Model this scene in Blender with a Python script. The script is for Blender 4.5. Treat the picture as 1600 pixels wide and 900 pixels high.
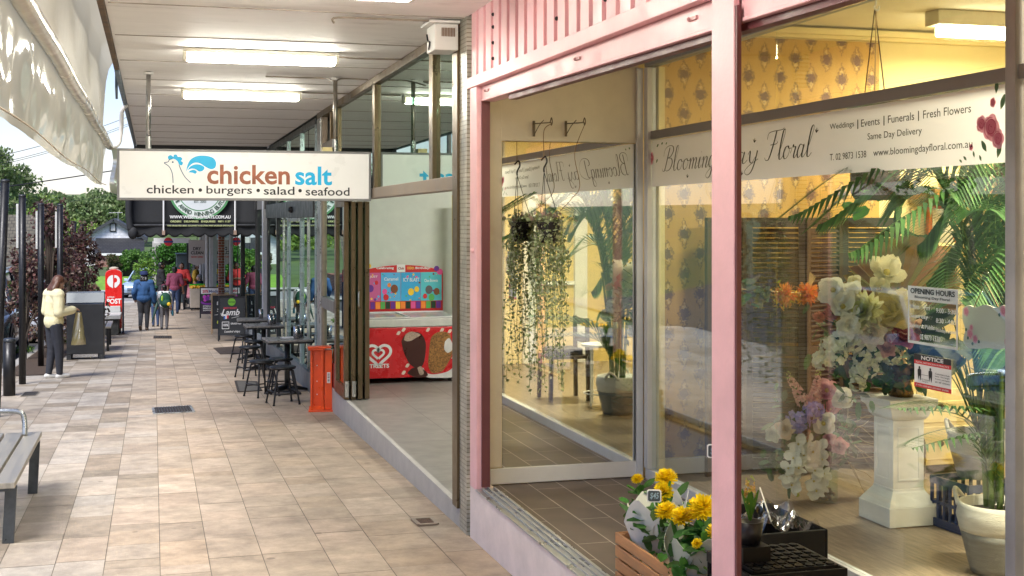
import bpy, bmesh, math, random
import numpy as np
from mathutils import Vector, Matrix
random.seed(7); rng = np.random.default_rng(7)
R = math.radians
for o in list(bpy.data.objects): bpy.data.objects.remove(o)
S = bpy.context.scene; C = S.collection

# ---------------------------------------------------------------- camera
YAW = 15.8; EYE = 1.98; F = 1980.0; CX = 800.0; HZ = 345.0
cam = bpy.data.cameras.new("camera"); camo = bpy.data.objects.new("camera", cam); C.objects.link(camo)
camo.location = (0, 0, EYE); camo.rotation_euler = (R(90), 0, R(-YAW))
cam.sensor_width = 36; cam.lens = F/1600*36; cam.shift_y = -(450-HZ)/1600
cam.clip_start = 0.05; cam.clip_end = 3000
S.camera = camo
# ---------------------------------------------------------------- light
SUN_EL, SUN_AZ = 53, 220            # azimuth: direction the sun stands in, clockwise from +Y
w = bpy.data.worlds.new("World"); S.world = w; w.use_nodes = True
nt = w.node_tree; nt.nodes.clear()
sky = nt.nodes.new("ShaderNodeTexSky"); sky.sky_type = 'NISHITA'; sky.sun_disc = False
sky.sun_elevation = R(SUN_EL); sky.sun_rotation = R(SUN_AZ); sky.air_density = 1.0; sky.dust_density = .5; sky.ozone_density = 1.0
bg = nt.nodes.new("ShaderNodeBackground"); bg.inputs[1].default_value = 0.053
wo = nt.nodes.new("ShaderNodeOutputWorld")
tm = nt.nodes.new("ShaderNodeMix"); tm.data_type = 'RGBA'; tm.blend_type = 'MULTIPLY'; tm.inputs[0].default_value = 1; tm.inputs[7].default_value = (1.0, .93, 1.08, 1)   # camera white balance of a hazy blue day
nt.links.new(sky.outputs[0], tm.inputs[6]); nt.links.new(tm.outputs[2], bg.inputs[0]); nt.links.new(bg.outputs[0], wo.inputs[0])
sl = bpy.data.lights.new("sun", 'SUN'); sl.energy = 1.65; sl.angle = R(26); sl.color = (1, .97, .925)
so = bpy.data.objects.new("sun", sl); C.objects.link(so)
sd = Vector((math.sin(R(SUN_AZ))*math.cos(R(SUN_EL)), math.cos(R(SUN_AZ))*math.cos(R(SUN_EL)), math.sin(R(SUN_EL))))
so.rotation_euler = (-sd).to_track_quat('-Z', 'Y').to_euler(); so.location = sd*60
S.view_settings.view_transform = 'Standard'; S.view_settings.look = 'None'
S.view_settings.exposure = 1.8; S.view_settings.gamma = 1.0
S.view_settings.use_curve_mapping = False
cy = S.cycles
cy.max_bounces = 10; cy.diffuse_bounces = 4; cy.glossy_bounces = 6; cy.transmission_bounces = 6; cy.transparent_max_bounces = 24
cy.sample_clamp_indirect = 6; cy.caustics_reflective = False; cy.caustics_refractive = False
cy.use_denoising = True

# ---------------------------------------------------------------- ground shape
def sst(a, b, x):
    t = min(1, max(0, (x-a)/(b-a))); return t*t*(3-2*t)
def zg(s):                           # footpath height along the street: it falls away from the camera
    if s < 20: return -.021*s
    if s < 62: return -.42-.034*(s-20)
    return -.42-.034*42
def zroad(r, s):
    z = zg(s)-.13
    if r < -5: z += min(1.7, .19*(-5-r))*(1-sst(40, 50, s))
    return z
# ---------------------------------------------------------------- photo measurements -> points of the place
cyw, syw = math.cos(R(YAW)), math.sin(R(YAW))
def ray(x, y):
    X, Z, V = (x-CX)/F, 1.0, (HZ-y)/F
    return Vector((X*cyw+Z*syw, Z*cyw-X*syw, V))
def P(x, y, r=None, s=None, z=None):
    d = ray(x, y)
    if r is not None: t = r/d.x
    elif s is not None: t = s/d.y
    elif z is not None: t = (z-EYE)/d.z
    else:
        a, b = .5, 400.
        for _ in range(60):
            t = (a+b)/2
            if EYE+d.z*t > zg(d.y*t): a = t
            else: b = t
    return Vector((d.x*t, d.y*t, EYE+d.z*t))
def ppm(p):                          # pixels per metre at a point
    return F/(p.y*cyw+p.x*syw)

# ---------------------------------------------------------------- materials
def sr(r, g, b):
    f = lambda v: (v/255/12.92 if v/255 <= .04045 else ((v/255+.055)/1.055)**2.4)
    return (f(r), f(g), f(b))
MATS = {}
def M(name, col, rough=.6, metal=0., var=.12, scale=6., bump=0., bscale=80., emit=None, estr=0., coat=0., stretch=None, alpha=None, dirt=0., rv=.12):
    if name in MATS: return MATS[name]
    m = bpy.data.materials.new(name); m.use_nodes = True; t = m.node_tree; N = t.nodes; L = t.links
    b = N['Principled BSDF']; b.inputs['Roughness'].default_value = rough; b.inputs['Metallic'].default_value = metal
    b.inputs['Base Color'].default_value = (*col, 1)
    if coat: b.inputs['Coat Weight'].default_value = coat; b.inputs['Coat Roughness'].default_value = .05
    tc = N.new('ShaderNodeTexCoord'); mp = N.new('ShaderNodeMapping'); L.new(tc.outputs['Object'], mp.inputs[0])
    if stretch: mp.inputs['Scale'].default_value = stretch
    if var:
        n = N.new('ShaderNodeTexNoise'); n.inputs['Scale'].default_value = scale; n.inputs['Detail'].default_value = 6; n.inputs['Roughness'].default_value = .65
        L.new(mp.outputs[0], n.inputs['Vector'])
        mr = N.new('ShaderNodeMapRange'); mr.inputs[1].default_value = .3; mr.inputs[2].default_value = .7; mr.inputs[3].default_value = 1-var*1.3; mr.inputs[4].default_value = 1+var*.7
        L.new(n.outputs[0], mr.inputs[0])
        mx = N.new('ShaderNodeMix'); mx.data_type = 'RGBA'; mx.blend_type = 'MULTIPLY'; mx.inputs[0].default_value = 1; mx.inputs[6].default_value = (*col, 1)
        L.new(mr.outputs[0], mx.inputs[7]); out = mx.outputs[2]
        if dirt:
            n2 = N.new('ShaderNodeTexNoise'); n2.inputs['Scale'].default_value = scale*.45; n2.inputs['Detail'].default_value = 9; n2.inputs['Roughness'].default_value = .75
            L.new(mp.outputs[0], n2.inputs['Vector'])
            r2 = N.new('ShaderNodeMapRange'); r2.inputs[1].default_value = .56; r2.inputs[2].default_value = .74; r2.inputs[3].default_value = 0; r2.inputs[4].default_value = dirt
            L.new(n2.outputs[0], r2.inputs[0])
            m2 = N.new('ShaderNodeMix'); m2.data_type = 'RGBA'; m2.inputs[7].default_value = (.10, .085, .065, 1)
            L.new(r2.outputs[0], m2.inputs[0]); L.new(out, m2.inputs[6]); out = m2.outputs[2]
        L.new(out, b.inputs['Base Color'])
        if rv:
            m3 = N.new('ShaderNodeMapRange'); m3.inputs[1].default_value = .3; m3.inputs[2].default_value = .7; m3.inputs[3].default_value = max(.02, rough-rv); m3.inputs[4].default_value = min(1, rough+rv)
            L.new(n.outputs[0], m3.inputs[0]); L.new(m3.outputs[0], b.inputs['Roughness'])
    if bump:
        n = N.new('ShaderNodeTexNoise'); n.inputs['Scale'].default_value = bscale; n.inputs['Detail'].default_value = 4
        L.new(mp.outputs[0], n.inputs['Vector'])
        bp = N.new('ShaderNodeBump'); bp.inputs['Strength'].default_value = bump; bp.inputs['Distance'].default_value = .01
        L.new(n.outputs[0], bp.inputs['Height']); L.new(bp.outputs[0], b.inputs['Normal'])
    if emit: b.inputs['Emission Color'].default_value = (*emit, 1); b.inputs['Emission Strength'].default_value = estr
    MATS[name] = m; return m
def attr_mat(name, rough=.7, noise=.25, nscale=9, bump=.15, bscale=60, translucent=0., spec=.5, spots=0.):
    m = bpy.data.materials.new(name); m.use_nodes = True; t = m.node_tree; N = t.nodes; L = t.links
    b = N['Principled BSDF']; b.inputs['Roughness'].default_value = rough; b.inputs['Specular IOR Level'].default_value = spec
    a = N.new('ShaderNodeAttribute'); a.attribute_name = 'Col'
    tc = N.new('ShaderNodeTexCoord'); n = N.new('ShaderNodeTexNoise'); n.inputs['Scale'].default_value = nscale; n.inputs['Detail'].default_value = 8; n.inputs['Roughness'].default_value = .7
    L.new(tc.outputs['Object'], n.inputs['Vector'])
    mr = N.new('ShaderNodeMapRange'); mr.inputs[1].default_value = .3; mr.inputs[2].default_value = .7; mr.inputs[3].default_value = 1-noise; mr.inputs[4].default_value = 1+noise*.8
    L.new(n.outputs[0], mr.inputs[0])
    mx = N.new('ShaderNodeMix'); mx.data_type = 'RGBA'; mx.blend_type = 'MULTIPLY'; mx.inputs[0].default_value = 1
    L.new(a.outputs['Color'], mx.inputs[6]); L.new(mr.outputs[0], mx.inputs[7]); L.new(mx.outputs[2], b.inputs['Base Color'])
    if spots:                        # gum spots, spills and walked-in grime on the stone
        vo = N.new('ShaderNodeTexVoronoi'); vo.inputs['Scale'].default_value = 2.6; L.new(tc.outputs['Object'], vo.inputs['Vector'])
        sc_ = N.new('ShaderNodeSeparateColor'); L.new(vo.outputs['Color'], sc_.inputs[0])
        rad = N.new('ShaderNodeMath'); rad.operation = 'MULTIPLY'; rad.inputs[1].default_value = .10; L.new(sc_.outputs[0], rad.inputs[0])
        df = N.new('ShaderNodeMath'); df.operation = 'SUBTRACT'; L.new(rad.outputs[0], df.inputs[0]); L.new(vo.outputs['Distance'], df.inputs[1])
        r1 = N.new('ShaderNodeMapRange'); r1.inputs[1].default_value = .0; r1.inputs[2].default_value = .02; r1.inputs[4].default_value = .5; L.new(df.outputs[0], r1.inputs[0])
        ng = N.new('ShaderNodeTexNoise'); ng.inputs['Scale'].default_value = .9; ng.inputs['Detail'].default_value = 9; ng.inputs['Roughness'].default_value = .72; L.new(tc.outputs['Object'], ng.inputs['Vector'])
        r2 = N.new('ShaderNodeMapRange'); r2.inputs[1].default_value = .5; r2.inputs[2].default_value = .75; r2.inputs[4].default_value = spots; L.new(ng.outputs[0], r2.inputs[0])
        ad = N.new('ShaderNodeMath'); ad.operation = 'MAXIMUM'; L.new(r1.outputs[0], ad.inputs[0]); L.new(r2.outputs[0], ad.inputs[1])
        m4 = N.new('ShaderNodeMix'); m4.data_type = 'RGBA'; m4.inputs[7].default_value = (.13, .10, .075, 1); L.new(ad.outputs[0], m4.inputs[0]); L.new(mx.outputs[2], m4.inputs[6]); L.new(m4.outputs[2], b.inputs['Base Color'])
    if bump:
        n2 = N.new('ShaderNodeTexNoise'); n2.inputs['Scale'].default_value = bscale; n2.inputs['Detail'].default_value = 5
        L.new(tc.outputs['Object'], n2.inputs['Vector'])
        bp = N.new('ShaderNodeBump'); bp.inputs['Strength'].default_value = bump; bp.inputs['Distance'].default_value = .01
        L.new(n2.outputs[0], bp.inputs['Height']); L.new(bp.outputs[0], b.inputs['Normal'])
    if translucent:
        tr = N.new('ShaderNodeBsdfTranslucent'); ms = N.new('ShaderNodeMixShader'); ms.inputs[0].default_value = translucent
        L.new(mx.outputs[2], tr.inputs[0]); L.new(b.outputs[0], ms.inputs[1]); L.new(tr.outputs[0], ms.inputs[2])
        L.new(ms.outputs[0], N['Material Output'].inputs[0])
    return m
def brick_mat(name, c1, c2, mortar, bw, bh, msize=.02, axes='xz', rough=.6, off=.5, bump=.3, noise=.2, mdist=.004, streak=None):
    m = bpy.data.materials.new(name); m.use_nodes = True; t = m.node_tree; N = t.nodes; L = t.links
    b = N['Principled BSDF']; b.inputs['Roughness'].default_value = rough
    tc = N.new('ShaderNodeTexCoord'); sp = N.new('ShaderNodeSeparateXYZ'); cb = N.new('ShaderNodeCombineXYZ')
    L.new(tc.outputs['Object'], sp.inputs[0])
    L.new(sp.outputs['XYZ'.index(axes[0].upper())], cb.inputs[0]); L.new(sp.outputs['XYZ'.index(axes[1].upper())], cb.inputs[1])
    br = N.new('ShaderNodeTexBrick'); br.offset = off; br.inputs['Scale'].default_value = 1
    br.inputs['Color1'].default_value = (*c1, 1); br.inputs['Color2'].default_value = (*c2, 1); br.inputs['Mortar'].default_value = (*mortar, 1)
    br.inputs['Brick Width'].default_value = bw; br.inputs['Row Height'].default_value = bh; br.inputs['Mortar Size'].default_value = msize; br.inputs['Bias'].default_value = 0
    L.new(cb.outputs[0], br.inputs['Vector'])
    n = N.new('ShaderNodeTexNoise'); n.inputs['Scale'].default_value = 5; n.inputs['Detail'].default_value = 7
    if streak:
        mp = N.new('ShaderNodeMapping'); mp.inputs['Scale'].default_value = streak; L.new(cb.outputs[0], mp.inputs[0]); L.new(mp.outputs[0], n.inputs['Vector'])
    else: L.new(tc.outputs['Object'], n.inputs['Vector'])
    mr = N.new('ShaderNodeMapRange'); mr.inputs[1].default_value = .3; mr.inputs[2].default_value = .7; mr.inputs[3].default_value = 1-noise; mr.inputs[4].default_value = 1+noise
    L.new(n.outputs[0], mr.inputs[0])
    mx = N.new('ShaderNodeMix'); mx.data_type = 'RGBA'; mx.blend_type = 'MULTIPLY'; mx.inputs[0].default_value = 1
    L.new(br.outputs['Color'], mx.inputs[6]); L.new(mr.outputs[0], mx.inputs[7]); L.new(mx.outputs[2], b.inputs['Base Color'])
    if bump:
        iv = N.new('ShaderNodeMath'); iv.operation = 'SUBTRACT'; iv.inputs[0].default_value = 1; L.new(br.outputs['Fac'], iv.inputs[1])
        bp = N.new('ShaderNodeBump'); bp.inputs['Strength'].default_value = bump; bp.inputs['Distance'].default_value = mdist
        L.new(iv.outputs[0], bp.inputs['Height']); L.new(bp.outputs[0], b.inputs['Normal'])
    return m
def glass_mat(name, tint=(.93, .97, .95), k=1.0, rough=.0, refl=(1, 1, 1)):
    m = bpy.data.materials.new(name); m.use_nodes = True; t = m.node_tree; N = t.nodes; L = t.links
    N.remove(N['Principled BSDF'])
    tr = N.new('ShaderNodeBsdfTransparent'); tr.inputs[0].default_value = (*tint, 1)
    gl = N.new('ShaderNodeBsdfGlossy'); gl.inputs['Roughness'].default_value = rough; gl.inputs[0].default_value = (*refl, 1)
    fr = N.new('ShaderNodeFresnel'); ge = N.new('ShaderNodeNewGeometry'); io = N.new('ShaderNodeMapRange')
    io.inputs[3].default_value = 1.5; io.inputs[4].default_value = 1/1.5      # both faces of the pane reflect alike
    L.new(ge.outputs['Backfacing'], io.inputs[0]); L.new(io.outputs[0], fr.inputs[0])
    ml = N.new('ShaderNodeMath'); ml.operation = 'MULTIPLY'; ml.inputs[1].default_value = k; ml.use_clamp = True
    L.new(fr.outputs[0], ml.inputs[0])
    ms = N.new('ShaderNodeMixShader'); L.new(ml.outputs[0], ms.inputs[0]); L.new(tr.outputs[0], ms.inputs[1]); L.new(gl.outputs[0], ms.inputs[2])
    L.new(ms.outputs[0], N['Material Output'].inputs[0]); return m

def pvc(name, col, tr, gloss=.16, rough=.12, trans=.6):
    m = bpy.data.materials.new(name); m.use_nodes = True; N = m.node_tree.nodes; L = m.node_tree.links; N.remove(N['Principled BSDF'])
    a = N.new('ShaderNodeBsdfTranslucent'); a.inputs[0].default_value = (*col, 1); d = N.new('ShaderNodeBsdfDiffuse'); d.inputs[0].default_value = (*col, 1)
    t = N.new('ShaderNodeBsdfTransparent'); t.inputs[0].default_value = (.95, .93, .85, 1); g = N.new('ShaderNodeBsdfGlossy'); g.inputs[1].default_value = rough
    m1 = N.new('ShaderNodeMixShader'); m1.inputs[0].default_value = trans; L.new(d.outputs[0], m1.inputs[1]); L.new(a.outputs[0], m1.inputs[2])
    m2 = N.new('ShaderNodeMixShader'); m2.inputs[0].default_value = tr; L.new(m1.outputs[0], m2.inputs[1]); L.new(t.outputs[0], m2.inputs[2])
    m3 = N.new('ShaderNodeMixShader'); m3.inputs[0].default_value = gloss; L.new(m2.outputs[0], m3.inputs[1]); L.new(g.outputs[0], m3.inputs[2])
    L.new(m3.outputs[0], N['Material Output'].inputs[0]); return m
GLASS = glass_mat('window_glass', k=1.5)
GLASS_G = glass_mat('greenish_glass', tint=(.62, .78, .72), k=2.1, refl=(.68, .80, .73))
CELLO = glass_mat('cellophane', tint=(.9, .9, .9), k=1.6, rough=.04)
VASEG = glass_mat('vase_glass', tint=(.9, .95, .92), k=1.2)
MIRROR = M('mirror_silver', (.84, .87, .85), rough=.0, metal=1, var=0)
WHITE = M('white_paint', (.78, .77, .74), rough=.5, var=.06, scale=3, dirt=.15)
SOFF = M('soffit_paint', (.90, .885, .87), rough=.6, var=.06, scale=1.6, stretch=(1, 3.5, 1), dirt=.45)
PINK = M('pink_paint', (.82, .47, .505), rough=.46, var=.09, scale=4, bump=.10, bscale=50, dirt=.14)
PINKP = M('pale_pink_render', (.82, .70, .665), rough=.75, var=.10, scale=4, bump=.2, bscale=40, dirt=.12)
PINKD = M('dark_red_rubber', (.13, .035, .04), rough=.5)
BRONZE = M('bronze_aluminium', (.15, .105, .058), rough=.35, metal=.65, var=.12, scale=5)
BROWNG = M('weathered_bronze', (.30, .235, .18), rough=.45, metal=.4, var=.25, scale=4, dirt=.3)
ALU = M('silver_aluminium', (.50, .51, .51), rough=.32, metal=.8, var=.08)
ALUW = M('pale_powder_coat', (.66, .67, .68), rough=.4, metal=.1, var=.06)
GREYB = M('grey_bar_paint', (.27, .265, .265), rough=.45, metal=.2, var=.07)
BLACK = M('black_metal', (.018, .018, .02), rough=.38, metal=.3, var=.2, scale=20)
CHAR = M('charcoal_powder_coat', (.021, .0225, .025), rough=.45, var=.2, scale=9, dirt=.2)
STEEL = M('stainless_steel', (.60, .60, .60), rough=.22, metal=1, var=.1)
DKTIM = M('dark_timber', (.05, .03, .018), rough=.4, var=.35, scale=5, stretch=(1, 1, .15))
RUB = M('black_rubber', (.02, .02, .02), rough=.8, var=.2)

# ---------------------------------------------------------------- mesh building
def origin_of(o):
    v = Vector((0, 0, 0))
    while o is not None: v = v+o.location; o = o.parent
    return v
class MB:
    def __init__(self): self.v = []; self.f = []; self.m = []; self.c = []; self.mi = 0; self.col = None
    def add(self, vs, fs):
        n = len(self.v); self.v += [tuple(p) for p in vs]
        for f in fs: self.f.append(tuple(n+i for i in f)); self.m.append(self.mi); self.c.append(self.col or (1, 1, 1))
        return self
    def box(self, x0, x1, y0, y1, z0, z1):
        x0, x1 = min(x0, x1), max(x0, x1); y0, y1 = min(y0, y1), max(y0, y1); z0, z1 = min(z0, z1), max(z0, z1)
        vs = [(x, y, z) for z in (z0, z1) for y in (y0, y1) for x in (x0, x1)]
        return self.add(vs, [(0, 2, 3, 1), (4, 5, 7, 6), (0, 1, 5, 4), (2, 6, 7, 3), (0, 4, 6, 2), (1, 3, 7, 5)])
    def obox(self, c, a, b, d):      # centre and three half axes
        c, a, b, d = map(Vector, (c, a, b, d))
        if a.cross(b).dot(d) < 0: a = -a
        vs = [c+i*a+j*b+k*d for k in (-1, 1) for j in (-1, 1) for i in (-1, 1)]
        return self.add(vs, [(0, 2, 3, 1), (4, 5, 7, 6), (0, 1, 5, 4), (2, 6, 7, 3), (0, 4, 6, 2), (1, 3, 7, 5)])
    def bar(self, p0, p1, w, h, up=(0, 0, 1)):
        p0, p1, up = Vector(p0), Vector(p1), Vector(up); d = p1-p0
        if abs(d.normalized().dot(up)) > .98: up = Vector((0, 1, 0))
        sd_ = d.cross(up).normalized(); u = sd_.cross(d).normalized()
        return self.obox((p0+p1)/2, sd_*w/2, d/2, u*h/2)
    def tube(self, pts, r, n=8, caps=True):
        pts = [Vector(p) for p in pts]; rs = r if isinstance(r, (list, tuple)) else [r]*len(pts)
        base = len(self.v); vs = []; fs = []; prev = None
        for i, p in enumerate(pts):
            d = (pts[min(i+1, len(pts)-1)]-pts[max(i-1, 0)])
            d = d.normalized() if d.length > 1e-9 else Vector((0, 0, 1))
            if prev is None:
                a = Vector((0, 0, 1)) if abs(d.z) < .9 else Vector((1, 0, 0)); u = d.cross(a).normalized()
            else:
                u = prev-d*prev.dot(d); u = u.normalized() if u.length > 1e-6 else d.orthogonal().normalized()
            prev = u; q = d.cross(u)
            for k in range(n):
                a = 2*math.pi*k/n; vs.append(p+(u*math.cos(a)+q*math.sin(a))*rs[i])
        for i in range(len(pts)-1):
            for k in range(n): fs.append((i*n+k, i*n+(k+1) % n, (i+1)*n+(k+1) % n, (i+1)*n+k))
        if caps: fs.append(tuple(range(n))[::-1]); fs.append(tuple((len(pts)-1)*n+k for k in range(n)))
        return self.add(vs, fs)
    def cyl(self, p0, p1, r0, r1=None, n=16): return self.tube([p0, p1], [r0, r0 if r1 is None else r1], n)
    def lathe(self, c, prof, n=24, close=True):
        c = Vector(c); vs = []; fs = []
        for (r, z) in prof:
            for k in range(n):
                a = 2*math.pi*k/n; vs.append((c.x+r*math.cos(a), c.y+r*math.sin(a), c.z+z))
        for i in range(len(prof)-1):
            for k in range(n): fs.append((i*n+k, i*n+(k+1) % n, (i+1)*n+(k+1) % n, (i+1)*n+k))
        if close: fs.append(tuple(range(n))[::-1]); fs.append(tuple((len(prof)-1)*n+k for k in range(n)))
        return self.add(vs, fs)
    def sphere(self, c, r, n=12, m=8):
        c = Vector(c); r = Vector((r, r, r)) if not hasattr(r, '__len__') else Vector(r); vs = [c+Vector((0, 0, -r.z))]; fs = []
        for i in range(1, m):
            t = -math.pi/2+math.pi*i/m
            for k in range(n):
                a = 2*math.pi*k/n; vs.append(c+Vector((r.x*math.cos(t)*math.cos(a), r.y*math.cos(t)*math.sin(a), r.z*math.sin(t))))
        vs.append(c+Vector((0, 0, r.z))); L = len(vs)-1
        for k in range(n): fs.append((0, 1+(k+1) % n, 1+k)); fs.append((L, L-n+k, L-n+(k+1) % n))
        for i in range(m-2):
            for k in range(n):
                a = 1+i*n+k; b_ = 1+i*n+(k+1) % n; fs.append((a, b_, b_+n, a+n))
        return self.add(vs, fs)
    def prism(self, pts, n):         # closed flat outline (3-D points) pushed along n
        pts = [Vector(p) for p in pts]; n = Vector(n); k = len(pts)
        ar = Vector((0, 0, 0))
        for i in range(k): ar += pts[i].cross(pts[(i+1) % k])
        if ar.dot(n) < 0: pts = pts[::-1]
        vs = pts+[p+n for p in pts]
        fs = [tuple(range(k))[::-1], tuple(range(k, 2*k))]+[(i, (i+1) % k, k+(i+1) % k, k+i) for i in range(k)]
        return self.add(vs, fs)
    def quad(self, a, b, c, d): return self.add([a, b, c, d], [(0, 1, 2, 3)])
    def grid(self, fn, nu, nv):
        vs = [fn(i/nu, j/nv) for j in range(nv+1) for i in range(nu+1)]
        fs = [(j*(nu+1)+i, j*(nu+1)+i+1, (j+1)*(nu+1)+i+1, (j+1)*(nu+1)+i) for j in range(nv) for i in range(nu)]
        return self.add(vs, fs)
    def loft(self, rings, caps=True):
        n = len(rings[0]); vs = [p for r_ in rings for p in r_]; fs = []
        for i in range(len(rings)-1):
            for k in range(n): fs.append((i*n+k, i*n+(k+1) % n, (i+1)*n+(k+1) % n, (i+1)*n+k))
        if caps: fs.append(tuple(range(n))[::-1]); fs.append(tuple((len(rings)-1)*n+k for k in range(n)))
        return self.add(vs, fs)
    def build(self, name, mat, parent=None, smooth=False, bevel=0., thick=0., colattr=False, sub=0):
        o0 = origin_of(parent)
        me = bpy.data.meshes.new(name); me.from_pydata([(x-o0.x, y-o0.y, z-o0.z) for x, y, z in self.v], [], self.f)
        for mm in (mat if isinstance(mat, (list, tuple)) else [mat]): me.materials.append(mm)
        me.polygons.foreach_set('material_index', self.m)
        if smooth: me.polygons.foreach_set('use_smooth', [True]*len(me.polygons))
        if colattr:
            a = me.attributes.new('Col', 'FLOAT_COLOR', 'FACE'); a.data.foreach_set('color', np.array([(*c, 1) for c in self.c], dtype=np.float32).ravel())
        me.update()
        o = bpy.data.objects.new(name, me); C.objects.link(o); o.parent = parent
        if thick: md = o.modifiers.new('thickness', 'SOLIDIFY'); md.thickness = thick; md.offset = 0
        if bevel: md = o.modifiers.new('bevel', 'BEVEL'); md.width = bevel; md.segments = 2; md.limit_method = 'ANGLE'; md.angle_limit = R(40)
        if sub: md = o.modifiers.new('sub', 'SUBSURF'); md.levels = sub; md.render_levels = sub
        return o
def tag(o, label, cat, group=None, kind=None):
    o['label'] = label
    if cat: o['category'] = cat
    if group: o['group'] = group
    if kind: o['kind'] = kind
    return o
def struct(o, label=None, kind='structure'):
    o['kind'] = kind
    if label: o['label'] = label
    return o
def thing(name, label, cat, loc=(0, 0, 0), group=None):
    o = bpy.data.objects.new(name, None); C.objects.link(o); o.location = loc; o.empty_display_size = .1
    return tag(o, label, cat, group)
def copy_tree(o, parent=None):
    c = o.copy(); C.objects.link(c); c.parent = parent
    for ch in list(o.children): copy_tree(ch, c)
    return c
def place(o, loc, rz=0, label=None, group=None, scale=1):
    o.location = loc; o.rotation_euler = (0, 0, rz); o.scale = (scale,)*3
    if label: o['label'] = label
    if group: o['group'] = group
    return o
# leaves: many small faces with a colour of their own
def leaves(name, pts, size, mat, cols, parent=None, aspect=.5, up=None, jit=.35, droop=0.):
    pts = np.asarray(pts, dtype=float); n = len(pts); o0 = origin_of(parent)
    pts = pts-np.array(o0)
    a = rng.normal(size=(n, 3)); a[:, 2] -= droop; a /= np.linalg.norm(a, axis=1)[:, None]
    b = rng.normal(size=(n, 3))
    if up is not None: b = np.cross(a, np.array(up)+rng.normal(size=(n, 3))*.5)
    else: b = np.cross(a, b)
    b /= np.linalg.norm(b, axis=1)[:, None]+1e-9
    nn = np.cross(a, b)
    sz = size*(1+rng.uniform(-jit, jit, n))[:, None]
    A = a*sz; B = b*sz*aspect
    v = np.stack([pts-A*.5, pts+B*.5+nn*sz*.08, pts+A*.5, pts-B*.5+nn*sz*.08], 1).reshape(-1, 3)
    me = bpy.data.meshes.new(name); me.vertices.add(4*n); me.vertices.foreach_set('co', v.ravel())
    me.loops.add(4*n); me.loops.foreach_set('vertex_index', np.arange(4*n)); me.polygons.add(n)
    me.polygons.foreach_set('loop_start', np.arange(n)*4); me.polygons.foreach_set('loop_total', np.full(n, 4))
    me.update(); me.validate()
    at = me.attributes.new('Col', 'FLOAT_COLOR', 'FACE')
    cols = np.asarray(cols, dtype=float); pick = cols[rng.integers(0, len(cols), n)]*rng.uniform(.7, 1.25, (n, 1))
    at.data.foreach_set('color', np.concatenate([pick, np.ones((n, 1))], 1).astype(np.float32).ravel())
    me.materials.append(mat)
    o = bpy.data.objects.new(name, me); C.objects.link(o); o.parent = parent
    return o
LEAF = attr_mat('leaf_surface', rough=.55, noise=.15, bump=0, translucent=.3)
PETAL = attr_mat('petal_surface', rough=.6, noise=.08, bump=0, translucent=.3, spec=.3)
COLR = attr_mat('printed_colours', rough=.45, noise=.04, bump=0)

# ---------------------------------------------------------------- writing and flat artwork
class Plane:                          # a flat surface: origin, unit u (reading direction), unit v (up), normal
    def __init__(self, o, u, v=(0, 0, 1)):
        self.o = Vector(o); self.u = Vector(u).normalized(); self.v = Vector(v).normalized(); self.n = self.u.cross(self.v)
    def p(self, u, v, h=0.): return self.o+self.u*u+self.v*v+self.n*h
_tc = {}
def text_mesh(body, bold=0.):
    k = (body, bold)
    if k in _tc: return _tc[k]
    cu = bpy.data.curves.new('lettering', 'FONT'); cu.body = body; cu.size = 1; cu.offset = bold; cu.resolution_u = 3
    ob = bpy.data.objects.new('lettering', cu); C.objects.link(ob)
    dg = bpy.context.evaluated_depsgraph_get(); me = bpy.data.meshes.new_from_object(ob.evaluated_get(dg))
    vs = np.array([v.co[:] for v in me.vertices]); fs = [tuple(p.vertices) for p in me.polygons]
    bpy.data.objects.remove(ob); bpy.data.curves.remove(cu); bpy.data.meshes.remove(me)
    _tc[k] = (vs, fs); return _tc[k]
def put_text(mb, body, pl, u0, v0, u1, v1, bold=0., h=.003, shear=0., flip=False, dv=0.):
    """fit the words' own outline into the box u0..u1 x v0..v1 of a surface; dv raises the right end"""
    vs, fs = text_mesh(body, bold)
    lo, hi = vs[:, :2].min(0), vs[:, :2].max(0); out = []
    for x, y, _ in vs:
        a, b = (x-lo[0])/(hi[0]-lo[0]), (y-lo[1])/(hi[1]-lo[1])
        out.append(pl.p(u0+(u1-u0)*a+shear*b*(v1-v0), v0+(v1-v0)*b+dv*a, h))
    mb.add(out, fs)
def smooth_pts(pts, n=8):
    pts = [Vector((*p, 0)) if len(p) == 2 else Vector(p) for p in pts]; out = []
    for i in range(len(pts)-1):
        p0, p1, p2, p3 = pts[max(i-1, 0)], pts[i], pts[i+1], pts[min(i+2, len(pts)-1)]
        for k in range(n):
            t = k/n; out.append(.5*((2*p1)+(-p0+p2)*t+(2*p0-5*p1+4*p2-p3)*t*t+(-p0+3*p1-3*p2+p3)*t**3))
    out.append(pts[-1]); return out
def ribbon(mb, pl, pts, wd, h=.003, pen=0.):
    """a drawn line on a surface; pen thickens the down strokes"""
    pts = [Vector((p[0], p[1], 0)) for p in pts]; vs = []
    for i, p in enumerate(pts):
        d = pts[min(i+1, len(pts)-1)]-pts[max(i-1, 0)]; d = d.normalized() if d.length > 1e-9 else Vector((1, 0, 0))
        q = Vector((-d.y, d.x, 0)); ww = wd+pen*max(0, -d.y)**1.5
        a, b = p+q*ww/2, p-q*ww/2; vs += [pl.p(a.x, a.y, h), pl.p(b.x, b.y, h)]
    mb.add(vs, [(2*i, 2*i+1, 2*i+3, 2*i+2) for i in range(len(pts)-1)])
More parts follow.
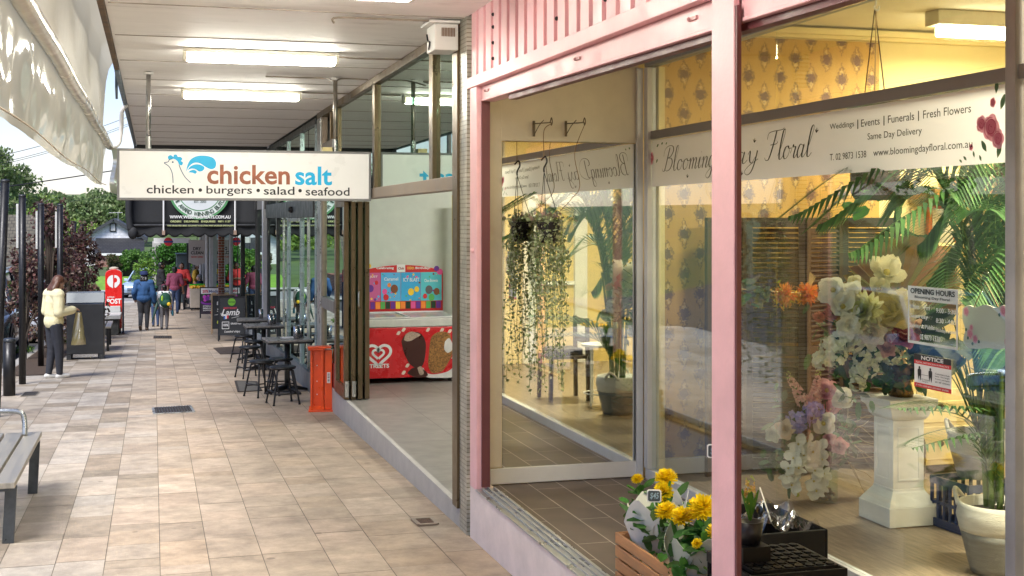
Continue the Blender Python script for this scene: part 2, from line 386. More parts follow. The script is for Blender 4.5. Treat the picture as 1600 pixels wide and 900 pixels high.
def blob(mb, pl, pts, h=.003, n=6):
    pp = smooth_pts(list(pts)+[pts[0]], n)[:-1]; ar = sum(pp[i].x*pp[(i+1) % len(pp)].y-pp[(i+1) % len(pp)].x*pp[i].y for i in range(len(pp)))
    if ar < 0: pp = pp[::-1]
    mb.add([pl.p(p.x, p.y, h) for p in pp], [tuple(range(len(pp)))])
def rect(mb, pl, u0, v0, u1, v1, h=.002): mb.add([pl.p(u0, v0, h), pl.p(u1, v0, h), pl.p(u1, v1, h), pl.p(u0, v1, h)], [(0, 1, 2, 3)])
def disc(mb, pl, u, v, r, h=.003, n=20, ry=None): mb.add([pl.p(u+r*math.cos(2*math.pi*k/n), v+(ry or r)*math.sin(2*math.pi*k/n), h) for k in range(n)], [tuple(range(n))])
def ring(mb, pl, u, v, r0, r1, h=.003, n=32, a0=0, a1=2*math.pi):
    vs = []
    for k in range(n+1):
        a = a0+(a1-a0)*k/n; vs += [pl.p(u+r0*math.cos(a), v+r0*math.sin(a), h), pl.p(u+r1*math.cos(a), v+r1*math.sin(a), h)]
    mb.add(vs, [(2*k, 2*k+1, 2*k+3, 2*k+2) for k in range(n)])
INK = M('black_ink', (.012, .012, .014), rough=.5, var=0)
INKW = M('white_ink', (.82, .82, .80), rough=.5, var=0)
def tint(name, rgb, rough=.5): return M('print_'+name, sr(*rgb), rough=rough, var=.04)
# ================================================================ THE SETTING
WALL = 2.08; GLZ = 3.40; CEIL = 3.385; FLO = -.04; RFL = .15; PARTY = 8.50
# --- footpath: stone slabs of random length laid in strips along the street
FOOT = attr_mat('footpath_stone', rough=.62, noise=.30, nscale=4.5, bump=.3, bscale=90, spots=.45)
FOOT_J = M('joint_sand', (.19, .165, .135), rough=.9, var=.2)
mb = MB(); strip = .335; r0 = -2.3; rs_ = random.Random(5)
pal_l = [(0.401, 0.355, 0.297), (0.375, 0.321, 0.255), (0.293, 0.244, 0.184), (0.267, 0.222, 0.167), (0.423, 0.380, 0.323), (0.328, 0.273, 0.214), (0.388, 0.333, 0.268), (0.401, 0.350, 0.289), (0.379, 0.329, 0.268)]
pal_r = [(0.437, 0.340, 0.245), (0.451, 0.354, 0.267), (0.422, 0.324, 0.231), (0.409, 0.327, 0.245), (0.460, 0.368, 0.280), (0.437, 0.340, 0.254), (0.381, 0.304, 0.227), (0.427, 0.340, 0.254)]
k = 0; r = r0
while r < WALL-.001:
    r1 = min(r+rs_.choice([.30, .335, .335, .40]), WALL)
    if WALL-r1 < .15: r1 = WALL
    s = -4-random.random()*.5
    while s < 62:
        ln = random.choice([.2, .3, .42, .42, .55, .66, .4])*1.05
        s1 = min(62, s+ln); mid = (r+r1)/2
        mixr = min(1, max(0, (mid+.55+random.uniform(-.35, .35))/.8))
        c1 = random.choice(pal_l); c2 = random.choice(pal_r); j = random.uniform(.9, 1.1)
        if s > 19: mixr *= .8
        c = tuple((c1[i]*(1-mixr)+c2[i]*mixr)*j for i in range(3))
        g = .0025; dz = random.uniform(-.0012, .0012)
        mb.col = c
        mb.add([(r+g, s+g, zg(s+g)+dz), (r1-g, s+g, zg(s+g)+dz), (r1-g, s1-g, zg(s1-g)+dz), (r+g, s1-g, zg(s1-g)+dz)], [(0, 1, 2, 3)])
        s = s1
    r = r1; k += 1
struct(mb.build('footpath', FOOT, colattr=True))
mb = MB(); ss = [-4+i*2 for i in range(34)]
for a, b in zip(ss, ss[1:]):
    mb.quad((r0, a, zg(a)-.005), (WALL+.02, a, zg(a)-.005), (WALL+.02, b, zg(b)-.005), (r0, b, zg(b)-.005))
struct(mb.build('footpath_bed', FOOT_J))
mb = MB()
for a, b in zip(ss, ss[1:]):
    L_ = [(r0-.16, a, zg(a)-.004), (r0-.003, a, zg(a)-.004), (r0-.003, a, zg(a)-.4), (r0-.16, a, zg(a)-.4)]
    U_ = [(x, b, z-zg(a)+zg(b)) for x, _, z in L_]
    mb.loft([L_, U_])
struct(mb.build('kerb', M('kerb_concrete', (.38, .36, .33), rough=.8, var=.2, bump=.3, dirt=.2)))
ASPH = M('asphalt', (.052, .051, .05), rough=.85, var=.25, scale=3, bump=.5, bscale=160)
def sheet(name, rs, ss_, fz, mat):
    mb = MB(); n = len(rs)
    vs = [(r_, s_, fz(r_, s_)) for s_ in ss_ for r_ in rs]
    mb.add(vs, [(j*n+i, j*n+i+1, (j+1)*n+i+1, (j+1)*n+i) for j in range(len(ss_)-1) for i in range(n-1)])
    return mb.build(name, mat, smooth=True)
struct(sheet('road', [-11, -9.5, -8, -6.5, -5, -3.5, -2.44], list(range(-12, 64, 2)), lambda r, s: zroad(r, s), ASPH))
def zt(r, s):
    z = zroad(max(r, -14), s)-.06
    if r < -14: z += .02*(-14-r)*(1-sst(40, 60, s))
    z += .75*sst(73.5, 76, s)
    d = math.hypot(r, s)
    z += 3.0*sst(110, 300, d)+18*sst(300, 900, d)
    return z
ax = lambda a: sorted(a)
struct(sheet('ground', [-700, -300, -150, -80, -50, -35, -25, -20, -17, -14, -12.5, -11, -9.5, -8, -6.5, -5, -3.5, -2, 0, 3, 8, 20, 50, 120, 400],
             [-60, -30, -14]+list(range(-12, 72, 4))+[72, 73.5, 74.2, 75, 76, 80, 90, 100, 120, 150, 190, 240, 300, 400, 600, 900],
             zt, M('grassy_ground', (.075, .12, .03), rough=.95, var=.3, scale=.6)))
CONC = M('pale_concrete', (.46, .44, .41), rough=.85, var=.14, scale=1.2)
struct(sheet('cross_street', [-40, -20, -10, -4, 0, 4, 10, 30], [63, 66, 69, 72, 73.3], lambda r, s: zg(s)-.10, M('worn_asphalt', (.25, .245, .24), rough=.9, var=.15)))
struct(sheet('cross_footpath', [-40, -10, 0, 10, 30], [61.9, 62.9], lambda r, s: zg(62)-.003, CONC))
struct(sheet('far_footpath', [-40, -10, 0, 10, 30], [71.4, 73.2], lambda r, s: zg(s)+.02, CONC))
# planted verge strips along the kerb
BARK = M('bark_mulch', (.075, .048, .03), rough=.95, var=.5, scale=40, bump=.8, bscale=90)
mb = MB()
for i in range(6):
    a, b = 21.3+i*2.2, 21.3+(i+1)*2.2
    if i < 6: mb.quad((-2.26, a, zg(a)+.012), (-1.62, a, zg(a)+.012), (-1.62, b, zg(b)+.012), (-2.26, b, zg(b)+.012))
struct(mb.build('garden_bed', BARK))
mb = MB()
for a in range(24, 40, 2):
    mb.quad((-8.6, a, zroad(-8.6, a)+.09), (-6.0, a, zroad(-6.0, a)+.09), (-6.0, a+2, zroad(-6, a+2)+.09), (-8.6, a+2, zroad(-8.6, a+2)+.09))
struct(mb.build('street_garden_bed', BARK))
mb = MB()
for r_ in (-5.9, -8.75):
    for a in range(24, 40, 2):
        b = a+2; L_ = [(r_, a, zroad(r_, a)+.14), (r_+.14, a, zroad(r_, a)+.14), (r_+.14, a, zroad(r_, a)-.1), (r_, a, zroad(r_, a)-.1)]
        mb.loft([L_, [(x, b, z-zroad(r_, a)+zroad(r_, b)) for x, _, z in L_]])
struct(mb.build('street_garden_kerb', MATS['kerb_concrete']))

# ================================================================ CANOPY over the footpath
can = thing('street_canopy', 'white painted board canopy over the footpath with dirty sheet joints', 'canopy', (0, 10, CEIL))
mb = MB(); edges = [-4.0, -2.2, -.7, .85, 2.4, 3.95, 5.48, 7.01, 8.53, 10.0, 11.56, 13.09, 14.62, 16.15, 17.68, 19.2, 20.7, 22.2, 23.4, 24.4]
for a, b in zip(edges, edges[1:]): mb.box(-.30, WALL+.0, a+.004, b-.004, CEIL, CEIL+.02)
mb.build('soffit', SOFF, can)
for a in edges[1:-1]: MB().box(-.28, WALL-.004, a-.007, a+.007, CEIL-.005, CEIL-.0005).build('joint_strip', M('grimy_joint', (.36, .31, .27), rough=.8, var=.4, scale=6, dirt=.6), can)
mb = MB().box(-.33, WALL+.3, -4.1, 24.5, CEIL+.024, CEIL+.10); mb.build('roof_deck', GREYB, can)
mb = MB().box(-.345, -.305, -4.1, 12.2, CEIL-.02, CEIL+.3)
mb.build('timber_fascia', M('rotten_fascia', (.14, .085, .045), rough=.85, var=.5, scale=9, bump=.6, bscale=30, dirt=.5), can)
mb = MB().box(-.345, -.305, 12.22, 24.5, CEIL-.03, CEIL+.12); mb.build('metal_fascia', M('blue_grey_steel', (.10, .15, .19), rough=.5, metal=.3, dirt=.2), can)
mb = MB().box(-.30, WALL, 24.41, 24.5, CEIL-.09, CEIL+.02); mb.box(-.345, -.25, 24.3, 24.52, CEIL-.1, CEIL-.03)
for r_ in (.55, 1.2): mb.box(r_, r_+.06, 24.36, 24.5, CEIL-.16, CEIL-.09)
mb.build('end_beam', M('dark_beam', (.05, .055, .06), rough=.6), can)
# wiring clipped to the soffit
mb = MB()
for pts in ([P(528, 89, z=CEIL-.012), P(560, 91.5, z=CEIL-.012), P(630, 93, z=CEIL-.012)],
            [P(415, 119.5, z=CEIL-.012), P(460, 121, z=CEIL-.012), P(505, 122.5, z=CEIL-.012), P(522, 127, z=CEIL-.10)],
            [P(525, 130, z=CEIL-.10), P(533, 123, z=CEIL-.012), P(575, 124.5, z=CEIL-.012)],
            [P(472, 145, z=CEIL-.012), P(545, 146.5, z=CEIL-.012)],
            [P(522, 36, z=CEIL-.05), P(528, 27.5, z=CEIL-.015), P(620, 30.5, z=CEIL-.015), P(712, 34, z=CEIL-.015)]):
    MB().tube(smooth_pts(pts, 5), .008, 6).build('conduit', M('dirty_conduit', (.30, .25, .20), rough=.6, var=.3, dirt=.4), can)
# ceiling lights
TUBE = M('lit_diffuser', (.9, .88, .8), rough=.4, var=0, emit=(1, .96, .84), estr=18)
def batten(loc, L=1.26, group='fluorescent battens under the canopy', label=''):
    t = thing('batten_light', label, 'ceiling light', loc, group)
    x, y, z = loc
    MB().box(x-L/2, x+L/2, y-.075, y+.075, z-.035, z).build('housing', M('cream_enamel', (.72, .69, .58), rough=.4), t, bevel=.004)
    for sg in (-1, 1): MB().box(x+sg*L/2-.03*sg, x+sg*L/2, y-.07, y+.07, z-.095, z-.036).build('end_cap', MATS['cream_enamel'], t, bevel=.004)
    MB().box(x-L/2+.032, x+L/2-.032, y-.062, y+.062, z-.1, z-.037).build('diffuser', TUBE, t, bevel=.015)
    return t
batten((.86, 10.62, CEIL-.008), label='long lit batten light under the canopy, the nearer one in front of the hanging sign')
batten((.91, 13.85, CEIL-.008), label='lit batten light under the canopy, the farther one just above the sign posts')
batten((.86, 7.35, CEIL-.008), label='lit batten light of the canopy row just above the top photo edge')
batten((.86, 4.1, CEIL-.008), label='lit batten light of the canopy row beside the near pink post')

# ================================================================ FLOWER SHOP
fs = thing('flower_shop', 'flower shop with pink painted frame and ribbed pink fascia', 'shop', (2.1, 5, 0))
YEL = M('butter_wall_paint', (.78, .66, .35), rough=.7, var=.05, scale=2)
YEL2 = M('mustard_wall_paint', (.74, .56, .20), rough=.7, var=.06, scale=2)
CREAM = M('cream_board', (.70, .64, .52), rough=.6, var=.07, scale=3, dirt=.12)
def zf(a, b, s): return EYE+b+(a-b)*(s-4.6)/(8.35-4.6)
def sloped(mb, r0, r1, s0, s1, lo, hi):
    L_ = lambda s: [(r0, s, zf(*lo, s)), (r1, s, zf(*lo, s)), (r1, s, zf(*hi, s)), (r0, s, zf(*hi, s))]
    return mb.loft([L_(s0), L_(s1)][::-1])
mb = MB(); s = 1.2
while s < 8.42:
    e = min(s+.128, 8.44)
    L_ = lambda q, off: [(WALL+off, q, zf(.975, .95, q)), (WALL+.06, q, zf(.975, .95, q)), (WALL+.06, q, CEIL+.35), (WALL+off, q, CEIL+.35)]
    mb.loft([L_(s, 0.), L_(e, 0.)][::-1])
    if e < 8.4: mb.loft([L_(e+.0005, .02), L_(s+.1895, .02)][::-1])
    s += .19
mb.build('ribbed_fascia', PINK, fs)
mb = MB()
for s_, zz in ((7.78, .06), (7.78, .16), (7.78, .26), (7.78, .34), (6.46, .12), (6.46, .24), (5.7, .1)): mb.sphere((WALL-.003, s_, zf(.975, .95, s_)+zz), .012, 8, 6)
mb.build('fascia_screw', BLACK, fs)
mb = MB(); sloped(mb, WALL-.015, WALL+.13, 1.2, 8.44, (.90, .868), (.974, .949)); mb.build('fascia_trim', PINK, fs, bevel=.004)
mb = MB(); sloped(mb, WALL+.03, WALL+.125, 1.9, 8.2, (.80, .745), (.898, .866))
sloped(mb, WALL+.024, WALL+.03, 1.9, 8.2, (.80, .745), (.815, .76)); mb.build('roller_box', PINK, fs, bevel=.004)
mb = MB(); sloped(mb, WALL+.05, WALL+.10, 2.0, 7.6, (.765, .715), (.797, .743)); mb.build('roller_bar', PINKD, fs)
for s_ in (8.05, 6.2, 4.75): MB().obox((WALL+.027, s_, zf(.86, .82, s_)), (.006, 0, 0), (0, .04, 0), (0, 0, .007)).sphere((WALL+.02, s_+.025, zf(.86, .82, s_)), .009, 8, 6).build('roller_catch', M('pink_steel', (.5, .24, .25), rough=.5), fs)
for a, b in ((8.21, 8.39), (4.308, 4.505), (1.6, 1.8)):
    dp = .09 if b > 8 else .02
    mb = MB().box(WALL-.004, WALL+dp, a, b, .175, EYE+.97)
    if b < 8: mb.box(WALL+dp, WALL+.09, b-.022, b, .175, EYE+.97)
    o = mb.build('frame_post', PINK, fs, bevel=.004)
    mb = MB().box(WALL+(.03 if b > 8 else .0), WALL+(.086 if b > 8 else .018), a-.018, a-.001, .2, EYE+.8); mb.build('rubber_seal', PINKD, o)
    if b > 8: MB().sphere((WALL-.006, 8.3, 1.78), .018, 10, 6).build('bolt', PINK, o)
mb = MB()
mb.loft([[(WALL, a, zg(a)-.1), (WALL+.14, a, zg(a)-.1), (WALL+.14, a, .176), (WALL, a, .176)] for a in (8.40, 5, 1.2)])
mb.build('base_wall', PINKP, fs)
o = MB().box(WALL-.012, WALL+.14, 1.2, 8.205, .1765, .188).build('sill_track', ALU, fs, bevel=.002)
mb = MB()
for x in (.035, .075, .115): mb.box(WALL+x-.006, WALL+x+.006, 1.3, 8.2, .1885, .198)
mb.build('track_rail', M('worn_track', (.48, .47, .46), rough=.45, metal=.5, dirt=.12, scale=12), o)
# recess floor, dark boards with pale joints, running along the street
TILE = brick_mat('brown_plank_tile', (.083, .055, .043), (.10, .07, .055), (.40, .35, .30), .9, .205, msize=.0035, axes='yx', rough=.42, off=.37, noise=.22, bump=.25)
MB().box(WALL+.141, GLZ-.05, 1.2, PARTY-.015, RFL-.1, RFL).build('recess_floor', TILE, fs)
MB().box(WALL+.131, GLZ+.1, 1.2, PARTY-.002, 3.20, 3.24).build('recess_soffit', CREAM, fs)
# party wall with cream board, mirror and skirting
MB().box(WALL+.10, 7.6, PARTY, 8.66, -.3, CEIL+.05).build('party_wall', YEL, fs)
MB().box(WALL+.16, GLZ-.06, PARTY-.022, PARTY-.002, 2.535, 3.195).build('cream_board', CREAM, fs, bevel=.003)
MB().box(WALL+.115, WALL+.245, PARTY-.024, PARTY-.002, .27, 3.0).build('board_edge', CREAM, fs, bevel=.003)
MB().box(WALL+.25, GLZ-.065, PARTY-.012, PARTY-.004, .262, 2.53).build('mirror', MIRROR, fs)
MB().box(WALL+.16, GLZ-.06, PARTY-.028, PARTY-.003, RFL+.003, .262).build('skirting', WHITE, fs, bevel=.004)
# glazed wall
gz = MB()
g0, g1 = GLZ-.025, GLZ+.035
gf = MB().box(g0, g1, 4.46, PARTY-.06, RFL-.02, RFL+.07).build('glazing_bottom_rail', ALUW, fs, bevel=.004)
MB().box(g0+.012, g1+.01, 4.46, PARTY-.13, 2.555, 2.615).build('transom_bar', GREYB, fs, bevel=.003)
MB().box(g0-.006, g1+.02, 1.3, PARTY-.06, 3.075, 3.175).build('head_frame', M('blue_grey_head', (.30, .33, .36), rough=.5, var=.08), fs, bevel=.003)
mb = MB().box(g0-.01, g1, PARTY-.125, PARTY-.06, RFL+.071, 3.07); mb.box(g0-.06, g0-.013, PARTY-.058, PARTY-.026, RFL, 3.07); mb.build('corner_post', ALUW, fs, bevel=.004)
MB().box(g1+.004, g1+.05, PARTY-.16, PARTY-.11, RFL, 3.07).build('inner_jamb', M('pale_yellow_jamb', (.78, .66, .32), rough=.5), fs)
MB().box(g0-.012, g1+.03, 4.39, 4.455, RFL-.02, 3.07).build('end_mullion', M('mid_grey_mullion', (.40, .40, .415), rough=.4, metal=.2), fs, bevel=.004)
MB().box(g0+.002, g1-.004, 7.13, 7.20, 2.617, 3.073).build('upper_mullion', ALUW, fs, bevel=.003)
for (a, b, z0, z1) in ((6.513, PARTY-.127, RFL+.072, 2.553), (4.458, 6.507, RFL+.072, 2.553), (7.203, PARTY-.127, 2.617, 3.073), (6.513, 7.127, 2.617, 3.073), (4.458, 6.507, 2.617, 3.073)):
    MB().box(GLZ, GLZ+.008, a, b, z0, z1).build('glass_pane', GLASS, fs)
mb = MB().box(g0, g1, 1.6, 4.385, 2.555, 2.615); mb.box(g0, g1, 3.4, 3.47, RFL, 2.55); mb.build('side_frame', GREYB, fs)
MB().box(GLZ+.0, GLZ+.02, 3.48, 4.385, RFL, 2.55).build('side_panel', M('pale_lemon_panel', (.84, .75, .46), rough=.5), fs); MB().box(GLZ+.0, GLZ+.02, 3.4, 4.385, 2.62, 3.07).build('side_panel', MATS['pale_lemon_panel'], fs)
# room behind
WOOD = brick_mat('oak_laminate', (.33, .26, .19), (.27, .21, .15), (.15, .115, .085), 1.25, .19, msize=.0018, axes='yx', rough=.33, off=.41, noise=.3, bump=.1, streak=(1.2, 9, 1))
MB().box(GLZ-.049, 7.6, 1.2, PARTY, RFL-.12, RFL-.004).build('wood_floor', WOOD, fs)
# wallpaper: rows of dark rosettes in pale wreaths on gold
def wallpaper():
    m = bpy.data.materials.new('damask_wallpaper'); m.use_nodes = True; t = m.node_tree; N = t.nodes; L = t.links; b = N['Principled BSDF']; b.inputs['Roughness'].default_value = .6
    def mth(op, a, c=None):
        n = N.new('ShaderNodeMath'); n.operation = op
        for i, x in enumerate((a, c)):
            if x is None: continue
            if hasattr(x, 'links'): L.new(x, n.inputs[i])
            else: n.inputs[i].default_value = x
        return n.outputs[0]
    tc = N.new('ShaderNodeTexCoord'); sp = N.new('ShaderNodeSeparateXYZ'); L.new(tc.outputs['Object'], sp.inputs[0])
    nz = N.new('ShaderNodeTexNoise'); nz.inputs['Scale'].default_value = 55; nz.inputs['Detail'].default_value = 5; L.new(tc.outputs['Object'], nz.inputs['Vector'])
    u = mth('DIVIDE', sp.outputs[0], .128); ui = mth('FLOOR', u); uf = mth('SUBTRACT', mth('FRACT', u), .5)
    v = mth('ADD', mth('DIVIDE', sp.outputs[2], .29), mth('MULTIPLY', mth('MODULO', ui, 2.), .5)); vf = mth('SUBTRACT', mth('FRACT', v), .5)
    nn = mth('MULTIPLY', mth('SUBTRACT', nz.outputs[0], .5), .62)
    d = mth('ADD', mth('ADD', mth('MULTIPLY', mth('ABSOLUTE', uf), 1.05), mth('MULTIPLY', mth('ABSOLUTE', vf), 1.15)), nn)
    core = mth('ADD', mth('SQRT', mth('ADD', mth('POWER', mth('MULTIPLY', uf, 1.), 2.), mth('POWER', mth('MULTIPLY', vf, 2.), 2.))), nn)
    st = mth('MULTIPLY', mth('GREATER_THAN', mth('ABSOLUTE', uf), .40), .10)
    def ramp(x, a, b_):
        r_ = N.new('ShaderNodeMapRange'); r_.inputs[1].default_value = a; r_.inputs[2].default_value = b_; r_.inputs[3].default_value = 1; r_.inputs[4].default_value = 0; L.new(x, r_.inputs[0]); return r_.outputs[0]
    def mix(f, c1, c2):
        n = N.new('ShaderNodeMix'); n.data_type = 'RGBA'
        L.new(f, n.inputs[0])
        for i, c in ((6, c1), (7, c2)):
            if isinstance(c, tuple): n.inputs[i].default_value = (*c, 1)
            else: L.new(c, n.inputs[i])
        return n.outputs[2]
    c = mix(st, (.54, .325, .075), (.64, .43, .125))
    ringf = mth('MULTIPLY', ramp(d, .42, .47), mth('SUBTRACT', 1., ramp(d, .33, .38)))
    c = mix(mth('MULTIPLY', ringf, .9), c, (.20, .12, .05))
    c = mix(mth('MULTIPLY', ramp(d, .25, .30), .5), c, (.74, .62, .36))
    c = mix(mth('MULTIPLY', ramp(core, .24, .31), .95), c, (.12, .06, .055))
    L.new(c, b.inputs['Base Color']); return m
wp = MB().box(GLZ+.06, 5.30, PARTY-.006, PARTY-.001, .27, 3.33).build('wallpaper', wallpaper(), fs)
MB().box(GLZ+.06, 5.28, PARTY-.02, PARTY-.0075, RFL, .265).build('room_skirting', WHITE, fs, bevel=.003)
mb = MB().box(GLZ+.1, 7.4, PARTY-.06, PARTY-.0065, 3.335, CEIL+.02); mb.box(GLZ+.1, 7.4, PARTY-.10, PARTY-.061, 3.36, CEIL+.02); mb.build('cornice', YEL, fs, bevel=.006)
MB().box(7.4, 7.55, 1.2, PARTY-.001, RFL-.1, CEIL+.04).build('back_wall', YEL, fs)
MB().box(GLZ+.1, 7.4, 1.2, 1.35, RFL-.1, CEIL+.04).build('near_wall', YEL2, fs)
MB().box(WALL+.1, GLZ+.1, 1.2, 1.4, RFL-.1, CEIL+.04).build('recess_near_wall', CREAM, fs)
MB().box(WALL+.1, 7.55, 1.2, PARTY-.001, CEIL+.042, CEIL+.12).build('room_ceiling', M('room_ceiling_paint', (.76, .72, .6), rough=.8, var=.05), fs)
d = MB()
d.box(4.55, 4.72, 1.352, 1.42, RFL, 2.32); d.box(5.25, 5.42, 1.352, 1.42, RFL, 2.32); d.box(4.72, 5.25, 1.352, 1.42, 2.2, 2.32); d.box(4.72, 5.25, 1.352, 1.41, 1.15, 1.2)
d = d.build('white_door_frame', WHITE, fs, bevel=.004)
# shop lamp
lamp = thing('batten_light', 'lit batten light on the flower shop ceiling behind the glass', 'ceiling light', (5.9, 7.6, CEIL+.03))
MB().box(5.15, 6.45, 7.52, 7.68, CEIL-.06, CEIL+.04).build('housing', MATS['cream_enamel'], lamp, bevel=.004)
MB().box(5.22, 6.40, 7.53, 7.67, CEIL-.13, CEIL-.062).build('diffuser', M('lit_shop_diffuser', (.9, .85, .7), var=0, emit=(1, .86, .55), estr=7), lamp, bevel=.012)
la = bpy.data.lights.new('lamp_glow', 'AREA'); la.shape = 'RECTANGLE'; la.size = 1.1; la.size_y = .12; la.energy = 32; la.color = (1, .84, .55)
lo = bpy.data.objects.new('lamp_glow', la); C.objects.link(lo); lo.parent = lamp; lo.location = (-.1, 0, -.18)
fill_lamp = thing('batten_light', 'unseen batten light added to brighten the window display, out past the right end of the glass', 'ceiling light', (4.5, 4.2, CEIL+.03))  # added lamp, out of view, that brightens the pedestal and bouquets
MB().box(3.9, 5.1, 4.12, 4.28, CEIL-.06, CEIL+.04).build('housing', MATS['cream_enamel'], fill_lamp, bevel=.004)
MB().box(3.96, 5.04, 4.13, 4.27, CEIL-.13, CEIL-.062).build('diffuser', MATS['lit_shop_diffuser'], fill_lamp, bevel=.012)
la2 = la.copy(); la2.energy = 95; la2.color = (1, .86, .62); lo2 = bpy.data.objects.new('lamp_glow', la2); C.objects.link(lo2); lo2.parent = fill_lamp; lo2.location = (0, 0, -.18)

# --- banner strip on the glass with the shop's name
ban = thing('window_banner', 'white floral shop name strip across the flower shop glass', 'banner', (GLZ, 6.5, 2.22))
MB().quad((GLZ-.003, 8.36, 2.222), (GLZ-.003, 4.475, 2.222), (GLZ-.003, 4.475, 2.548), (GLZ-.003, 8.36, 2.548)).build('strip', pvc('banner_vinyl', (.82, .82, .87), 0., .03, .4, .20), ban)
pl = Plane((GLZ-.004, 8.36, 2.222), (0, -1, 0)); BH = .326
def bs(x): # banner coordinate from photo column
    return 8.36-P(x, 200, r=GLZ).y
GLY = {
 'B': [[(.30, .95), (.24, .6), (.14, .05), (.02, .02), (-.02, .12)], [(-.02, .62), (.02, .9), (.22, 1.03), (.46, 1.0), (.54, .82), (.42, .6), (.24, .53)], [(.24, .53), (.46, .5), (.55, .32), (.46, .08), (.28, .0), (.16, .06)]],
 'D': [[(.26, .92), (.20, .5), (.10, .08), (.0, .05), (.06, -.02), (.3, .0), (.56, .2), (.62, .6), (.46, .95), (.2, 1.02), (.0, .9), (-.04, .7), (.06, .62)]],
 'F': [[(-.02, .72), (.02, .92), (.2, .98), (.66, 1.0), (.74, 1.06)], [(.40, .98), (.32, .5), (.2, .06), (.06, .0), (-.02, .1)], [(.18, .52), (.46, .54), (.52, .62)]],
 'l': [[(0, .12), (.1, .4), (.2, .85), (.18, 1.0), (.1, .9), (.06, .4), (.08, .05), (.16, .0), (.26, .12)]],
 'o': [[(.22, .42), (.08, .38), (.02, .16), (.1, .0), (.22, .06), (.28, .26), (.2, .42), (.24, .34), (.36, .34)]],
 'm': [[(0, .3), (.06, .42), (.08, .3), (.05, .0)], [(.07, .22), (.18, .42), (.24, .36), (.21, .0)], [(.22, .22), (.34, .42), (.4, .34), (.37, .06), (.42, .0), (.5, .12)]],
 'n': [[(0, .3), (.06, .42), (.08, .3), (.05, .0)], [(.07, .22), (.19, .42), (.26, .34), (.23, .06), (.28, .0), (.36, .12)]],
 'i': [[(0, .16), (.09, .42), (.06, .08), (.12, .0), (.22, .12)], [(.12, .60), (.13, .64)]],
 'g': [[(.24, .38), (.1, .42), (.02, .18), (.1, .0), (.22, .1), (.27, .42), (.22, .0), (.16, -.32), (.04, -.42), (-.06, -.3), (.06, -.12), (.34, .1)]],
 'a': [[(.24, .38), (.1, .42), (.02, .18), (.08, .0), (.2, .1), (.27, .42), (.24, .08), (.3, .0), (.4, .12)]],
 'y': [[(0, .3), (.06, .42), (.08, .1), (.16, .0), (.26, .2)], [(.30, .42), (.26, .0), (.18, -.32), (.06, -.42), (-.04, -.3), (.08, -.1), (.36, .12)]],
 'r': [[(0, .16), (.08, .44), (.12, .36), (.2, .36), (.17, .08), (.22, .0), (.3, .12)]],
}
ADV = dict(B=.62, D=.70, F=.62, l=.25, o=.34, m=.5, n=.36, i=.22, g=.36, a=.4, y=.38, r=.3)
def script(mb, word, u0, u1, vb, hgt, slant=.32):
    wdt = sum(ADV[c] for c in word); sx = (u1-u0)/wdt; x = 0
    for c in word:
        for st in GLY[c]:
            pts = [(u0+(x+px)*sx+slant*py*hgt, vb+py*hgt) for px, py in st]
            ribbon(mb, pl, smooth_pts(pts, 7), .0035, .0015, pen=.011)
        x += ADV[c]
mb = MB()
script(mb, 'Blooming', bs(1036), bs(1118), .10, .165); script(mb, 'Day', bs(1120), bs(1186), .10, .165); script(mb, 'Floral', bs(1196), bs(1268), .105, .165)
for x, v in ((1075, .04), (1180, .215), (1160, .03), (1277, .225)):   # small leaves on the swashes
    for a in (-.6, .2, 1.): blob(mb, pl, [(bs(x), v), (bs(x)+.012*math.sin(a)-.004, v+.012), (bs(x)+.03*math.sin(a), v+.03*math.cos(a)), (bs(x)+.012*math.sin(a)+.006, v+.01)], .0015, 3)
mb.build('script_lettering', INK, ban)
mb = MB()
def bt(body, x0, x1, v0, v1, bold=0): put_text(mb, body, pl, bs(x0), v0, bs(x1), v1, bold, .0015)
bt('Weddings', 1298, 1336, .225, .262); bt('|', 1341, 1342.5, .218, .265); bt('Events', 1347, 1376, .226, .262); bt('|', 1382, 1383.5, .218, .265)
bt('Funerals', 1389, 1430, .226, .263); bt('|', 1436, 1437.5, .218, .265); bt('Fresh Flowers', 1444, 1519, .226, .263)
bt('Same Day Delivery', 1357, 1442, .148, .190); bt('T. 02 9873 1538', 1298, 1355, .072, .106); bt('www.bloomingdayfloral.com.au', 1366, 1521, .064, .108)
mb.build('small_lettering', INK, ban)
ROSE1, ROSE2, LEAFG, ROSE3 = tint('rose', (232, 136, 162)), tint('rose_dark', (206, 92, 124)), tint('sprig', (78, 104, 82)), tint('rose_pale', (242, 178, 192))
def rose(mb, u, v, r):
    for k in range(5):
        a = k*1.257; mb.mi = 3; blob(mb, pl, [(u+r*(.45*math.cos(a)+.58*math.cos(b)), v+r*(.5*math.sin(a)+.6*math.sin(b))) for b in np.linspace(0, 6.28, 9)[:-1]], .001+.00005*k, 3)
    mb.mi = 0; blob(mb, pl, [(u+r*.62*math.cos(a)*(1+.12*math.sin(3*a)), v+r*.66*math.sin(a)*(1+.1*math.cos(5*a))) for a in np.linspace(0, 6.28, 11)[:-1]], .0014)
    mb.mi = 1
    for k in range(5): ring(mb, pl, u, v, r*(.10+.17*k), r*(.15+.17*k), .0016, 14, k*1.9, k*1.9+2.2+.2*k)
mb = MB()
for x, v, r in ((1550, .15, .055), (1535, .17, .035), (1561, .10, .04), (1519, .075, .014), (1553, .255, .02), (1019, .20, .042), (1012, .10, .02)): rose(mb, bs(x), v, r)
mb.mi = 2
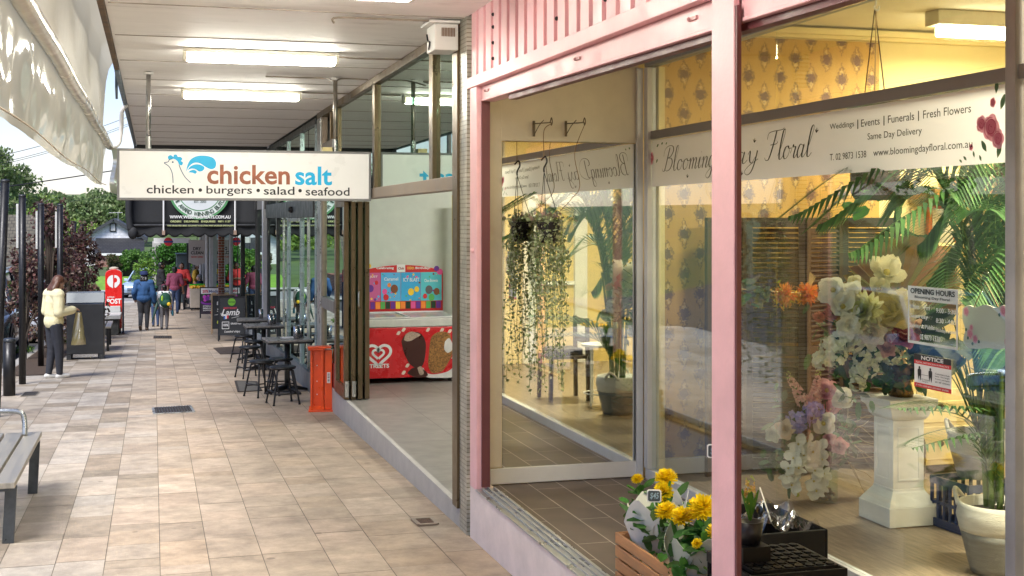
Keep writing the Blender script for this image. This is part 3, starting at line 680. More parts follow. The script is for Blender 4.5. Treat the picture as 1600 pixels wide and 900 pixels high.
for x, v, a, q in ((1560, .02, .3, .07), (1543, .05, -.6, .06), (1565, .22, .4, .07), (1558, .29, .1, .06), (1512, .02, -.9, .03), (1505, .012, -1, .025), (1524, .03, -.3, .03), (1535, .012, -.5, .03),
                   (1027, .275, 1.1, .04), (1034, .29, 1.3, .035), (1041, .285, 1.2, .03), (1012, .255, -.5, .045), (1026, .165, .9, .04), (1011, .05, .0, .05), (1010, .02, .5, .04)):
    u = bs(x); du, dv = math.sin(a)*q, math.cos(a)*q
    blob(mb, pl, [(u, v), (u+du*.5-dv*.22, v+dv*.5+du*.22), (u+du, v+dv), (u+du*.5+dv*.22, v+dv*.5-du*.22)], .001, 4)
mb.build('printed_roses', [pvc('film_rose', sr(236, 140, 166), 0., .03, .4, .25), pvc('film_rose_dark', sr(214, 96, 128), 0., .03, .4, .25), pvc('film_sprig', sr(96, 126, 98), 0., .03, .4, .2), pvc('film_rose_pale', sr(246, 186, 200), 0., .03, .4, .25)], ban)

# ================================================================ CHICKEN SHOP
cs = thing('takeaway_shop', 'open fronted takeaway shop with bronze framed upper glass and white step', 'shop', (2.1, 12, 0))
STEP = M('painted_step', (.50, .475, .44), rough=.7, var=.12, scale=5, bump=.2, dirt=.3)
mb = MB(); mb.loft([[(WALL, a, zg(a)-.2), (7.5, a, zg(a)-.2), (7.5, a, FLO-.012), (WALL, a, FLO-.012)] for a in (8.66, 12, 16.7)][::-1]); mb.build('floor_slab', STEP, cs)
FT = brick_mat('grey_floor_tile', (.25, .23, .205), (.27, .25, .225), (.13, .115, .10), .6, .6, msize=.004, axes='yx', rough=.38, off=0, noise=.18, bump=.1)
MB().box(WALL+.045, 7.4, 8.70, 16.3, FLO-.011, FLO).build('tiled_floor', FT, cs)
MB().box(WALL+.001, WALL+.044, 8.70, 16.3, FLO-.011, FLO+.001).build('step_edge', STEP, cs)
MOS = brick_mat('mosaic_tile', (.52, .50, .44), (.36, .35, .29), (.22, .2, .15), .03, .03, msize=.004, axes='yz', rough=.3, off=0, noise=.35, bump=.6)
MB().box(WALL-.012, WALL+.14, 8.445, 8.655, zg(8.5)-.1, CEIL-.002).build('mosaic_pier', MOS, cs)
MB().box(WALL-.03, WALL-.016, 8.66, 8.81, FLO+.001, CEIL-.08).box(WALL-.0155, WALL+.09, 8.66, 8.715, FLO+.001, CEIL-.002).build('door_jamb', BRONZE, cs)
PALE = M('pale_green_wall', (.66, .70, .62), rough=.6, var=.05)
MB().box(WALL+.10, 7.4, 8.661, 8.70, FLO, 3.3).build('side_wall', PALE, cs)
MB().box(WALL+.15, 7.4, 16.31, 16.45, FLO-.1, 3.35).build('inner_wall', PALE, cs)
MB().box(7.35, 7.5, 8.70, 16.31, FLO-.1, 3.35).build('rear_wall', PALE, cs)
MB().box(WALL+.10, 7.5, 8.66, 16.6, 3.36, 3.45).build('inner_ceiling', WHITE, cs)
MB().box(WALL+.2, 7.3, 16.29, 16.309, FLO+.001, FLO+.10).build('wall_skirting', M('grey_skirting', (.30, .30, .28), rough=.5), cs)
MB().box(3.85, 3.97, 16.295, 16.309, 1.25, 1.33).build('power_socket', WHITE, cs, bevel=.004)
# transom and upper glazing
MB().box(WALL-.015, WALL+.10, 8.716, 14.95, EYE+.222, EYE+.322).build('transom', BROWNG, cs, bevel=.003)
MB().box(WALL-.02, WALL+.08, 8.716, 16.66, CEIL-.075, CEIL-.003).build('upper_head', BRONZE, cs, bevel=.003)
for a in (9.56, 12.22, 14.9, 15.4): MB().box(WALL-.012, WALL+.07, a, a+.13 if a < 13 else a+.1, EYE+.323, CEIL-.077).build('upper_mullion', BRONZE, cs, bevel=.003)
for a, b in ((8.72, 9.555), (9.695, 12.215), (12.355, 14.895)): MB().box(WALL+.02, WALL+.026, a, b, EYE+.323, CEIL-.077).build('upper_pane', GLASS_G, cs)
mb = MB()
for i in range(9): mb.box(WALL+.10+.006*(i % 2), WALL+.108+.006*(i % 2), 8.74+i*.088, 8.74+i*.088+.082, EYE+.33, CEIL-.08)
mb.build('vertical_blind', M('sage_blind', (.09, .16, .135), rough=.7), cs)
MB().box(WALL+.14, WALL+.16, 9.7, 16.2, EYE+.33, CEIL-.08).build('bulkhead', M('grey_green_bulkhead', (.17, .20, .18), rough=.6), cs)
# fixed glass beyond the folding doors
mb = MB().box(WALL-.01, WALL+.06, 14.97, 15.07, FLO, EYE+.9); mb.box(WALL-.01, WALL+.06, 16.2, 16.30, FLO, CEIL-.08); mb.build('fixed_frame', BROWNG, cs, bevel=.003)
MB().box(WALL-.02, WALL+.06, 16.31, 16.66, zg(16.5), CEIL-.08).build('silver_post', ALU, cs, bevel=.003)
MB().box(WALL-.02, WALL+.065, 15.075, 16.195, .88, 1.02).build('mid_rail', M('grey_rail', (.26, .25, .24), rough=.4, metal=.4), cs, bevel=.003)
MB().box(WALL+.02, WALL+.026, 15.075, 16.195, FLO+.3, .878).build('fixed_pane', GLASS_G, cs)
MB().box(WALL+.02, WALL+.026, 15.075, 16.195, 1.022, EYE+.88).build('fixed_pane', GLASS_G, cs)
MB().box(WALL+.01, WALL+.05, 15.075, 16.195, FLO, FLO+.298).build('red_kick_panel', tint('kick_red', (150, 40, 38)), cs)
MB().box(WALL-.015, WALL+.10, 14.96, 16.2, EYE+.885, EYE+.985).build('fixed_transom', BROWNG, cs, bevel=.003)

# folding doors pushed together
fd = thing('folding_door', 'bronze framed folding doors stacked open at the far side of the takeaway', 'folding door', (2.2, 14.3, FLO))
for i in range(4):
    x = WALL-.02+i*.079
    mb = MB(); a, b = 14.2, 14.92; z0, z1 = FLO+.012, EYE+.218
    for q in (a, b-.06): mb.box(x, x+.05, q, q+.06, z0, z1)
    mb.box(x, x+.05, a+.0605, b-.0605, z0, z0+.14); mb.box(x, x+.05, a+.0605, b-.0605, z1-.06, z1)
    lf = mb.build('door_leaf', BRONZE, fd, bevel=.003)
    MB().box(x+.022, x+.028, a+.061, b-.061, z0+.141, z1-.061).build('pane', GLASS_G, lf)
    if i in (0, 1): MB().obox((x+.03, 14.19, FLO+.13), (.022, 0, 0), (0, .012, 0), (0, 0, .09)).build('roller_hinge', STEEL, lf, bevel=.004)
    if i == 2: MB().tube(smooth_pts([(x+.025, 14.2, 1.0), (x+.0, 14.15, 1.03), (x+.0, 14.15, 1.17), (x+.025, 14.2, 1.2)], 5), .008, 8).build('handle', STEEL, lf)
# alarm box at the ceiling corner
ab = thing('alarm_box', 'grimy white sheet metal box under the canopy beside the pink fascia', 'alarm box', (1.98, 8.85, 3.2))
p0 = P(672, 80, r=1.93); 
MB().box(1.88, 2.05, 8.62, 8.88, CEIL-.215, CEIL-.03).build('case', WHITE, ab, bevel=.008)
mb = MB(); pk = Plane((1.88, 8.619, CEIL-.2), (1, 0, 0))
for i in range(9): mb.box(1.93+i*.011, 1.936+i*.011, 8.612, 8.6195, CEIL-.12, CEIL-.06)
mb.build('grille', M('rusty_grille', (.30, .21, .16), rough=.7, dirt=.4), ab)
MB().tube(smooth_pts([(1.876, 8.80, CEIL-.19), (1.872, 8.74, CEIL-.15), (1.876, 8.82, CEIL-.13), (1.872, 8.84, CEIL-.08)], 6), .006, 6).build('cable', BLACK, ab)
MB().box(1.84, 2.06, 8.60, 8.91, CEIL-.028, CEIL-.009).build('cover', WHITE, ab, bevel=.003)

# ================================================================ SHOPS FARTHER ALONG
def room(parent, s0, s1, depth, zfl, col, name='room_shell'):
    mb = MB(); zc = 3.2
    mb.box(WALL+depth, WALL+depth+.1, s0, s1, zfl-.3, zc); mb.box(WALL+.12, WALL+depth-.001, s0, s0+.06, zfl-.3, zc); mb.box(WALL+.12, WALL+depth-.001, s1-.06, s1, zfl-.3, zc)
    mb.box(WALL+.12, WALL+depth, s0+.061, s1-.061, zc+.001, zc+.1)
    mb.build(name, col, parent)
    MB().loft([[(WALL+.05, a, zg(a)-.3), (WALL+depth, a, zg(a)-.3), (WALL+depth, a, zg((s0+s1)/2)+.05), (WALL+.05, a, zg((s0+s1)/2)+.05)] for a in (s0+.07, s1-.07)][::-1]).build('room_floor', M('grey_vinyl', (.2, .2, .2), rough=.4), parent)
bu = thing('butcher_shop', 'glass fronted shop with dark frames and sliding door beyond the takeaway', 'shop', (2.1, 20, zg(20)))
room(bu, 16.75, 25, 5, zg(20), M('shop_room_grey', (.35, .36, .35), rough=.6))
zs = zg(21)
mb = MB()
for a in (22.4, 24.3): mb.box(WALL-.01, WALL+.07, a, a+.09, zg(a)-.05, CEIL-.06)
mb.box(WALL-.035, WALL+.10, 17.0, 24.3, 2.03, 2.28); mb.box(WALL-.012, WALL+.075, 16.95, 24.9, CEIL-.12, CEIL-.04)
mb.build('dark_frame', M('graphite_frame', (.06, .063, .067), rough=.4, metal=.4), bu, bevel=.003)
for a in (16.9, 18.7, 20.6): MB().box(WALL-.01, WALL+.07, a, a+.09, zg(a)-.05, CEIL-.12).build('pale_frame', M('cyan_silver_frame', (.42, .52, .54), rough=.3, metal=.5), bu, bevel=.003)
mb = MB()
for a in (17.9, 21.4): mb.box(WALL+.0, WALL+.05, a, a+.05, zg(a), 2.02)
mb.box(WALL-.02, WALL+.06, 18.8, 20.58, 1.97, 2.025); mb.build('silver_door_frame', ALU, bu, bevel=.003)
for a, b in ((16.99, 17.89), (17.96, 18.69), (18.8, 20.59), (20.7, 21.39), (21.46, 22.39), (22.5, 24.29)):
    MB().box(WALL+.02, WALL+.028, a, b, zg(b)+.28, 2.025).build('shop_pane', GLASS_G, bu); MB().box(WALL+.02, WALL+.028, a, b, 2.29, CEIL-.125).build('upper_pane', GLASS_G, bu)
mb = MB().loft([[(WALL-.03, a, zg(a)-.1), (WALL+.08, a, zg(a)-.1), (WALL+.08, a, zg(a)+.27), (WALL-.03, a, zg(a)+.27)] for a in (16.7, 20, 24.9)][::-1]); mb.build('base_sill', M('slate_sill', (.16, .18, .19), rough=.5), bu)
MB().sphere((WALL-.05, 19.6, 2.15), .05, 10, 8).build('door_sensor', BLACK, bu)
MB().box(WALL+.30, WALL+1.0, 18, 24, zg(22), zg(22)+1.15).build('display_counter', M('counter_steel', (.5, .52, .52), rough=.3, metal=.5), bu)
mb = MB()
for i in range(26): mb.col = random.choice([(.5, .07, .05), (.6, .5, .4), (.15, .3, .12), (.7, .5, .1), (.1, .2, .5), (.7, .7, .7)]); y = 17.3+random.random()*7; z = random.choice([.9, 1.3, 1.7]); mb.box(WALL+4.6, WALL+4.9, y, y+.25, z-.5, z-.25)
mb.build('shelf_goods', COLR, bu, colattr=True)
fr = thing('far_shop_row', 'farther row of shops with a brick pier and pale columns under a low canopy', 'shop', (2.1, 40, zg(40)))
room(fr, 25.05, 60, 5, zg(45), M('dim_room', (.30, .30, .29), rough=.6))
for a, w_ in ((26.9, .1), (31.5, .12)): MB().box(WALL-.03, WALL+.07, a, a+w_, zg(a)-.1, 2.6).build('black_frame', BLACK, fr)
for a in (25.1, 36.2, 47.5, 51.0, 54.5, 58): MB().box(WALL-(.02 if a < 40 else .10), WALL+.08, a, a+.3, zg(a)-.1, 2.6).build('pale_column', M('pale_column_paint', (.58, .58, .56), rough=.6), fr)
BRK = brick_mat('red_brick', (.30, .095, .055), (.24, .075, .045), (.4, .36, .3), .24, .086, msize=.01, axes='xz', rough=.85)
MB().box(WALL-.07, WALL+.08, 41.5, 41.9, zg(42)-.1, 2.6).build('brick_pier', BRK, fr)
for a, b in ((25.41, 26.89), (27.01, 29.19), (29.31, 31.49), (31.63, 33.39), (33.72, 34.99), (35.11, 37.19), (37.52, 38.99), (39.11, 41.49), (41.92, 47.49), (47.81, 50.99), (51.31, 54.49)):
    MB().box(WALL+.02, WALL+.028, a, b, zg(b)+.3, 2.2).build('shop_pane', GLASS_G, fr)
mb = MB().loft([[(WALL-.0, a, zg(a)-.1), (WALL+.08, a, zg(a)-.1), (WALL+.08, a, zg(a)+.29), (WALL-.0, a, zg(a)+.29)] for a in (25.05, 40, 60)][::-1]); mb.build('low_wall', M('blue_grey_sill', (.22, .25, .27), rough=.6), fr)
MB().box(WALL, WALL+.09, 25.05, 60, 2.21, 3.6).build('upper_wall', M('dark_upper_wall', (.12, .115, .11), rough=.7), fr)
mb = MB().box(-.45, WALL-.01, 28.2, 60, 2.62, 2.86); mb.build('low_canopy', M('dull_canopy', (.30, .29, .28), rough=.7), fr)
for a in (46, 52): MB().tube([(1.82, a, zg(a)), (1.82, a, 2.6)], .06, 10).build('pale_pole', MATS['pale_column_paint'], fr)
# roofs over the shops keep the daylight out
MB().box(WALL+.02, 8, 16.6, 60, 3.62, 3.8).build('roof', GREYB, fr)
MB().box(WALL+.06, 8, -4, 16.58, CEIL+.13, CEIL+.3).build('roof', GREYB, cs)

# black butcher's awning hanging across the end of the canopy
aw = thing('black_awning', 'black canvas drop awning with a round white badge and scalloped edge', 'awning', (.8, 27.5, 1.65))
AWB = M('black_canvas', (.017, .018, .02), rough=.75, var=.25, scale=4, bump=.2, bscale=200)
AS = 27.5
def ax_(x, y): q = P(x, y, s=AS); return q
zt_, zb_ = EYE+1.0, ax_(300, 352).z
xl, xr = ax_(206, 340).x, ax_(413, 340).x
MB().grid(lambda u, v: (xl+(xr-xl)*u, AS+.03*math.sin(u*19)+.02*math.sin(u*7+v*3), zb_+(zt_-zb_)*v), 60, 12).build('canvas', AWB, aw, smooth=True, thick=.006)
mb = MB(); n = 96; sc_ = 11
def hem(u, v):
    drop = ax_(300, 366).z-.07*abs(math.sin(math.pi*u*sc_))
    return (xl+(xr-xl)*u, AS-.02+.02*math.sin(u*23), zb_+.005+(drop-zb_)*v)
mb.grid(hem, n, 5); mb.build('scalloped_valance', AWB, aw, smooth=True, thick=.006)
MB().cyl((xl-.02, AS-.03, zb_), (xr, AS-.03, zb_), .03, n=10).build('bottom_rail', CHAR, aw)
pw = Plane((0, AS-.055, 0), (1, 0, 0))
mb = MB()
def au(x): return ax_(x, 330).x
def av(y): return ax_(300, y).z
cxb, cyb, rb = au(312), av(296), au(312+48)-au(312)
mb.mi = 0; disc(mb, pw, cxb, cyb, rb, .000, 48); mb.mi = 1; disc(mb, pw, cxb, cyb, rb*.93, .003, 48); mb.mi = 0; disc(mb, pw, cxb, cyb, rb*.72, .006, 40); mb.mi = 2; disc(mb, pw, cxb, cyb, rb*.69, .009, 40)
mb.build('round_badge', [tint('badge_green', (88, 150, 98)), tint('badge_pale', (222, 230, 222)), tint('badge_white', (214, 220, 220))], aw)
mb = MB(); arc = 'MULTI AWARD WINNING BUTCHERS'
for i, ch in enumerate(arc):
    if ch == ' ': continue
    a = math.pi+ (i+.5)/len(arc)*math.pi
    pc = Plane(pw.p(cxb+rb*.82*math.cos(a), cyb+rb*.82*math.sin(a)), (-math.sin(a), 0, math.cos(a)), (-math.cos(a), 0, -math.sin(a)))
    hh = rb*.14; ww = hh*(.35 if ch == 'I' else .8)
    put_text(mb, ch, pc, -ww/2, -hh/2, ww/2, hh/2, .02, .012)
put_text(mb, 'EST. 2003', pw, au(303), av(317), au(322), av(313), .02, .012)
mb.build('badge_lettering', tint('badge_ink', (60, 84, 70)), aw)
mb = MB(); put_text(mb, 'WWW.WEBSTERSMEATS.COM.AU', pw, au(265), av(341.5), au(360), av(336.5), .03, .004); mb.build('web_lettering', INKW, aw)
mb = MB(); put_text(mb, 'ORDERS   DELIVERIES   ENQUIRIES   9871 1137', pw, au(266), av(348), au(360), av(344.5), .02, .004)
put_text(mb, 'THE GRASS FED BEEF, GOURMET & GLUTEN FREE SAUSAGE SPECIALISTS', pw, au(261), av(354), au(365), av(351.5), .02, .034); mb.build('small_lettering', tint('lime_ink', (206, 214, 150)), aw)
mb = MB()
for x in (255.5, 367): mb.tube([pw.p(au(x), zb_-.12, .03), pw.p(au(x), zt_, .03)], .018, 6)
mb.build('pull_strap', INKW, aw)
mb = MB()
for x in (255.5, 367): mb.box(au(x)-.03, au(x)+.03, AS-.1, AS-.04, zb_-.2, zb_-.1)
mb.build('buckle', M('rusty_buckle', (.35, .24, .18), rough=.6), aw)
mb = MB(); mb.tube(smooth_pts([(xl-.03, AS-.05, zt_), (xl-.06, AS-.05, zb_+.3), (xl-.02, AS-.06, zb_-.1)], 6), [.07]*13, 8); mb.sphere((xl+.02, AS-.08, zb_-.16), (.1, .08, .13), 10, 8); mb.build('rolled_side', AWB, aw, smooth=True)
# ================================================================ HANGING SIGN
SG = 12.4
hs = thing('hanging_sign', 'lit white lightbox sign for chicken and burgers hanging under the canopy', 'sign', (.85, SG, 2.4))
xl, xr = P(183, 270, s=SG).x, P(578, 270, s=SG).x
zt0, zb0 = P(380, 235, s=SG).z, P(380, 313.5, s=SG).z
SW, SH = xr-xl, zt0-zb0
mb = MB()
for a, b, c, d in ((xl, xr, zb0, zb0+.022), (xl, xr, zt0-.022, zt0), (xl, xl+.022, zb0+.0225, zt0-.0225), (xr-.022, xr, zb0+.0225, zt0-.0225)): mb.box(a, b, SG-.075, SG+.075, c, d)
mb.build('frame', M('grey_sign_frame', (.27, .27, .275), rough=.5), hs, bevel=.003)
MB().box(xl+.0225, xr-.0225, SG-.068, SG+.068, zb0+.0225, zt0-.0225).build('light_panel', M('lit_opal_acrylic', (.74, .73, .70), rough=.35, var=.02, emit=(1, .96, .89), estr=.085), hs)
sp = Plane((xl, SG-.068, zb0), (1, 0, 0))
def sx(x): return (x-5)/1515*SW
def sy(y): return (352-y)/307*SH
TEAL = M('backlit_teal', sr(22, 158, 200), rough=.4, var=.04, emit=sr(22, 158, 200), estr=.14); COPPER = M('backlit_copper', sr(150, 88, 62), rough=.45, var=.35, scale=9, emit=sr(150, 88, 62), estr=.09)
mb = MB(); put_text(mb, 'chicken', sp, sx(524), sy(254), sx(1018), sy(135), .022); mb.build('copper_lettering', COPPER, hs)
mb = MB(); put_text(mb, 'salt', sp, sx(1050), sy(256), sx(1276), sy(140), .022); mb.build('teal_lettering', TEAL, hs)
mb = MB()
for wd, a, b, top, bot in (('chicken', 174, 446, 262, 312), ('burgers', 520, 790, 264, 326), ('salad', 860, 1046, 266, 316), ('seafood', 1114, 1385, 268, 320)): put_text(mb, wd, sp, sx(a), sy(bot), sx(b), sy(top), .008)
for x in (484, 827, 1080): disc(mb, sp, sx(x), sy(290), .017)
mb.build('black_lettering', INK, hs)
mb = MB()
def ss_(pts): return [(sx(a), sy(b)) for a, b in pts]
blob(mb, sp, ss_([(402, 180), (410, 140), (430, 105), (470, 85), (520, 84), (560, 96), (577, 125), (570, 155), (545, 163), (515, 150), (480, 128), (445, 128), (418, 150)]))
blob(mb, sp, ss_([(410, 172), (425, 150), (455, 136), (485, 138), (508, 152), (500, 172), (478, 178), (455, 164), (430, 162)]))
blob(mb, sp, ss_([(414, 184), (430, 172), (450, 170), (464, 180), (455, 192), (440, 186)]))
blob(mb, sp, ss_([(300, 108), (296, 92), (312, 82), (328, 92), (330, 82), (345, 78), (354, 92), (368, 92), (380, 104), (372, 116), (383, 126), (376, 142), (360, 136), (352, 118), (330, 104)]), n=4)
mb.build('wing_emblem', TEAL, hs)
mb = MB()
for pts in ([(326, 248), (324, 210), (318, 180), (302, 150), (274, 130)], [(274, 128), (298, 122), (304, 110), (322, 104)], [(360, 138), (372, 170), (395, 212), (428, 246)]): ribbon(mb, sp, smooth_pts(ss_(pts), 6), .0065)
disc(mb, sp, sx(324), sy(124), .008); mb.build('bird_outline', tint('petrol', (18, 74, 110)), hs)
for i, x in enumerate((232, 524)):
    q = P(x, 180, s=SG)
    o = MB().cyl((q.x, SG, zt0), (q.x, SG, CEIL-.001), .021, n=12).build('hanger_post', STEEL if i == 0 else M('scuffed_steel', (.34, .31, .27), rough=.35, metal=.8, dirt=.3), hs, smooth=True)
    MB().cyl((q.x, SG, CEIL-.03), (q.x, SG, CEIL-.008), .045, n=12).build('flange', WHITE, o)
    MB().cyl((q.x, SG, zt0+.001), (q.x, SG, zt0+.12), .027, n=12).build('sleeve', ALU, o)
MB().box(P(503, 235, s=SG).x, P(518, 235, s=SG).x, SG-.05, SG+.05, zt0+.001, zt0+.04).build('junction_box', MATS['pale_yellow_jamb'], hs)

# ================================================================ CLEAR DROP BLIND along the kerb side
PVC = pvc('cloudy_pvc', (.52, .475, .335), .08, .36, .06); PVC2 = pvc('ribbed_pvc', (.56, .51, .39), .03, .06, .4)
bl = thing('drop_blind', 'cloudy plastic drop blind with a rolled pipe hanging from the canopy edge', 'blind', (-.5, 9, 2.7))
BR = -.5
def by(x, y): return P(x, y, r=BR)
PZ, HZ_ = EYE+.885, EYE+.40
def upper(u, v):
    s = 3.2+u*(13.85-3.2); return (BR+.12*(v**6)+.004*math.sin(s*150)+.012*math.sin(s*3.1+v*4), s, PZ+.05+(CEIL+.25-PZ)*v)
MB().grid(upper, 700, 6).build('ribbed_sheet', PVC2, bl, smooth=True)
def hemfn(u, v):
    s = 3.2+u*(15.6-3.2)
    wv = .028*math.sin(s*2.6+v*1.4+math.sin(s*1.3)*1.5)*(1-v*.6)+.012*math.sin(s*6.3-v*1.6+math.sin(s*2.1))+.004*math.sin(s*15+v*2)
    return (BR-.03+wv*(.15+.85*math.sin(math.pi*min(1, v*1.15)))-.05*(1-v), s, HZ_+.012*math.sin(s*1.3)+(PZ-HZ_-.01*math.sin(s*1.3))*v)
MB().grid(hemfn, 260, 16).build('hanging_skirt', PVC, bl, smooth=True)
MB().tube([(BR, 3.2+i*.5, PZ+.008*math.sin(i)) for i in range(26)], .045, 12).build('roll_pipe', M('plastic_wrapped_pipe', (.60, .57, .48), rough=.18, var=.15, scale=3), bl, smooth=True)
MB().tube([(BR-.02, 3.2+i*.5, HZ_+.012*math.sin((3.2+i*.5)*1.3)) for i in range(25)], .004, 6).build('hem_rope', M('beige_rope', (.45, .38, .28)), bl)
e = Vector((BR, 15.7, PZ))
MB().tube(smooth_pts([e+Vector((0, -.15, 0)), e+Vector((.02, .1, -.02)), e+Vector((.1, .22, .05)), e+Vector((.13, .2, .25)), e+Vector((.14, .1, .42)), e+Vector((.2, .05, .5))], 6), .025, 10).build('curved_end_pipe', M('white_pipe', (.74, .72, .68), rough=.3), bl, smooth=True)
MB().grid(lambda u, v: (BR+.02+.16*u+.02*math.sin(v*6), 15.7-.1*u, PZ-.03-(.52+.05*u)*v), 4, 10).build('end_flap', PVC, bl, smooth=True)
MB().obox((BR+.13, 13.8, PZ+.58), (.012, 0, 0), (0, .10, -.05), (0, .0, .14)).build('torn_bracket', M('teal_grey_sheet', (.10, .14, .18), rough=.5), bl)

# ================================================================ FOOTPATH FURNITURE
def gp(x, y): return P(x, y)
# slatted bench near the camera
bn = thing('park_bench', 'slatted timber bench with dark metal legs at the near kerb side', 'bench', (-1.15, 10, zg(10)))
SLT = M('weathered_slat', (.25, .23, .19), rough=.4, var=.3, scale=4, stretch=(6, .5, 1), bump=.1)
for i in range(4):
    x1 = -.885-.145*i
    MB().box(x1-.125, x1, 8.98, 11.1, .205, .245).build('slat', SLT, bn, bevel=.004)
DKL = M('slate_metal', (.075, .085, .095), rough=.38, metal=.5, var=.2, scale=14)
for y in (9.12, 10.92):
    for x in (-.93, -1.38):
        MB().bar((x+.01, y, .200), (x-.012*(1 if x > -1 else -1), y+.02, zg(y)), .075, .04).build('leg', DKL, bn, bevel=.004)
    MB().box(-1.43, -.93, y-.03, y+.03, .166, .204).build('cross_rail', DKL, bn, bevel=.004)
MB().tube(smooth_pts([(-1.0, 10.92, .246), (-1.005, 10.95, .36), (-1.04, 10.96, .43), (-1.2, 10.96, .445), (-1.42, 10.96, .44)], 6), .021, 10).build('armrest', M('brushed_grey', (.40, .42, .42), rough=.3, metal=.8), bn, smooth=True)

# grates, pits, mats
def flat(name, pts, label, cat, mat, frame=None, bars=0, barmat=None, group=None):
    ps = [gp(*p) for p in pts]; c = sum(ps, Vector())/4
    t = thing(name, label, cat, c, group)
    up = Vector((0, 0, .004)); mb = MB(); mb.prism([p+up for p in ps], (0, 0, .006)); mb.build('plate', mat, t)
    if frame:
        mb = MB()
        for i in range(4): mb.bar(ps[i]+Vector((0, 0, .008)), ps[(i+1) % 4]+Vector((0, 0, .008)), .03, .012)
        mb.build('rim', frame, t)
    if bars:
        mb = MB()
        for i in range(1, bars):
            f = i/bars; mb.bar(ps[0].lerp(ps[1], f)+Vector((0, 0, .013)), ps[3].lerp(ps[2], f)+Vector((0, 0, .013)), .012, .006)
        mb.build('grille', barmat or BLACK, t)
    return t
GRT = M('dark_grate', (.05, .04, .035), rough=.7, var=.4, scale=30, bump=.4)
MATM = M('brown_coir', (.07, .05, .04), rough=.95, var=.4, scale=60, bump=.7)
flat('drain_grate', [(239, 638.5), (297, 635), (303, 644.5), (241, 647.5)], 'dark rectangular drain grate with pale rim in the middle of the footpath', 'drain grate', GRT, ALU, 14)
flat('drain_grate', [(240, 525), (268, 525), (268.5, 529), (239.5, 529)], 'small dark drain grate just behind the two walkers', 'drain grate', GRT, None, 8)
flat('drain_grate', [(38, 614), (62, 613.2), (57, 619), (31, 620)], 'small slotted drain grate beside the black bollard', 'drain grate', M('pale_slot', (.30, .27, .23)), None, 9)
flat('utility_pit', [(645, 813), (674, 811), (683, 820), (655, 822)], 'small broken square pit in the paving by the white step', 'pit', M('pit_dirt', (.10, .055, .035), rough=.95, var=.5, scale=40, bump=.8), BROWNG)
flat('doormat', [(333, 544), (381, 541), (392, 552), (344, 554)], 'brown bristle doormat on the paving behind the bar stools', 'doormat', MATM)
flat('inspection_cover', [(368, 596), (400, 597), (408, 611), (373, 613)], 'grey square inspection cover beside the nearer stools', 'cover', M('grey_cover', (.13, .12, .105), rough=.8, var=.3, bump=.3), GRT)

# bollard
b0 = gp(14.5, 618)
bo = thing('bollard', 'short round black bollard at the kerb in front of the tall poles', 'bollard', b0)
MB().cyl(b0+Vector((0, 0, -.03)), b0+Vector((0, 0, .72)), .079, n=20).build('post', BLACK, bo, smooth=True)
MB().lathe(b0+Vector((0, 0, .722)), [(.079, 0), (.082, .01), (.082, .035), (.07, .05), (.02, .058)], 20).build('cap', M('dark_grey_cap', (.05, .055, .06), rough=.3, metal=.4), bo, smooth=True)
# tall poles around the tree beds
def tall_pole(base, top, label, fin=True):
    t = thing('tall_pole', label, 'pole', base, 'slim black poles round the red leaved trees')
    rr = .05
    MB().cyl(base+Vector((0, 0, -.05)), top, rr, n=14).build('shaft', BLACK, t, smooth=True)
    MB().lathe(top+Vector((0, 0, .001)), [(rr, 0), (rr+.004, .01), (rr, .03), (.015, .04)], 14).build('cap', CHAR, t, smooth=True)
    if fin: MB().box(top.x-rr-.035, top.x-rr-.002, top.y-.02, top.y+.02, top.z-.75, top.z-.10).build('light_strip', M('pale_strip', (.62, .62, .58), rough=.4), t, bevel=.004)
    return t
def vtop(b, y): # point straight above b seen at row y
    return Vector((b.x, b.y, EYE+(HZ-y)/ppm(b)))
q = gp(-7, 652); tp = vtop(q, 285); tp.x += .105
tall_pole(q, tp, 'leaning slim black pole nearest the camera, cut by the photo edge')
q = gp(35, 600); tall_pole(q, vtop(q, 308), 'slim black pole standing between the bollard and the woman in yellow')
q = gp(64, 573); tall_pole(q, vtop(q, 321), 'slim black pole rising behind the back of the woman in yellow')
q = gp(94, 566); tall_pole(q, vtop(q, 322), 'slim black pole rising behind the head of the woman in yellow')
q = P(116, 525, r=-1.95); q.z = zg(q.y); tall_pole(q, vtop(q, 348), 'slim black pole above the dark bin, the shorter looking of the pair in the leaves')
q = P(128, 525, r=-1.78); q.z = zg(q.y); tall_pole(q, vtop(q, 352), 'slim black pole between the dark bin and the red post box')
# litter bin
b0 = gp(133, 562)
bi = thing('litter_bin', 'charcoal steel litter bin with a sloping hood beside the woman in yellow', 'bin', b0)
x, y, z = b0; y += .02
MB().box(x-.325, x+.325, y, y+.62, z+.10, z+1.02).build('body', CHAR, bi, bevel=.008)
mb = MB()
for sx0 in (-.325, .245): mb.box(x+sx0, x+sx0+.08, y+.001, y+.6, z, z+.099)
mb.box(x-.245, x+.245, y+.30, y+.34, z+.02, z+.099); mb.build('foot', CHAR, bi)
mb = MB()
for a in (-.326, .316): mb.prism([(x+a, y+.04, z+1.021), (x+a, y+.6, z+1.021), (x+a, y+.50, z+1.2), (x+a, y+.16, z+1.2)], (.01, 0, 0))
mb.prism([(x-.33, y-.005, z+1.05), (x-.33, y+.10, z+1.225), (x-.33, y+.108, z+1.215), (x-.33, y+.008, z+1.042)], (.66, 0, 0))
mb.prism([(x-.33, y+.10, z+1.225), (x-.33, y+.56, z+1.225), (x-.33, y+.56, z+1.213), (x-.33, y+.11, z+1.213)], (.66, 0, 0))
mb.build('hood', M('mid_grey_steel', (.17, .185, .19), rough=.4, metal=.3, var=.1), bi)
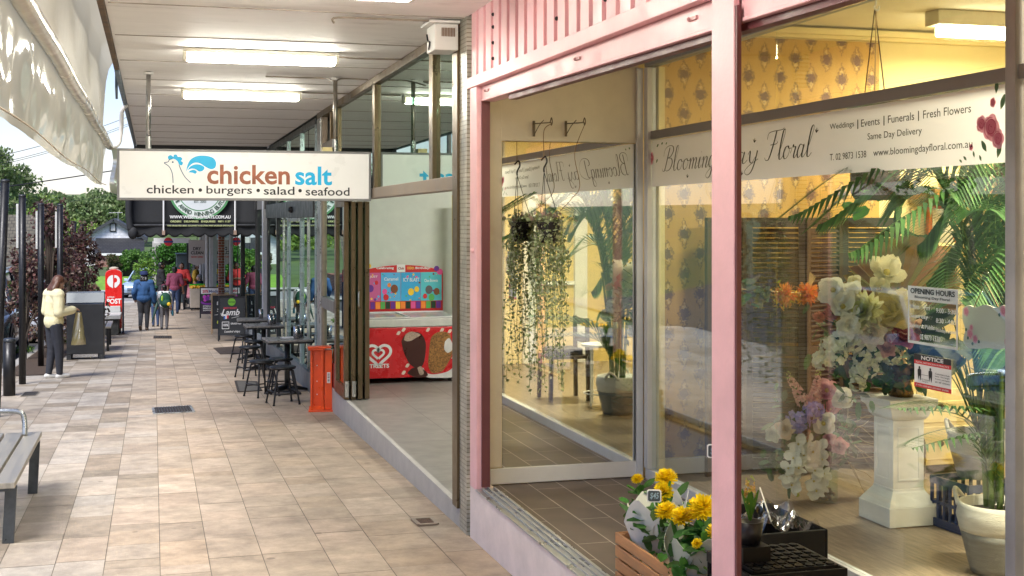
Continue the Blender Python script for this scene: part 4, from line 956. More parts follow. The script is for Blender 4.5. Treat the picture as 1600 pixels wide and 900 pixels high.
MB().box(x-.22, x+.22, y+.1, y+.3, z+.03, z+.09).build('hidden_bucket', STEEL, bi)
# far seats by the bin
b0 = gp(166, 549)
sb = thing('slatted_seat', 'small dark framed slatted seat beside the charcoal bin', 'seat', b0)
for i in range(3): MB().box(b0.x-.02-.13*i, b0.x+.09-.13*i, b0.y, b0.y+1.5, b0.z+.46, b0.z+.5).build('slat', SLT, sb, bevel=.004)
for a in (.05, 1.4):
    for dx in (.03, -.24): MB().bar((b0.x+dx, b0.y+a, b0.z), (b0.x+dx*.8, b0.y+a, b0.z+.459), .05, .05).build('leg', BLACK, sb)
b0 = gp(172, 524)
ps = thing('plinth_seat', 'pale slab seat on a dark stacked base in front of the red post box', 'seat', b0)
MB().box(b0.x-.42, b0.x+.2, b0.y, b0.y+1.6, b0.z, b0.z+.40).build('base', M('dark_stack', (.06, .062, .06), rough=.7, var=.4, scale=12), ps, bevel=.01)
MB().box(b0.x-.5, b0.x+.25, b0.y-.06, b0.y+1.7, b0.z+.401, b0.z+.5).build('slab', M('pale_slab', (.50, .51, .50), rough=.6, var=.1), ps, bevel=.01)
MB().box(b0.x-.5, b0.x+.22, b0.y+1.0, b0.y+1.7, b0.z+.501, b0.z+.66).build('back_slab', MATS['pale_slab'], ps, bevel=.01)
# post box
b0 = P(177.5, 515, s=34); b0.z = zg(34)
px_ = ppm(b0); H0 = EYE+(HZ-421)/px_-b0.z; W0 = 25/px_
RED = M('post_red', (.72, .018, .015), rough=.3, coat=.5, var=.05)
pb = thing('post_box', 'bright red street post box with a rounded top and white emblem', 'post box', b0)
def pbo(w_, h_, d):
    pts = [(b0.x-w_/2, b0.y+d, b0.z+.12), (b0.x+w_/2, b0.y+d, b0.z+.12)]
    for k in range(13):
        a = math.pi*k/12; pts.append((b0.x+w_/2*math.cos(a), b0.y+d, b0.z+h_-w_*.30+w_*.30*math.sin(a)))
    return pts
MB().prism(pbo(W0, H0, 0), (0, .45, 0)).build('body', RED, pb, bevel=.01)
MB().box(b0.x-W0/2+.03, b0.x+W0/2-.03, b0.y+.04, b0.y+.4, b0.z, b0.z+.12).build('plinth', BLACK, pb)
MB().box(b0.x+W0/2+.004, b0.x+W0/2+.05, b0.y+.1, b0.y+.14, b0.z, b0.z+H0-.4).build('side_post', M('navy_post', (.015, .03, .09), rough=.5), pb)
MB().lathe((b0.x, b0.y+.22, b0.z+H0), [(.12, 0), (.12, .03), (.05, .06)], 12).build('cap', M('beige_cap', (.5, .45, .35)), pb)
pp = Plane((b0.x, b0.y, b0.z), (1, 0, 0)); mb = MB(); cv = H0-.31*W0/.42
blob(mb, pp, [(-.015+.0, cv+.155*W0/.4)]+[(-.015-.14*W0/.4*math.sin(a), cv+.155*W0/.4*math.cos(a)) for a in np.linspace(.3, 2.9, 9)]+[(-.015, cv-.155*W0/.4)], .004, 3)
hh = W0/.4
blob(mb, pp, [(.02, cv+.155*hh), (.10*hh, cv+.13*hh), (.15*hh, cv+.05*hh), (.14*hh, cv-.06*hh), (.07*hh, cv-.145*hh), (.025, cv-.155*hh), (.025, cv-.04*hh), (.07*hh, cv-.02*hh), (.085*hh, cv+.04*hh), (.05*hh, cv+.09*hh), (.02, cv+.08*hh)], .004, 3)
put_text(mb, 'POST', pp, -W0*.40, H0-.86*hh/1.0, W0*.46, H0-.73*hh, .035, .004); put_text(mb, 'AUSTRALIA', pp, -W0*.38, H0-.71*hh, W0*.05, H0-.67*hh, .02, .004)
mb.build('white_emblem', INKW, pb)

# bar tables and stools
TT = M('table_laminate', (.25, .235, .22), rough=.3, var=.2, scale=8)
def bar_table():
    t = thing('bar_table', '', 'table')
    MB().box(-.3, .3, -.3, .3, .715, .74).build('table_top', [TT], t, bevel=.004)
    MB().box(-.304, .304, -.304, .304, .690, .7145).build('edge_band', BLACK, t, bevel=.004)
    MB().cyl((0, 0, .04), (0, 0, .69), .038, n=16).build('column', CHAR, t, smooth=True)
    mb = MB()
    for a in (.4, 1.97, 3.54, 5.11): mb.tube([(0, 0, .075), (.16*math.cos(a), .16*math.sin(a), .055), (.33*math.cos(a), .33*math.sin(a), .018)], [.035, .03, .018], 8)
    mb.build('base', BLACK, t, smooth=True); return t
def stool():
    t = thing('bar_stool', '', 'stool')
    o = MB().lathe((0, 0, .445), [(.05, 0), (.155, .0), (.165, .012), (.165, .03), (.15, .036), (.05, .028)], 20).build('seat', BLACK, t, smooth=True)
    for i in range(4):
        a = math.pi/4+i*math.pi/2
        MB().tube(smooth_pts([(.08*math.cos(a), .08*math.sin(a), .436), (.135*math.cos(a), .135*math.sin(a), .425), (.155*math.cos(a), .155*math.sin(a), .38), (.235*math.cos(a), .235*math.sin(a), .012)], 5), .0125, 8).build('leg', BLACK, t, smooth=True)
        MB().cyl((.235*math.cos(a), .235*math.sin(a), .0), (.235*math.cos(a), .235*math.sin(a), .02), .016, n=8).build('foot_cap', RUB, t)
    for i in range(4):
        a, b = math.pi/4+i*math.pi/2, math.pi/4+(i+1)*math.pi/2; rr = .212
        MB().tube([(rr*math.cos(a), rr*math.sin(a), .14+.03*(i % 2)), (rr*math.cos(b), rr*math.sin(b), .14+.03*(i % 2))], .009, 6).build('foot_rail', BLACK, t, smooth=True)
    return t
tb = bar_table(); G = 'small bar tables outside the glass front'
def on_ground(x, s): return Vector((x, s, zg(s)))
TBS = [(1.76, 17.5, 'nearest square bar table, with the stool pair and orange panel beside it'), (1.73, 21.0, 'middle square bar table of the row along the glass'), (1.76, 23.4, 'farthest square bar table, right beside the chalkboard signs')]
for i, (x, s, l) in enumerate(TBS):
    o = tb if i == 0 else copy_tree(tb); place(o, on_ground(x, s), [.06, .02, -.03][i], l, G)
st = stool(); G = 'black metal stools round the bar tables'
STS = [((442, 631), .2, 'black stool nearest the camera, in front of the nearest bar table column'), ((409, 619), .5, 'black stool on the open footpath side of the nearest table'),
       ((439, 614), .1, 'black stool tucked under the nearest bar table'), ((390, 590), .3, 'black stool on the footpath side of the middle table'),
       ((398, 578), .0, 'black stool half hidden under the middle table'), ((381, 566), .6, 'farthest black stool, just before the lamb chalkboard')]
for i, (p, a, l) in enumerate(STS):
    o = st if i == 0 else copy_tree(st); place(o, gp(*p), a, l, G)
def canister(x, y, z):
    t = thing('cutlery_canister', '', 'canister')
    MB().cyl((0, 0, 0), (0, 0, .17), .042, n=14).build('can', STEEL, t, smooth=True)
    mb = MB()
    for i in range(4):
        for j in range(6): mb.sphere((.042*math.cos(j*1.05), .042*math.sin(j*1.05), .03+.035*i), .006, 6, 4)
    mb.build('hole', BLACK, t); return t
cn = canister(0, 0, 0)
for i, (t_, dx, dy, l) in enumerate([(0, .12, -.05, 'tall steel canister on the nearest bar table'), (0, .19, .09, 'second steel canister behind the first on the nearest bar table'), (1, .10, -.08, 'steel canister on the middle bar table'), (1, .17, .1, 'steel canister against the glass on the middle bar table'), (2, .12, 0, 'steel canister on the farthest bar table')]):
    o = cn if i == 0 else copy_tree(cn); x, s, _ = TBS[t_]; place(o, (x+dx, s+dy, zg(s)+.74), .3*i, l, 'steel canisters on the bar tables')
mn = thing('menu_stack', 'white menu papers lying on the nearest bar table', 'papers', (1.76, 17.5, zg(17.5)+.74))
MB().obox((1.80, 17.6, zg(17.5)+.743), (.1, .02, 0), (-.02, .08, 0), (0, 0, .002)).build('paper', INKW, mn)

# orange moulded panel leaning at the end of the step
og = thing('orange_panel', 'bright orange moulded plastic channel panel standing on end by the step', 'plastic panel')
ORG = M('orange_plastic', (.80, .085, .012), rough=.35, var=.08, scale=5)
MB().box(-.15, .03, .0, .02, .02, .76).build('web', ORG, og, bevel=.004)
mb = MB(); mb.box(-.165, -.135, -.045, .021, .03, .75); mb.box(-.02, .015, -.05, -.001, .03, .75); mb.box(.031, .13, -.04, .09, .02, .74); mb.build('side_flange', ORG, og, bevel=.006)
mb = MB(); mb.box(-.20, .12, -.10, .09, .7605, .785); mb.box(-.19, .03, -.09, -.051, .74, .7604); mb.build('top_flange', ORG, og, bevel=.006)
mb = MB(); mb.box(-.19, .14, -.11, .09, 0, .0195); mb.prism([(-.18, -.1, .02), (.02, -.1, .02), (.02, -.005, .06), (-.18, -.005, .06)], (0, 0, .004)); mb.build('bottom_flange', ORG, og, bevel=.006)
mb = MB()
for z in (.2, .36, .55): mb.sphere((-.075, -.002, z), .008, 8, 5)
mb.build('rivet', INKW, og)
lb = Plane((.06, -.041, .34), (1, 0, 0)); mb = MB(); mb.mi = 0; rect(mb, lb, 0, 0, .045, .13, .001); mb.mi = 1
for i in range(7): rect(mb, lb, .008, .012+i*.016, .036, .018+i*.016+(.004 if i % 2 else 0), .002)
mb.build('sticker', [INKW, INK], og)
place(og, gp(505, 643)+Vector((0, .06, 0)), R(-8), scale=.88)
og.scale.z = 1

# folding board signs
WOODF = M('pale_timber', (.42, .30, .19), rough=.6, var=.2)
def board(name, label, w_, h_, face, frame, rear=None):
    t = thing(name, label, 'board sign'); tl = .13
    def legbar(x, sgn): return MB().bar((x, sgn*(.05+tl), 0), (x, sgn*.02, h_), .03, .035)
    for sgn in (-1, 1):
        mb = MB()
        for x in (-w_/2+.016, w_/2-.016): mb.bar((x, sgn*(.05+tl), 0), (x, sgn*.02, h_), .032, .03)
        mb.bar((-w_/2+.033, sgn*.022, h_-.016), (w_/2-.033, sgn*.022, h_-.016), .028, .03); mb.build('frame', frame, t)
        a = lambda z, off: (sgn*(.02+(.03+tl)*(1-z/h_))+off)
        mb = MB(); mb.loft([[(-w_/2+.034, a(z, -.006), z), (w_/2-.034, a(z, -.006), z), (w_/2-.034, a(z, .006), z), (-w_/2+.034, a(z, .006), z)] for z in (.13, h_-.034)]); mb.build('panel', face, t)
    z0 = .13; v = Vector((0, (.03+tl)/h_, 1)).normalized()
    pl_ = Plane((-w_/2+.034, -(.02+(.03+tl)*(1-z0/h_))-.008, z0), (1, 0, 0), v)
    return t, pl_, w_-.068, (h_-.034-z0)/v.z
CHK = M('chalkboard', (.022, .024, .026), rough=.55, var=.2)
t, q, w_, h_ = board('chalkboard_sign', 'black chalkboard sign reading lamb with a round green badge', .60, 1.0, CHK, BLACK)
mb = MB(); disc(mb, q, w_*.5, h_*.89, .085); mb.build('green_badge', tint('badge_lime', (110, 176, 42)), t)
mb = MB(); put_text(mb, 'RAW BAR', q, w_*.36, h_*.87, w_*.64, h_*.91, .02, .005); mb.mi = 0; mb.build('badge_lettering', INK, t)
mb = MB(); put_text(mb, 'EASY ROAST', q, w_*.17, h_*.70, w_*.72, h_*.755, .03); mb.build('red_lettering', tint('coral', (206, 62, 84)), t)
mb = MB(); put_text(mb, 'Lamb', q, w_*.08, h_*.53, w_*.80, h_*.70, .02, .003, .3); ribbon(mb, q, smooth_pts([(w_*.06, h_*.60), (w_*.1, h_*.52), (w_*.3, h_*.54), (w_*.42, h_*.56)], 5), .012)
ribbon(mb, q, smooth_pts([(w_*.5, h_*.46), (w_*.7, h_*.49), (w_*.82, h_*.52)], 5), .008)
for a, b, c, d in ((.10, .18, .12, .36), (.38, .18, .40, .36), (.10, .35, .40, .365), (.10, .17, .25, .185), (.25, .185, .40, .17)): rect(mb, q, w_*a, h_*b, w_*c, h_*d, .003)
put_text(mb, '100%', q, w_*.14, h_*.24, w_*.36, h_*.31, .03); put_text(mb, 'GRASS FED', q, w_*.46, h_*.29, w_*.90, h_*.335, .02); put_text(mb, 'Loaded chips', q, w_*.2, h_*.06, w_*.84, h_*.13, .01, .003, .25)
mb.build('white_lettering', INKW, t)
mb = MB()
for k, (x0, x1) in enumerate(((.18, .24), (.24, .30), (.30, .37))): mb.mi = k; rect(mb, q, w_*x0, h_*(.43+.01*k), w_*x1, h_*(.52+.01*k), .003)
mb.build('small_flag', [tint('flag_blue', (52, 110, 190)), INKW, tint('flag_red', (214, 52, 60))], t)
place(t, gp(363, 533)+Vector((0, .18, 0)), R(-6))
t, q, w_, h_ = board('chalkboard_sign', 'black chalkboard sign half hidden behind the lamb chalkboard', .60, .98, CHK, WOODF)
mb = MB(); mb.mi = 0; put_text(mb, 'DELI', q, w_*.2, h_*.72, w_*.8, h_*.82, .02); put_text(mb, 'Salads', q, w_*.2, h_*.52, w_*.8, h_*.62, .02, .003, .2)
mb.mi = 1; disc(mb, q, w_*.3, h_*.2, .05); mb.mi = 0; ribbon(mb, q, smooth_pts([(w_*.1, h_*.42), (w_*.5, h_*.44), (w_*.9, h_*.42)], 5), .008); mb.build('chalk_marks', [INKW, tint('lime', (196, 210, 60))], t)
place(t, gp(350, 522)+Vector((0, .18, 0)), R(-6))
t, q, w_, h_ = board('poster_sign', 'board sign with a white heading above a purple picture by the fruit trolley', .66, 1.0, M('poster_black', (.03, .02, .03), rough=.4), BLACK)
mb = MB(); mb.mi = 0; rect(mb, q, 0, h_*.78, w_, h_, .002); mb.mi = 1; put_text(mb, '20%', q, w_*.08, h_*.82, w_*.40, h_*.93, .03, .004); mb.mi = 2; put_text(mb, 'Meds', q, w_*.42, h_*.82, w_*.92, h_*.93, .02, .004)
mb.mi = 3; blob(mb, q, [(w_*.02, h_*.5), (w_*.3, h_*.42), (w_*.95, h_*.45), (w_*.9, h_*.38), (w_*.3, h_*.36), (w_*.02, h_*.42)], .003)
for x, y, r, c in ((.2, .66, .06, 4), (.35, .6, .07, 3), (.22, .54, .05, 4), (.5, .6, .06, 5), (.7, .7, .11, 6), (.4, .7, .04, 4), (.15, .73, .03, 7)): mb.mi = c; disc(mb, q, w_*x, h_*y, r, .004+r*.01)
mb.mi = 0; put_text(mb, 'STRENGTH', q, w_*.12, h_*.28, w_*.75, h_*.33, .02, .004); put_text(mb, 'IMMUNE', q, w_*.12, h_*.20, w_*.6, h_*.25, .02, .004); put_text(mb, 'SUPPORT', q, w_*.12, h_*.12, w_*.66, h_*.17, .02, .004)
mb.mi = 1; put_text(mb, 'SAVE', q, w_*.5, h_*.03, w_*.9, h_*.09, .02, .004)
mb.build('poster_print', [INKW, tint('crimson', (208, 40, 70)), tint('slate_blue', (104, 112, 150)), tint('violet', (120, 40, 150)), tint('magenta', (196, 70, 190)), tint('greyish', (150, 150, 150)), tint('tan', (214, 184, 140)), tint('leafy', (80, 170, 60))], t)
place(t, gp(329, 497)+Vector((0, .18, 0)), R(-4))
# fruit trolley
b0 = gp(310, 485); t = thing('fruit_trolley', 'beige boxed trolley on castors heaped with orange fruit', 'trolley', b0)
x, y, z = b0; MB().box(x-.3, x+.3, y, y+.9, z+.1, z+.82).build('box', M('beige_ply', (.46, .40, .33), rough=.7, var=.12), t, bevel=.01)
mb = MB()
for dx in (-.25, .25):
    for dy in (.08, .82): mb.cyl((x+dx-.02, y+dy, z+.05), (x+dx+.02, y+dy, z+.05), .05, n=12)
mb.build('castor', RUB, t)
mb = MB()
for i in range(70): mb.col = random.choice([(.8, .42, .02), (.85, .55, .04), (.8, .35, .02)]); mb.sphere((x+random.uniform(-.27, .27), y+random.uniform(.03, .85), z+.84+random.random()*.06), .045, 8, 6)
mb.build('fruit', COLR, t, smooth=True, colattr=True)
MB().box(x-.31, x+.31, y+.7, y+.9, z+.83, z+.97).build('green_tray', tint('tray_green', (70, 190, 40)), t)
# dry cleaner's sign
s0 = 50.; q0 = P(308, 395, s=s0); t = thing('shop_sign', 'grey pointed hanging sign reading dry clean now open', 'sign', q0)
k = 1/ppm(q0); hw, ht, hb = 13*k, 20*k, 15*k
MB().prism([(q0.x-hw, s0, q0.z+ht), (q0.x+hw, s0, q0.z+ht), (q0.x+hw, s0, q0.z-hb), (q0.x, s0, q0.z-hb-6*k), (q0.x-hw, s0, q0.z-hb)], (0, .04, 0)).build('board', tint('pale_grey', (196, 186, 178)), t)
qs = Plane((q0.x, s0, q0.z), (1, 0, 0)); mb = MB(); mb.mi = 0; put_text(mb, 'DRY', qs, -6*k, 4*k, 6*k, 9*k, .03, .006); put_text(mb, 'CLEAN', qs, -9.5*k, -2.5*k, 9.5*k, 2.5*k, .03, .006); mb.mi = 1; put_text(mb, 'NOW OPEN', qs, -9*k, -8*k, 9*k, -5*k, .03, .006); mb.build('lettering', [INK, tint('sign_red', (190, 60, 50))], t)
MB().cyl((q0.x, s0+.02, q0.z+ht), (q0.x, s0+.02, 2.62), .015, n=6).build('hanger', BLACK, t)
s0 = 58; xa, xb = P(240, 376, s=s0).x, P(297, 376, s=s0).x; za, zb = P(240, 380, s=s0).z, P(240, 372, s=s0).z
t = thing('sign_board', 'long white sign board with a red roundel high at the end of the shops', 'sign', ((xa+xb)/2, s0, za))
MB().box(xa, xb, s0, s0+.1, za, zb).build('board', INKW, t)
qs = Plane((P(263, 376, s=s0).x, s0, (za+zb)/2-.05), (1, 0, 0)); mb = MB(); mb.mi = 0; disc(mb, qs, 0, 0, .19, .004); mb.mi = 1; rect(mb, qs, -.2, -.04, .2, .04, .008); mb.build('roundel', [tint('roundel_red', (190, 40, 50)), tint('roundel_blue', (40, 60, 120))], t)
mb = MB(); mb.bar((xb-.1, s0+.05, za), (xb-.1, s0+.05, zg(s0)), .1, .1); mb.build('post', CHAR, t)
t = thing('steel_cabinet', 'dark slate steel cabinet standing before the ivy wall', 'cabinet', (P(287, 440, s=60).x, 60, zg(60)))
xa, xb = P(275.5, 420, s=60).x, P(297, 420, s=60).x
MB().box(xa, xb, 60, 61, zg(60), P(287, 398, s=60).z).build('case', M('slate_cabinet', (.05, .075, .085), rough=.5), t, bevel=.03)
MB().box(xa-.04, xb+.04, 59.95, 61.05, P(287, 398, s=60).z+.002, P(287, 396, s=60).z).build('lid', MATS['slate_cabinet'], t)

# ================================================================ TAKEAWAY: ice cream freezer
fz = thing('ice_cream_freezer', 'red chest freezer with sliding glass lids and ice cream pictures', 'freezer', (3.1, 15.9, FLO))
FS_ = 15.55; fx0, fx1 = P(545, 560, s=FS_).x, P(714, 560, s=FS_).x
zz = lambda y: P(640, y, s=FS_).z
MB().box(fx0, fx1, FS_, 16.2, zz(590), zz(511)).build('body', M('freezer_red', (.62, .012, .018), rough=.28, var=.04, coat=.3), fz, bevel=.01)
MB().box(fx0-.01, fx1+.01, FS_-.012, 16.21, zz(510.5), zz(498)).build('rim', M('pale_rim', (.62, .62, .56), rough=.4), fz, bevel=.01)
mb = MB(); mb.mi = 0
hxm = P(640, 500, s=FS_).x; lzb = P(640, 487.5, s=16.18).z
MB().loft([[(fx0+.02, FS_+.04, zz(497)), (fx0+.02, 16.18, lzb), (fx0+.02, 16.18, zz(497)), (fx0+.02, FS_+.04, zz(497)-.002)], [(fx1-.02, FS_+.04, zz(497)), (fx1-.02, 16.18, lzb), (fx1-.02, 16.18, zz(497)), (fx1-.02, FS_+.04, zz(497)-.002)]]).build('lid_wedge', M('frosty_glass', (.55, .64, .62), rough=.1, var=.1), fz)
mb = MB(); mb.bar((hxm, FS_+.05, zz(497)+.008), (hxm-.06, 16.16, lzb+.005), .03, .012); mb.bar((fx0+.02, FS_+.04, zz(497)+.004), (fx1-.02, FS_+.04, zz(497)+.004), .02, .012); mb.bar((fx0+.02, 16.17, lzb+.006), (fx1-.02, 16.17, lzb+.006), .02, .012); mb.build('lid_frame', INKW, fz)
mb = MB()
for dx in (fx0+.1, fx1-.08): mb.cyl((dx-.015, FS_+.08, FLO+.03), (dx+.015, FS_+.08, FLO+.03), .03, n=10)
mb.build('castor', RUB, fz)
fpz = Plane((0, FS_-.001, 0), (1, 0, 0))
def fu(x): return P(x, 550, s=FS_).x
def fv(y): return P(640, y, s=FS_).z
mb = MB()
def heart(mb, k, wd):
    cx0, cy0 = 591, 551
    out = []
    for a in np.linspace(-2.75, 2.75, 40): out.append((fu(cx0+k*17*math.sin(a)**3), fv(cy0-k*(13*math.cos(a)-5*math.cos(2*a)-2*math.cos(3*a)-math.cos(4*a)-1))))
    ribbon(mb, fpz, out, wd, .003)
heart(mb, 1.15, .035); heart(mb, .52, .028)
put_text(mb, 'STREETS', fpz, fu(573), fv(573.5), fu(608), fv(567), .035); mb.build('heart_emblem', INKW, fz)
CHOC, CHOC2, NUT = M('print_chocolate', (.055, .014, .010), rough=.35, var=.1), M('print_bite', (.48, .36, .27), var=.3, scale=60), M('print_nuts', (.36, .17, .045), rough=.5, var=.7, scale=55)
mb = MB(); f = lambda pts: [(fu(a), fv(b)) for a, b in pts]
mb.mi = 0; blob(mb, fpz, f([(627, 533), (632, 524), (642, 519), (655, 520), (664, 532), (665, 550), (661, 570), (652, 576), (640, 568), (631, 550)])); blob(mb, fpz, f([(636, 583), (645, 575), (662, 578), (668, 588), (650, 590)]), .0035)
mb.mi = 1; blob(mb, fpz, f([(631, 531), (634, 522), (643, 518), (653, 521), (657, 524), (650, 528), (643, 532), (636, 533)]), .004, 3); blob(mb, fpz, f([(652, 575), (658, 573), (662, 584), (656, 586)]), .005)
mb.mi = 2; blob(mb, fpz, f([(669, 566), (672, 535), (677, 524), (690, 519), (702, 524), (706, 540), (706, 556), (698, 572), (690, 582), (676, 584), (670, 576)]), .004)
mb.mi = 3; blob(mb, fpz, f([(695, 535), (702, 530), (708, 545), (700, 553), (694, 547)]), .006); blob(mb, fpz, f([(660, 574), (668, 584), (680, 586), (700, 582), (713, 572), (713, 590), (685, 592), (665, 589)]), .0032)
mb.mi = 4
for x, y in ((622, 520), (630, 515), (668, 516), (690, 517), (702, 519), (636, 571), (630, 582), (708, 560)): blob(mb, fpz, f([(x-3, y+2), (x, y-3), (x+4, y-2), (x+1, y+3)]), .003, 3)
mb.build('ice_cream_picture', [CHOC, CHOC2, NUT, M('print_cream', (.72, .70, .66)), tint('flake', (230, 214, 196))], fz)
# picture board above the freezer
fb = thing('poster_board', 'colourful ice cream price board standing behind the freezer lids', 'poster board', (3.1, 16.25, 1))
BS_ = 16.22; bz = lambda y: P(640, y, s=BS_).z; bx = lambda x: P(x, 450, s=BS_).x
MB().box(bx(560), bx(692), BS_, BS_+.02, bz(486), bz(424)).build('board', tint('board_red', (200, 30, 36)), fb)
bp_ = Plane((0, BS_, 0), (1, 0, 0)); mb = MB(); mb.mi = 0
blob(mb, bp_, [(bx(560), bz(424)), (bx(590), bz(417)), (bx(627), bz(414)), (bx(665), bz(417)), (bx(692), bz(425)), (bx(640), bz(424))], .003, 5)
for k, (a, b) in enumerate(((562, 594), (595, 626), (626.5, 657), (657.5, 690))): mb.mi = 1+k; rect(mb, bp_, bx(a), bz(470), bx(b), bz(425.5), .004)
for k in range(16): mb.mi = 5+(k*7+k//3) % 6; rect(mb, bp_, bx(563+k*7.9), bz(482), bx(570+k*7.9), bz(471), .004)
for k, (x, y, r) in enumerate(((601, 455, 4), (608, 445, 3), (616, 451, 6), (603, 464, 4.5), (588, 441, 3), (579, 450, 5), (651, 452, 4), (642, 456, 5), (670, 453, 6), (682, 456, 5), (664, 463, 3.5), (674, 465, 5))): mb.mi = (6, 9, 11, 0, 0, 7, 8, 8, 12, 11, 0, 10)[k]; disc(mb, bp_, bx(x), bz(y), r*.008, .006+k*.0003, 14, r*.0095)
for x, y, r, c in ((571, 418, 4.5, 7), (576, 415, 3.5, 8), (682, 420, 4, 7), (687, 425, 4.5, 6)): mb.mi = c; disc(mb, bp_, bx(x), bz(y), r*.009, .007, 14)
for k in range(46):
    x = random.uniform(565, 688); mb.mi = random.choice([6, 7, 8, 9, 10, 11, 3, 2]); disc(mb, bp_, bx(x), bz(random.choice([random.uniform(427, 434), random.uniform(440, 469), random.uniform(462, 469)])), random.uniform(.006, .018), .0045+k*.00002, 10)
mb.build('poster_print', [tint('banner_red', (210, 34, 36)), tint('p_pink', (206, 96, 150)), tint('p_blue', (92, 178, 226)), tint('p_sky', (60, 170, 220)), tint('p_aqua', (90, 196, 206)), tint('k_black', (30, 60, 40)), tint('k_pink', (240, 90, 160)), tint('k_purple', (110, 50, 150)), tint('k_yellow', (250, 206, 50)), tint('k_orange', (250, 140, 50)), tint('k_green', (90, 180, 90)), tint('k_brown', (130, 74, 44)), tint('k_grey', (92, 90, 92))], fb)
mb = MB(); mb.mi = 0; put_text(mb, 'Celebrating', bp_, bx(588), bz(421), bx(615), bz(416.5), .03, .008); put_text(mb, 'Birthday!', bp_, bx(649), bz(421.5), bx(672), bz(417), .03, .008); rect(mb, bp_, bx(620), bz(425), bx(633), bz(413), .007)
mb.mi = 1; put_text(mb, '100th', bp_, bx(636), bz(421), bx(647), bz(416.5), .02, .008); mb.mi = 2; put_text(mb, 'Club', bp_, bx(622), bz(421), bx(631), bz(417), .03, .010)
mb.mi = 0; put_text(mb, 'M JUST', bp_, bx(572), bz(434), bx(590), bz(430), .02, .008); put_text(mb, 'Caramel', bp_, bx(600), bz(438), bx(622), bz(433), .02, .008); put_text(mb, 'ICY BLAST', bp_, bx(630), bz(440), bx(655), bz(434), .02, .008); put_text(mb, 'Choc Brownie', bp_, bx(663), bz(441), bx(684), bz(436), .02, .008); mb.build('heading_lettering', [INKW, tint('gold', (240, 200, 90)), tint('dark_red', (150, 30, 36))], fb)
# yellow flag poster at the edge of the opening
yb = thing('flag_poster', 'tall yellow poster with black brush strokes at the takeaway wall', 'poster', (P(712, 400, s=15.8).x, 15.8, .5))
yx0, yx1 = P(706.5, 400, s=15.8).x, P(722, 400, s=15.8).x; z0_, z1_ = P(712, 480, s=15.8).z, P(712, 305, s=15.8).z
MB().box(yx0, yx1, 15.8, 15.815, z0_, z1_).build('poster', tint('lemon', (240, 214, 40)), yb)
yq = Plane((yx0, 15.8, z0_), (1, 0, 0))
for k, st_ in enumerate(([(.02, .1), (.09, .16), (.03, .24), (.1, .3)], [(.1, .42), (.03, .5), (.08, .6), (.02, .66)], [(.03, .78), (.1, .84), (.06, .95)], [(.02, 1.1), (.09, 1.2), (.05, 1.3), (.1, 1.36)])):
    mb = MB(); ribbon(mb, yq, smooth_pts(st_, 6), .018); mb.build('brush_stroke', INK, yb)
MB().cyl((yx1+.01, 15.83, FLO), (yx1+.01, 15.83, z1_), .012, n=8).build('pole', BLACK, yb); MB().box(yx0, yx1+.1, 15.75, 15.95, FLO, FLO+.04).build('base', BLACK, yb)
# takeaway ceiling light (the room is lit)
tl = thing('batten_light', 'batten light on the takeaway ceiling behind the upper glass', 'ceiling light', (4.2, 13, 3.35))
MB().box(3.6, 4.8, 12.92, 13.08, 3.28, 3.355).build('housing', MATS['cream_enamel'], tl)
MB().box(3.65, 4.75, 12.93, 13.07, 3.20, 3.279).build('diffuser', M('lit_white_diffuser', (.9, .9, .85), var=0, emit=(1, .97, .88), estr=45), tl, bevel=.012)
# ================================================================ FLOWERS
def petal(mb, c, d, n, L_, W_, cup=.3, curl=0.):
    c, d, n = Vector(c), Vector(d).normalized(), Vector(n).normalized(); q = d.cross(n).normalized()
    def pt(u, v): # u along, v across
        lift = math.sin(cup)*u*L_; out = math.cos(cup)*u*L_
        wv = W_*.5*v*math.sin(math.pi*min(1, .12+.82*u))**.8
        return c+d*(out-curl*u*u*L_*.3)+n*(lift+abs(v)*W_*.16+curl*u*u*L_*.4)+q*wv
    us = [0, .35, .7, 1.0]; vs = [pt(u, v) for u in us for v in (-1, 0, 1)]
    fs = [(i*3+j, i*3+j+1, i*3+j+4, i*3+j+3) for i in range(3) for j in range(2)]
    mb.add(vs, fs)
def basis(n):
    n = Vector(n).normalized(); a = n.orthogonal().normalized(); return n, a, n.cross(a)
def whorl(mb, c, n, k, L_, W_, cup, ph=0., curl=0., jit=.1, cols=None):
    n, a, b = basis(n)
    for i in range(k):
        t = ph+2*math.pi*i/k+random.uniform(-jit, jit)
        if cols: cc = random.choice(cols); f_ = random.uniform(.9, 1.08); mb.col = tuple(x*f_ for x in cc)
        petal(mb, c, a*math.cos(t)+b*math.sin(t), n, L_*random.uniform(.9, 1.08), W_, cup+random.uniform(-.08, .08), curl)
CRM = [(.86, .82, .60), (.87, .84, .68)]; WHT = [(.88, .88, .83), (.85, .86, .80)]
def magnolia(mb, c, n, r, cols=CRM, eye=(.72, .60, .18)):
    whorl(mb, c, n, 4, r*1.05, r*1.0, .35, 0, .3, cols=cols); whorl(mb, c, n, 4, r*.95, r*.9, .85, .75, .2, cols=cols)
    mb.col = eye; mb.sphere(Vector(c)+Vector(n).normalized()*r*.25, r*.16, 8, 6)
def dahlia(mb, c, n, r, cols=[(.74, .76, .46), (.78, .78, .58)], core=(.68, .74, .36)):
    for i, (k, f_, cu) in enumerate(((16, 1., .05), (16, .92, .3), (14, .8, .6), (12, .62, .9), (8, .42, 1.2))): whorl(mb, Vector(c)+Vector(n).normalized()*r*.05*i, n, k, r*f_, r*.34, cu, i*.2, .2, cols=cols if i < 3 else [core])
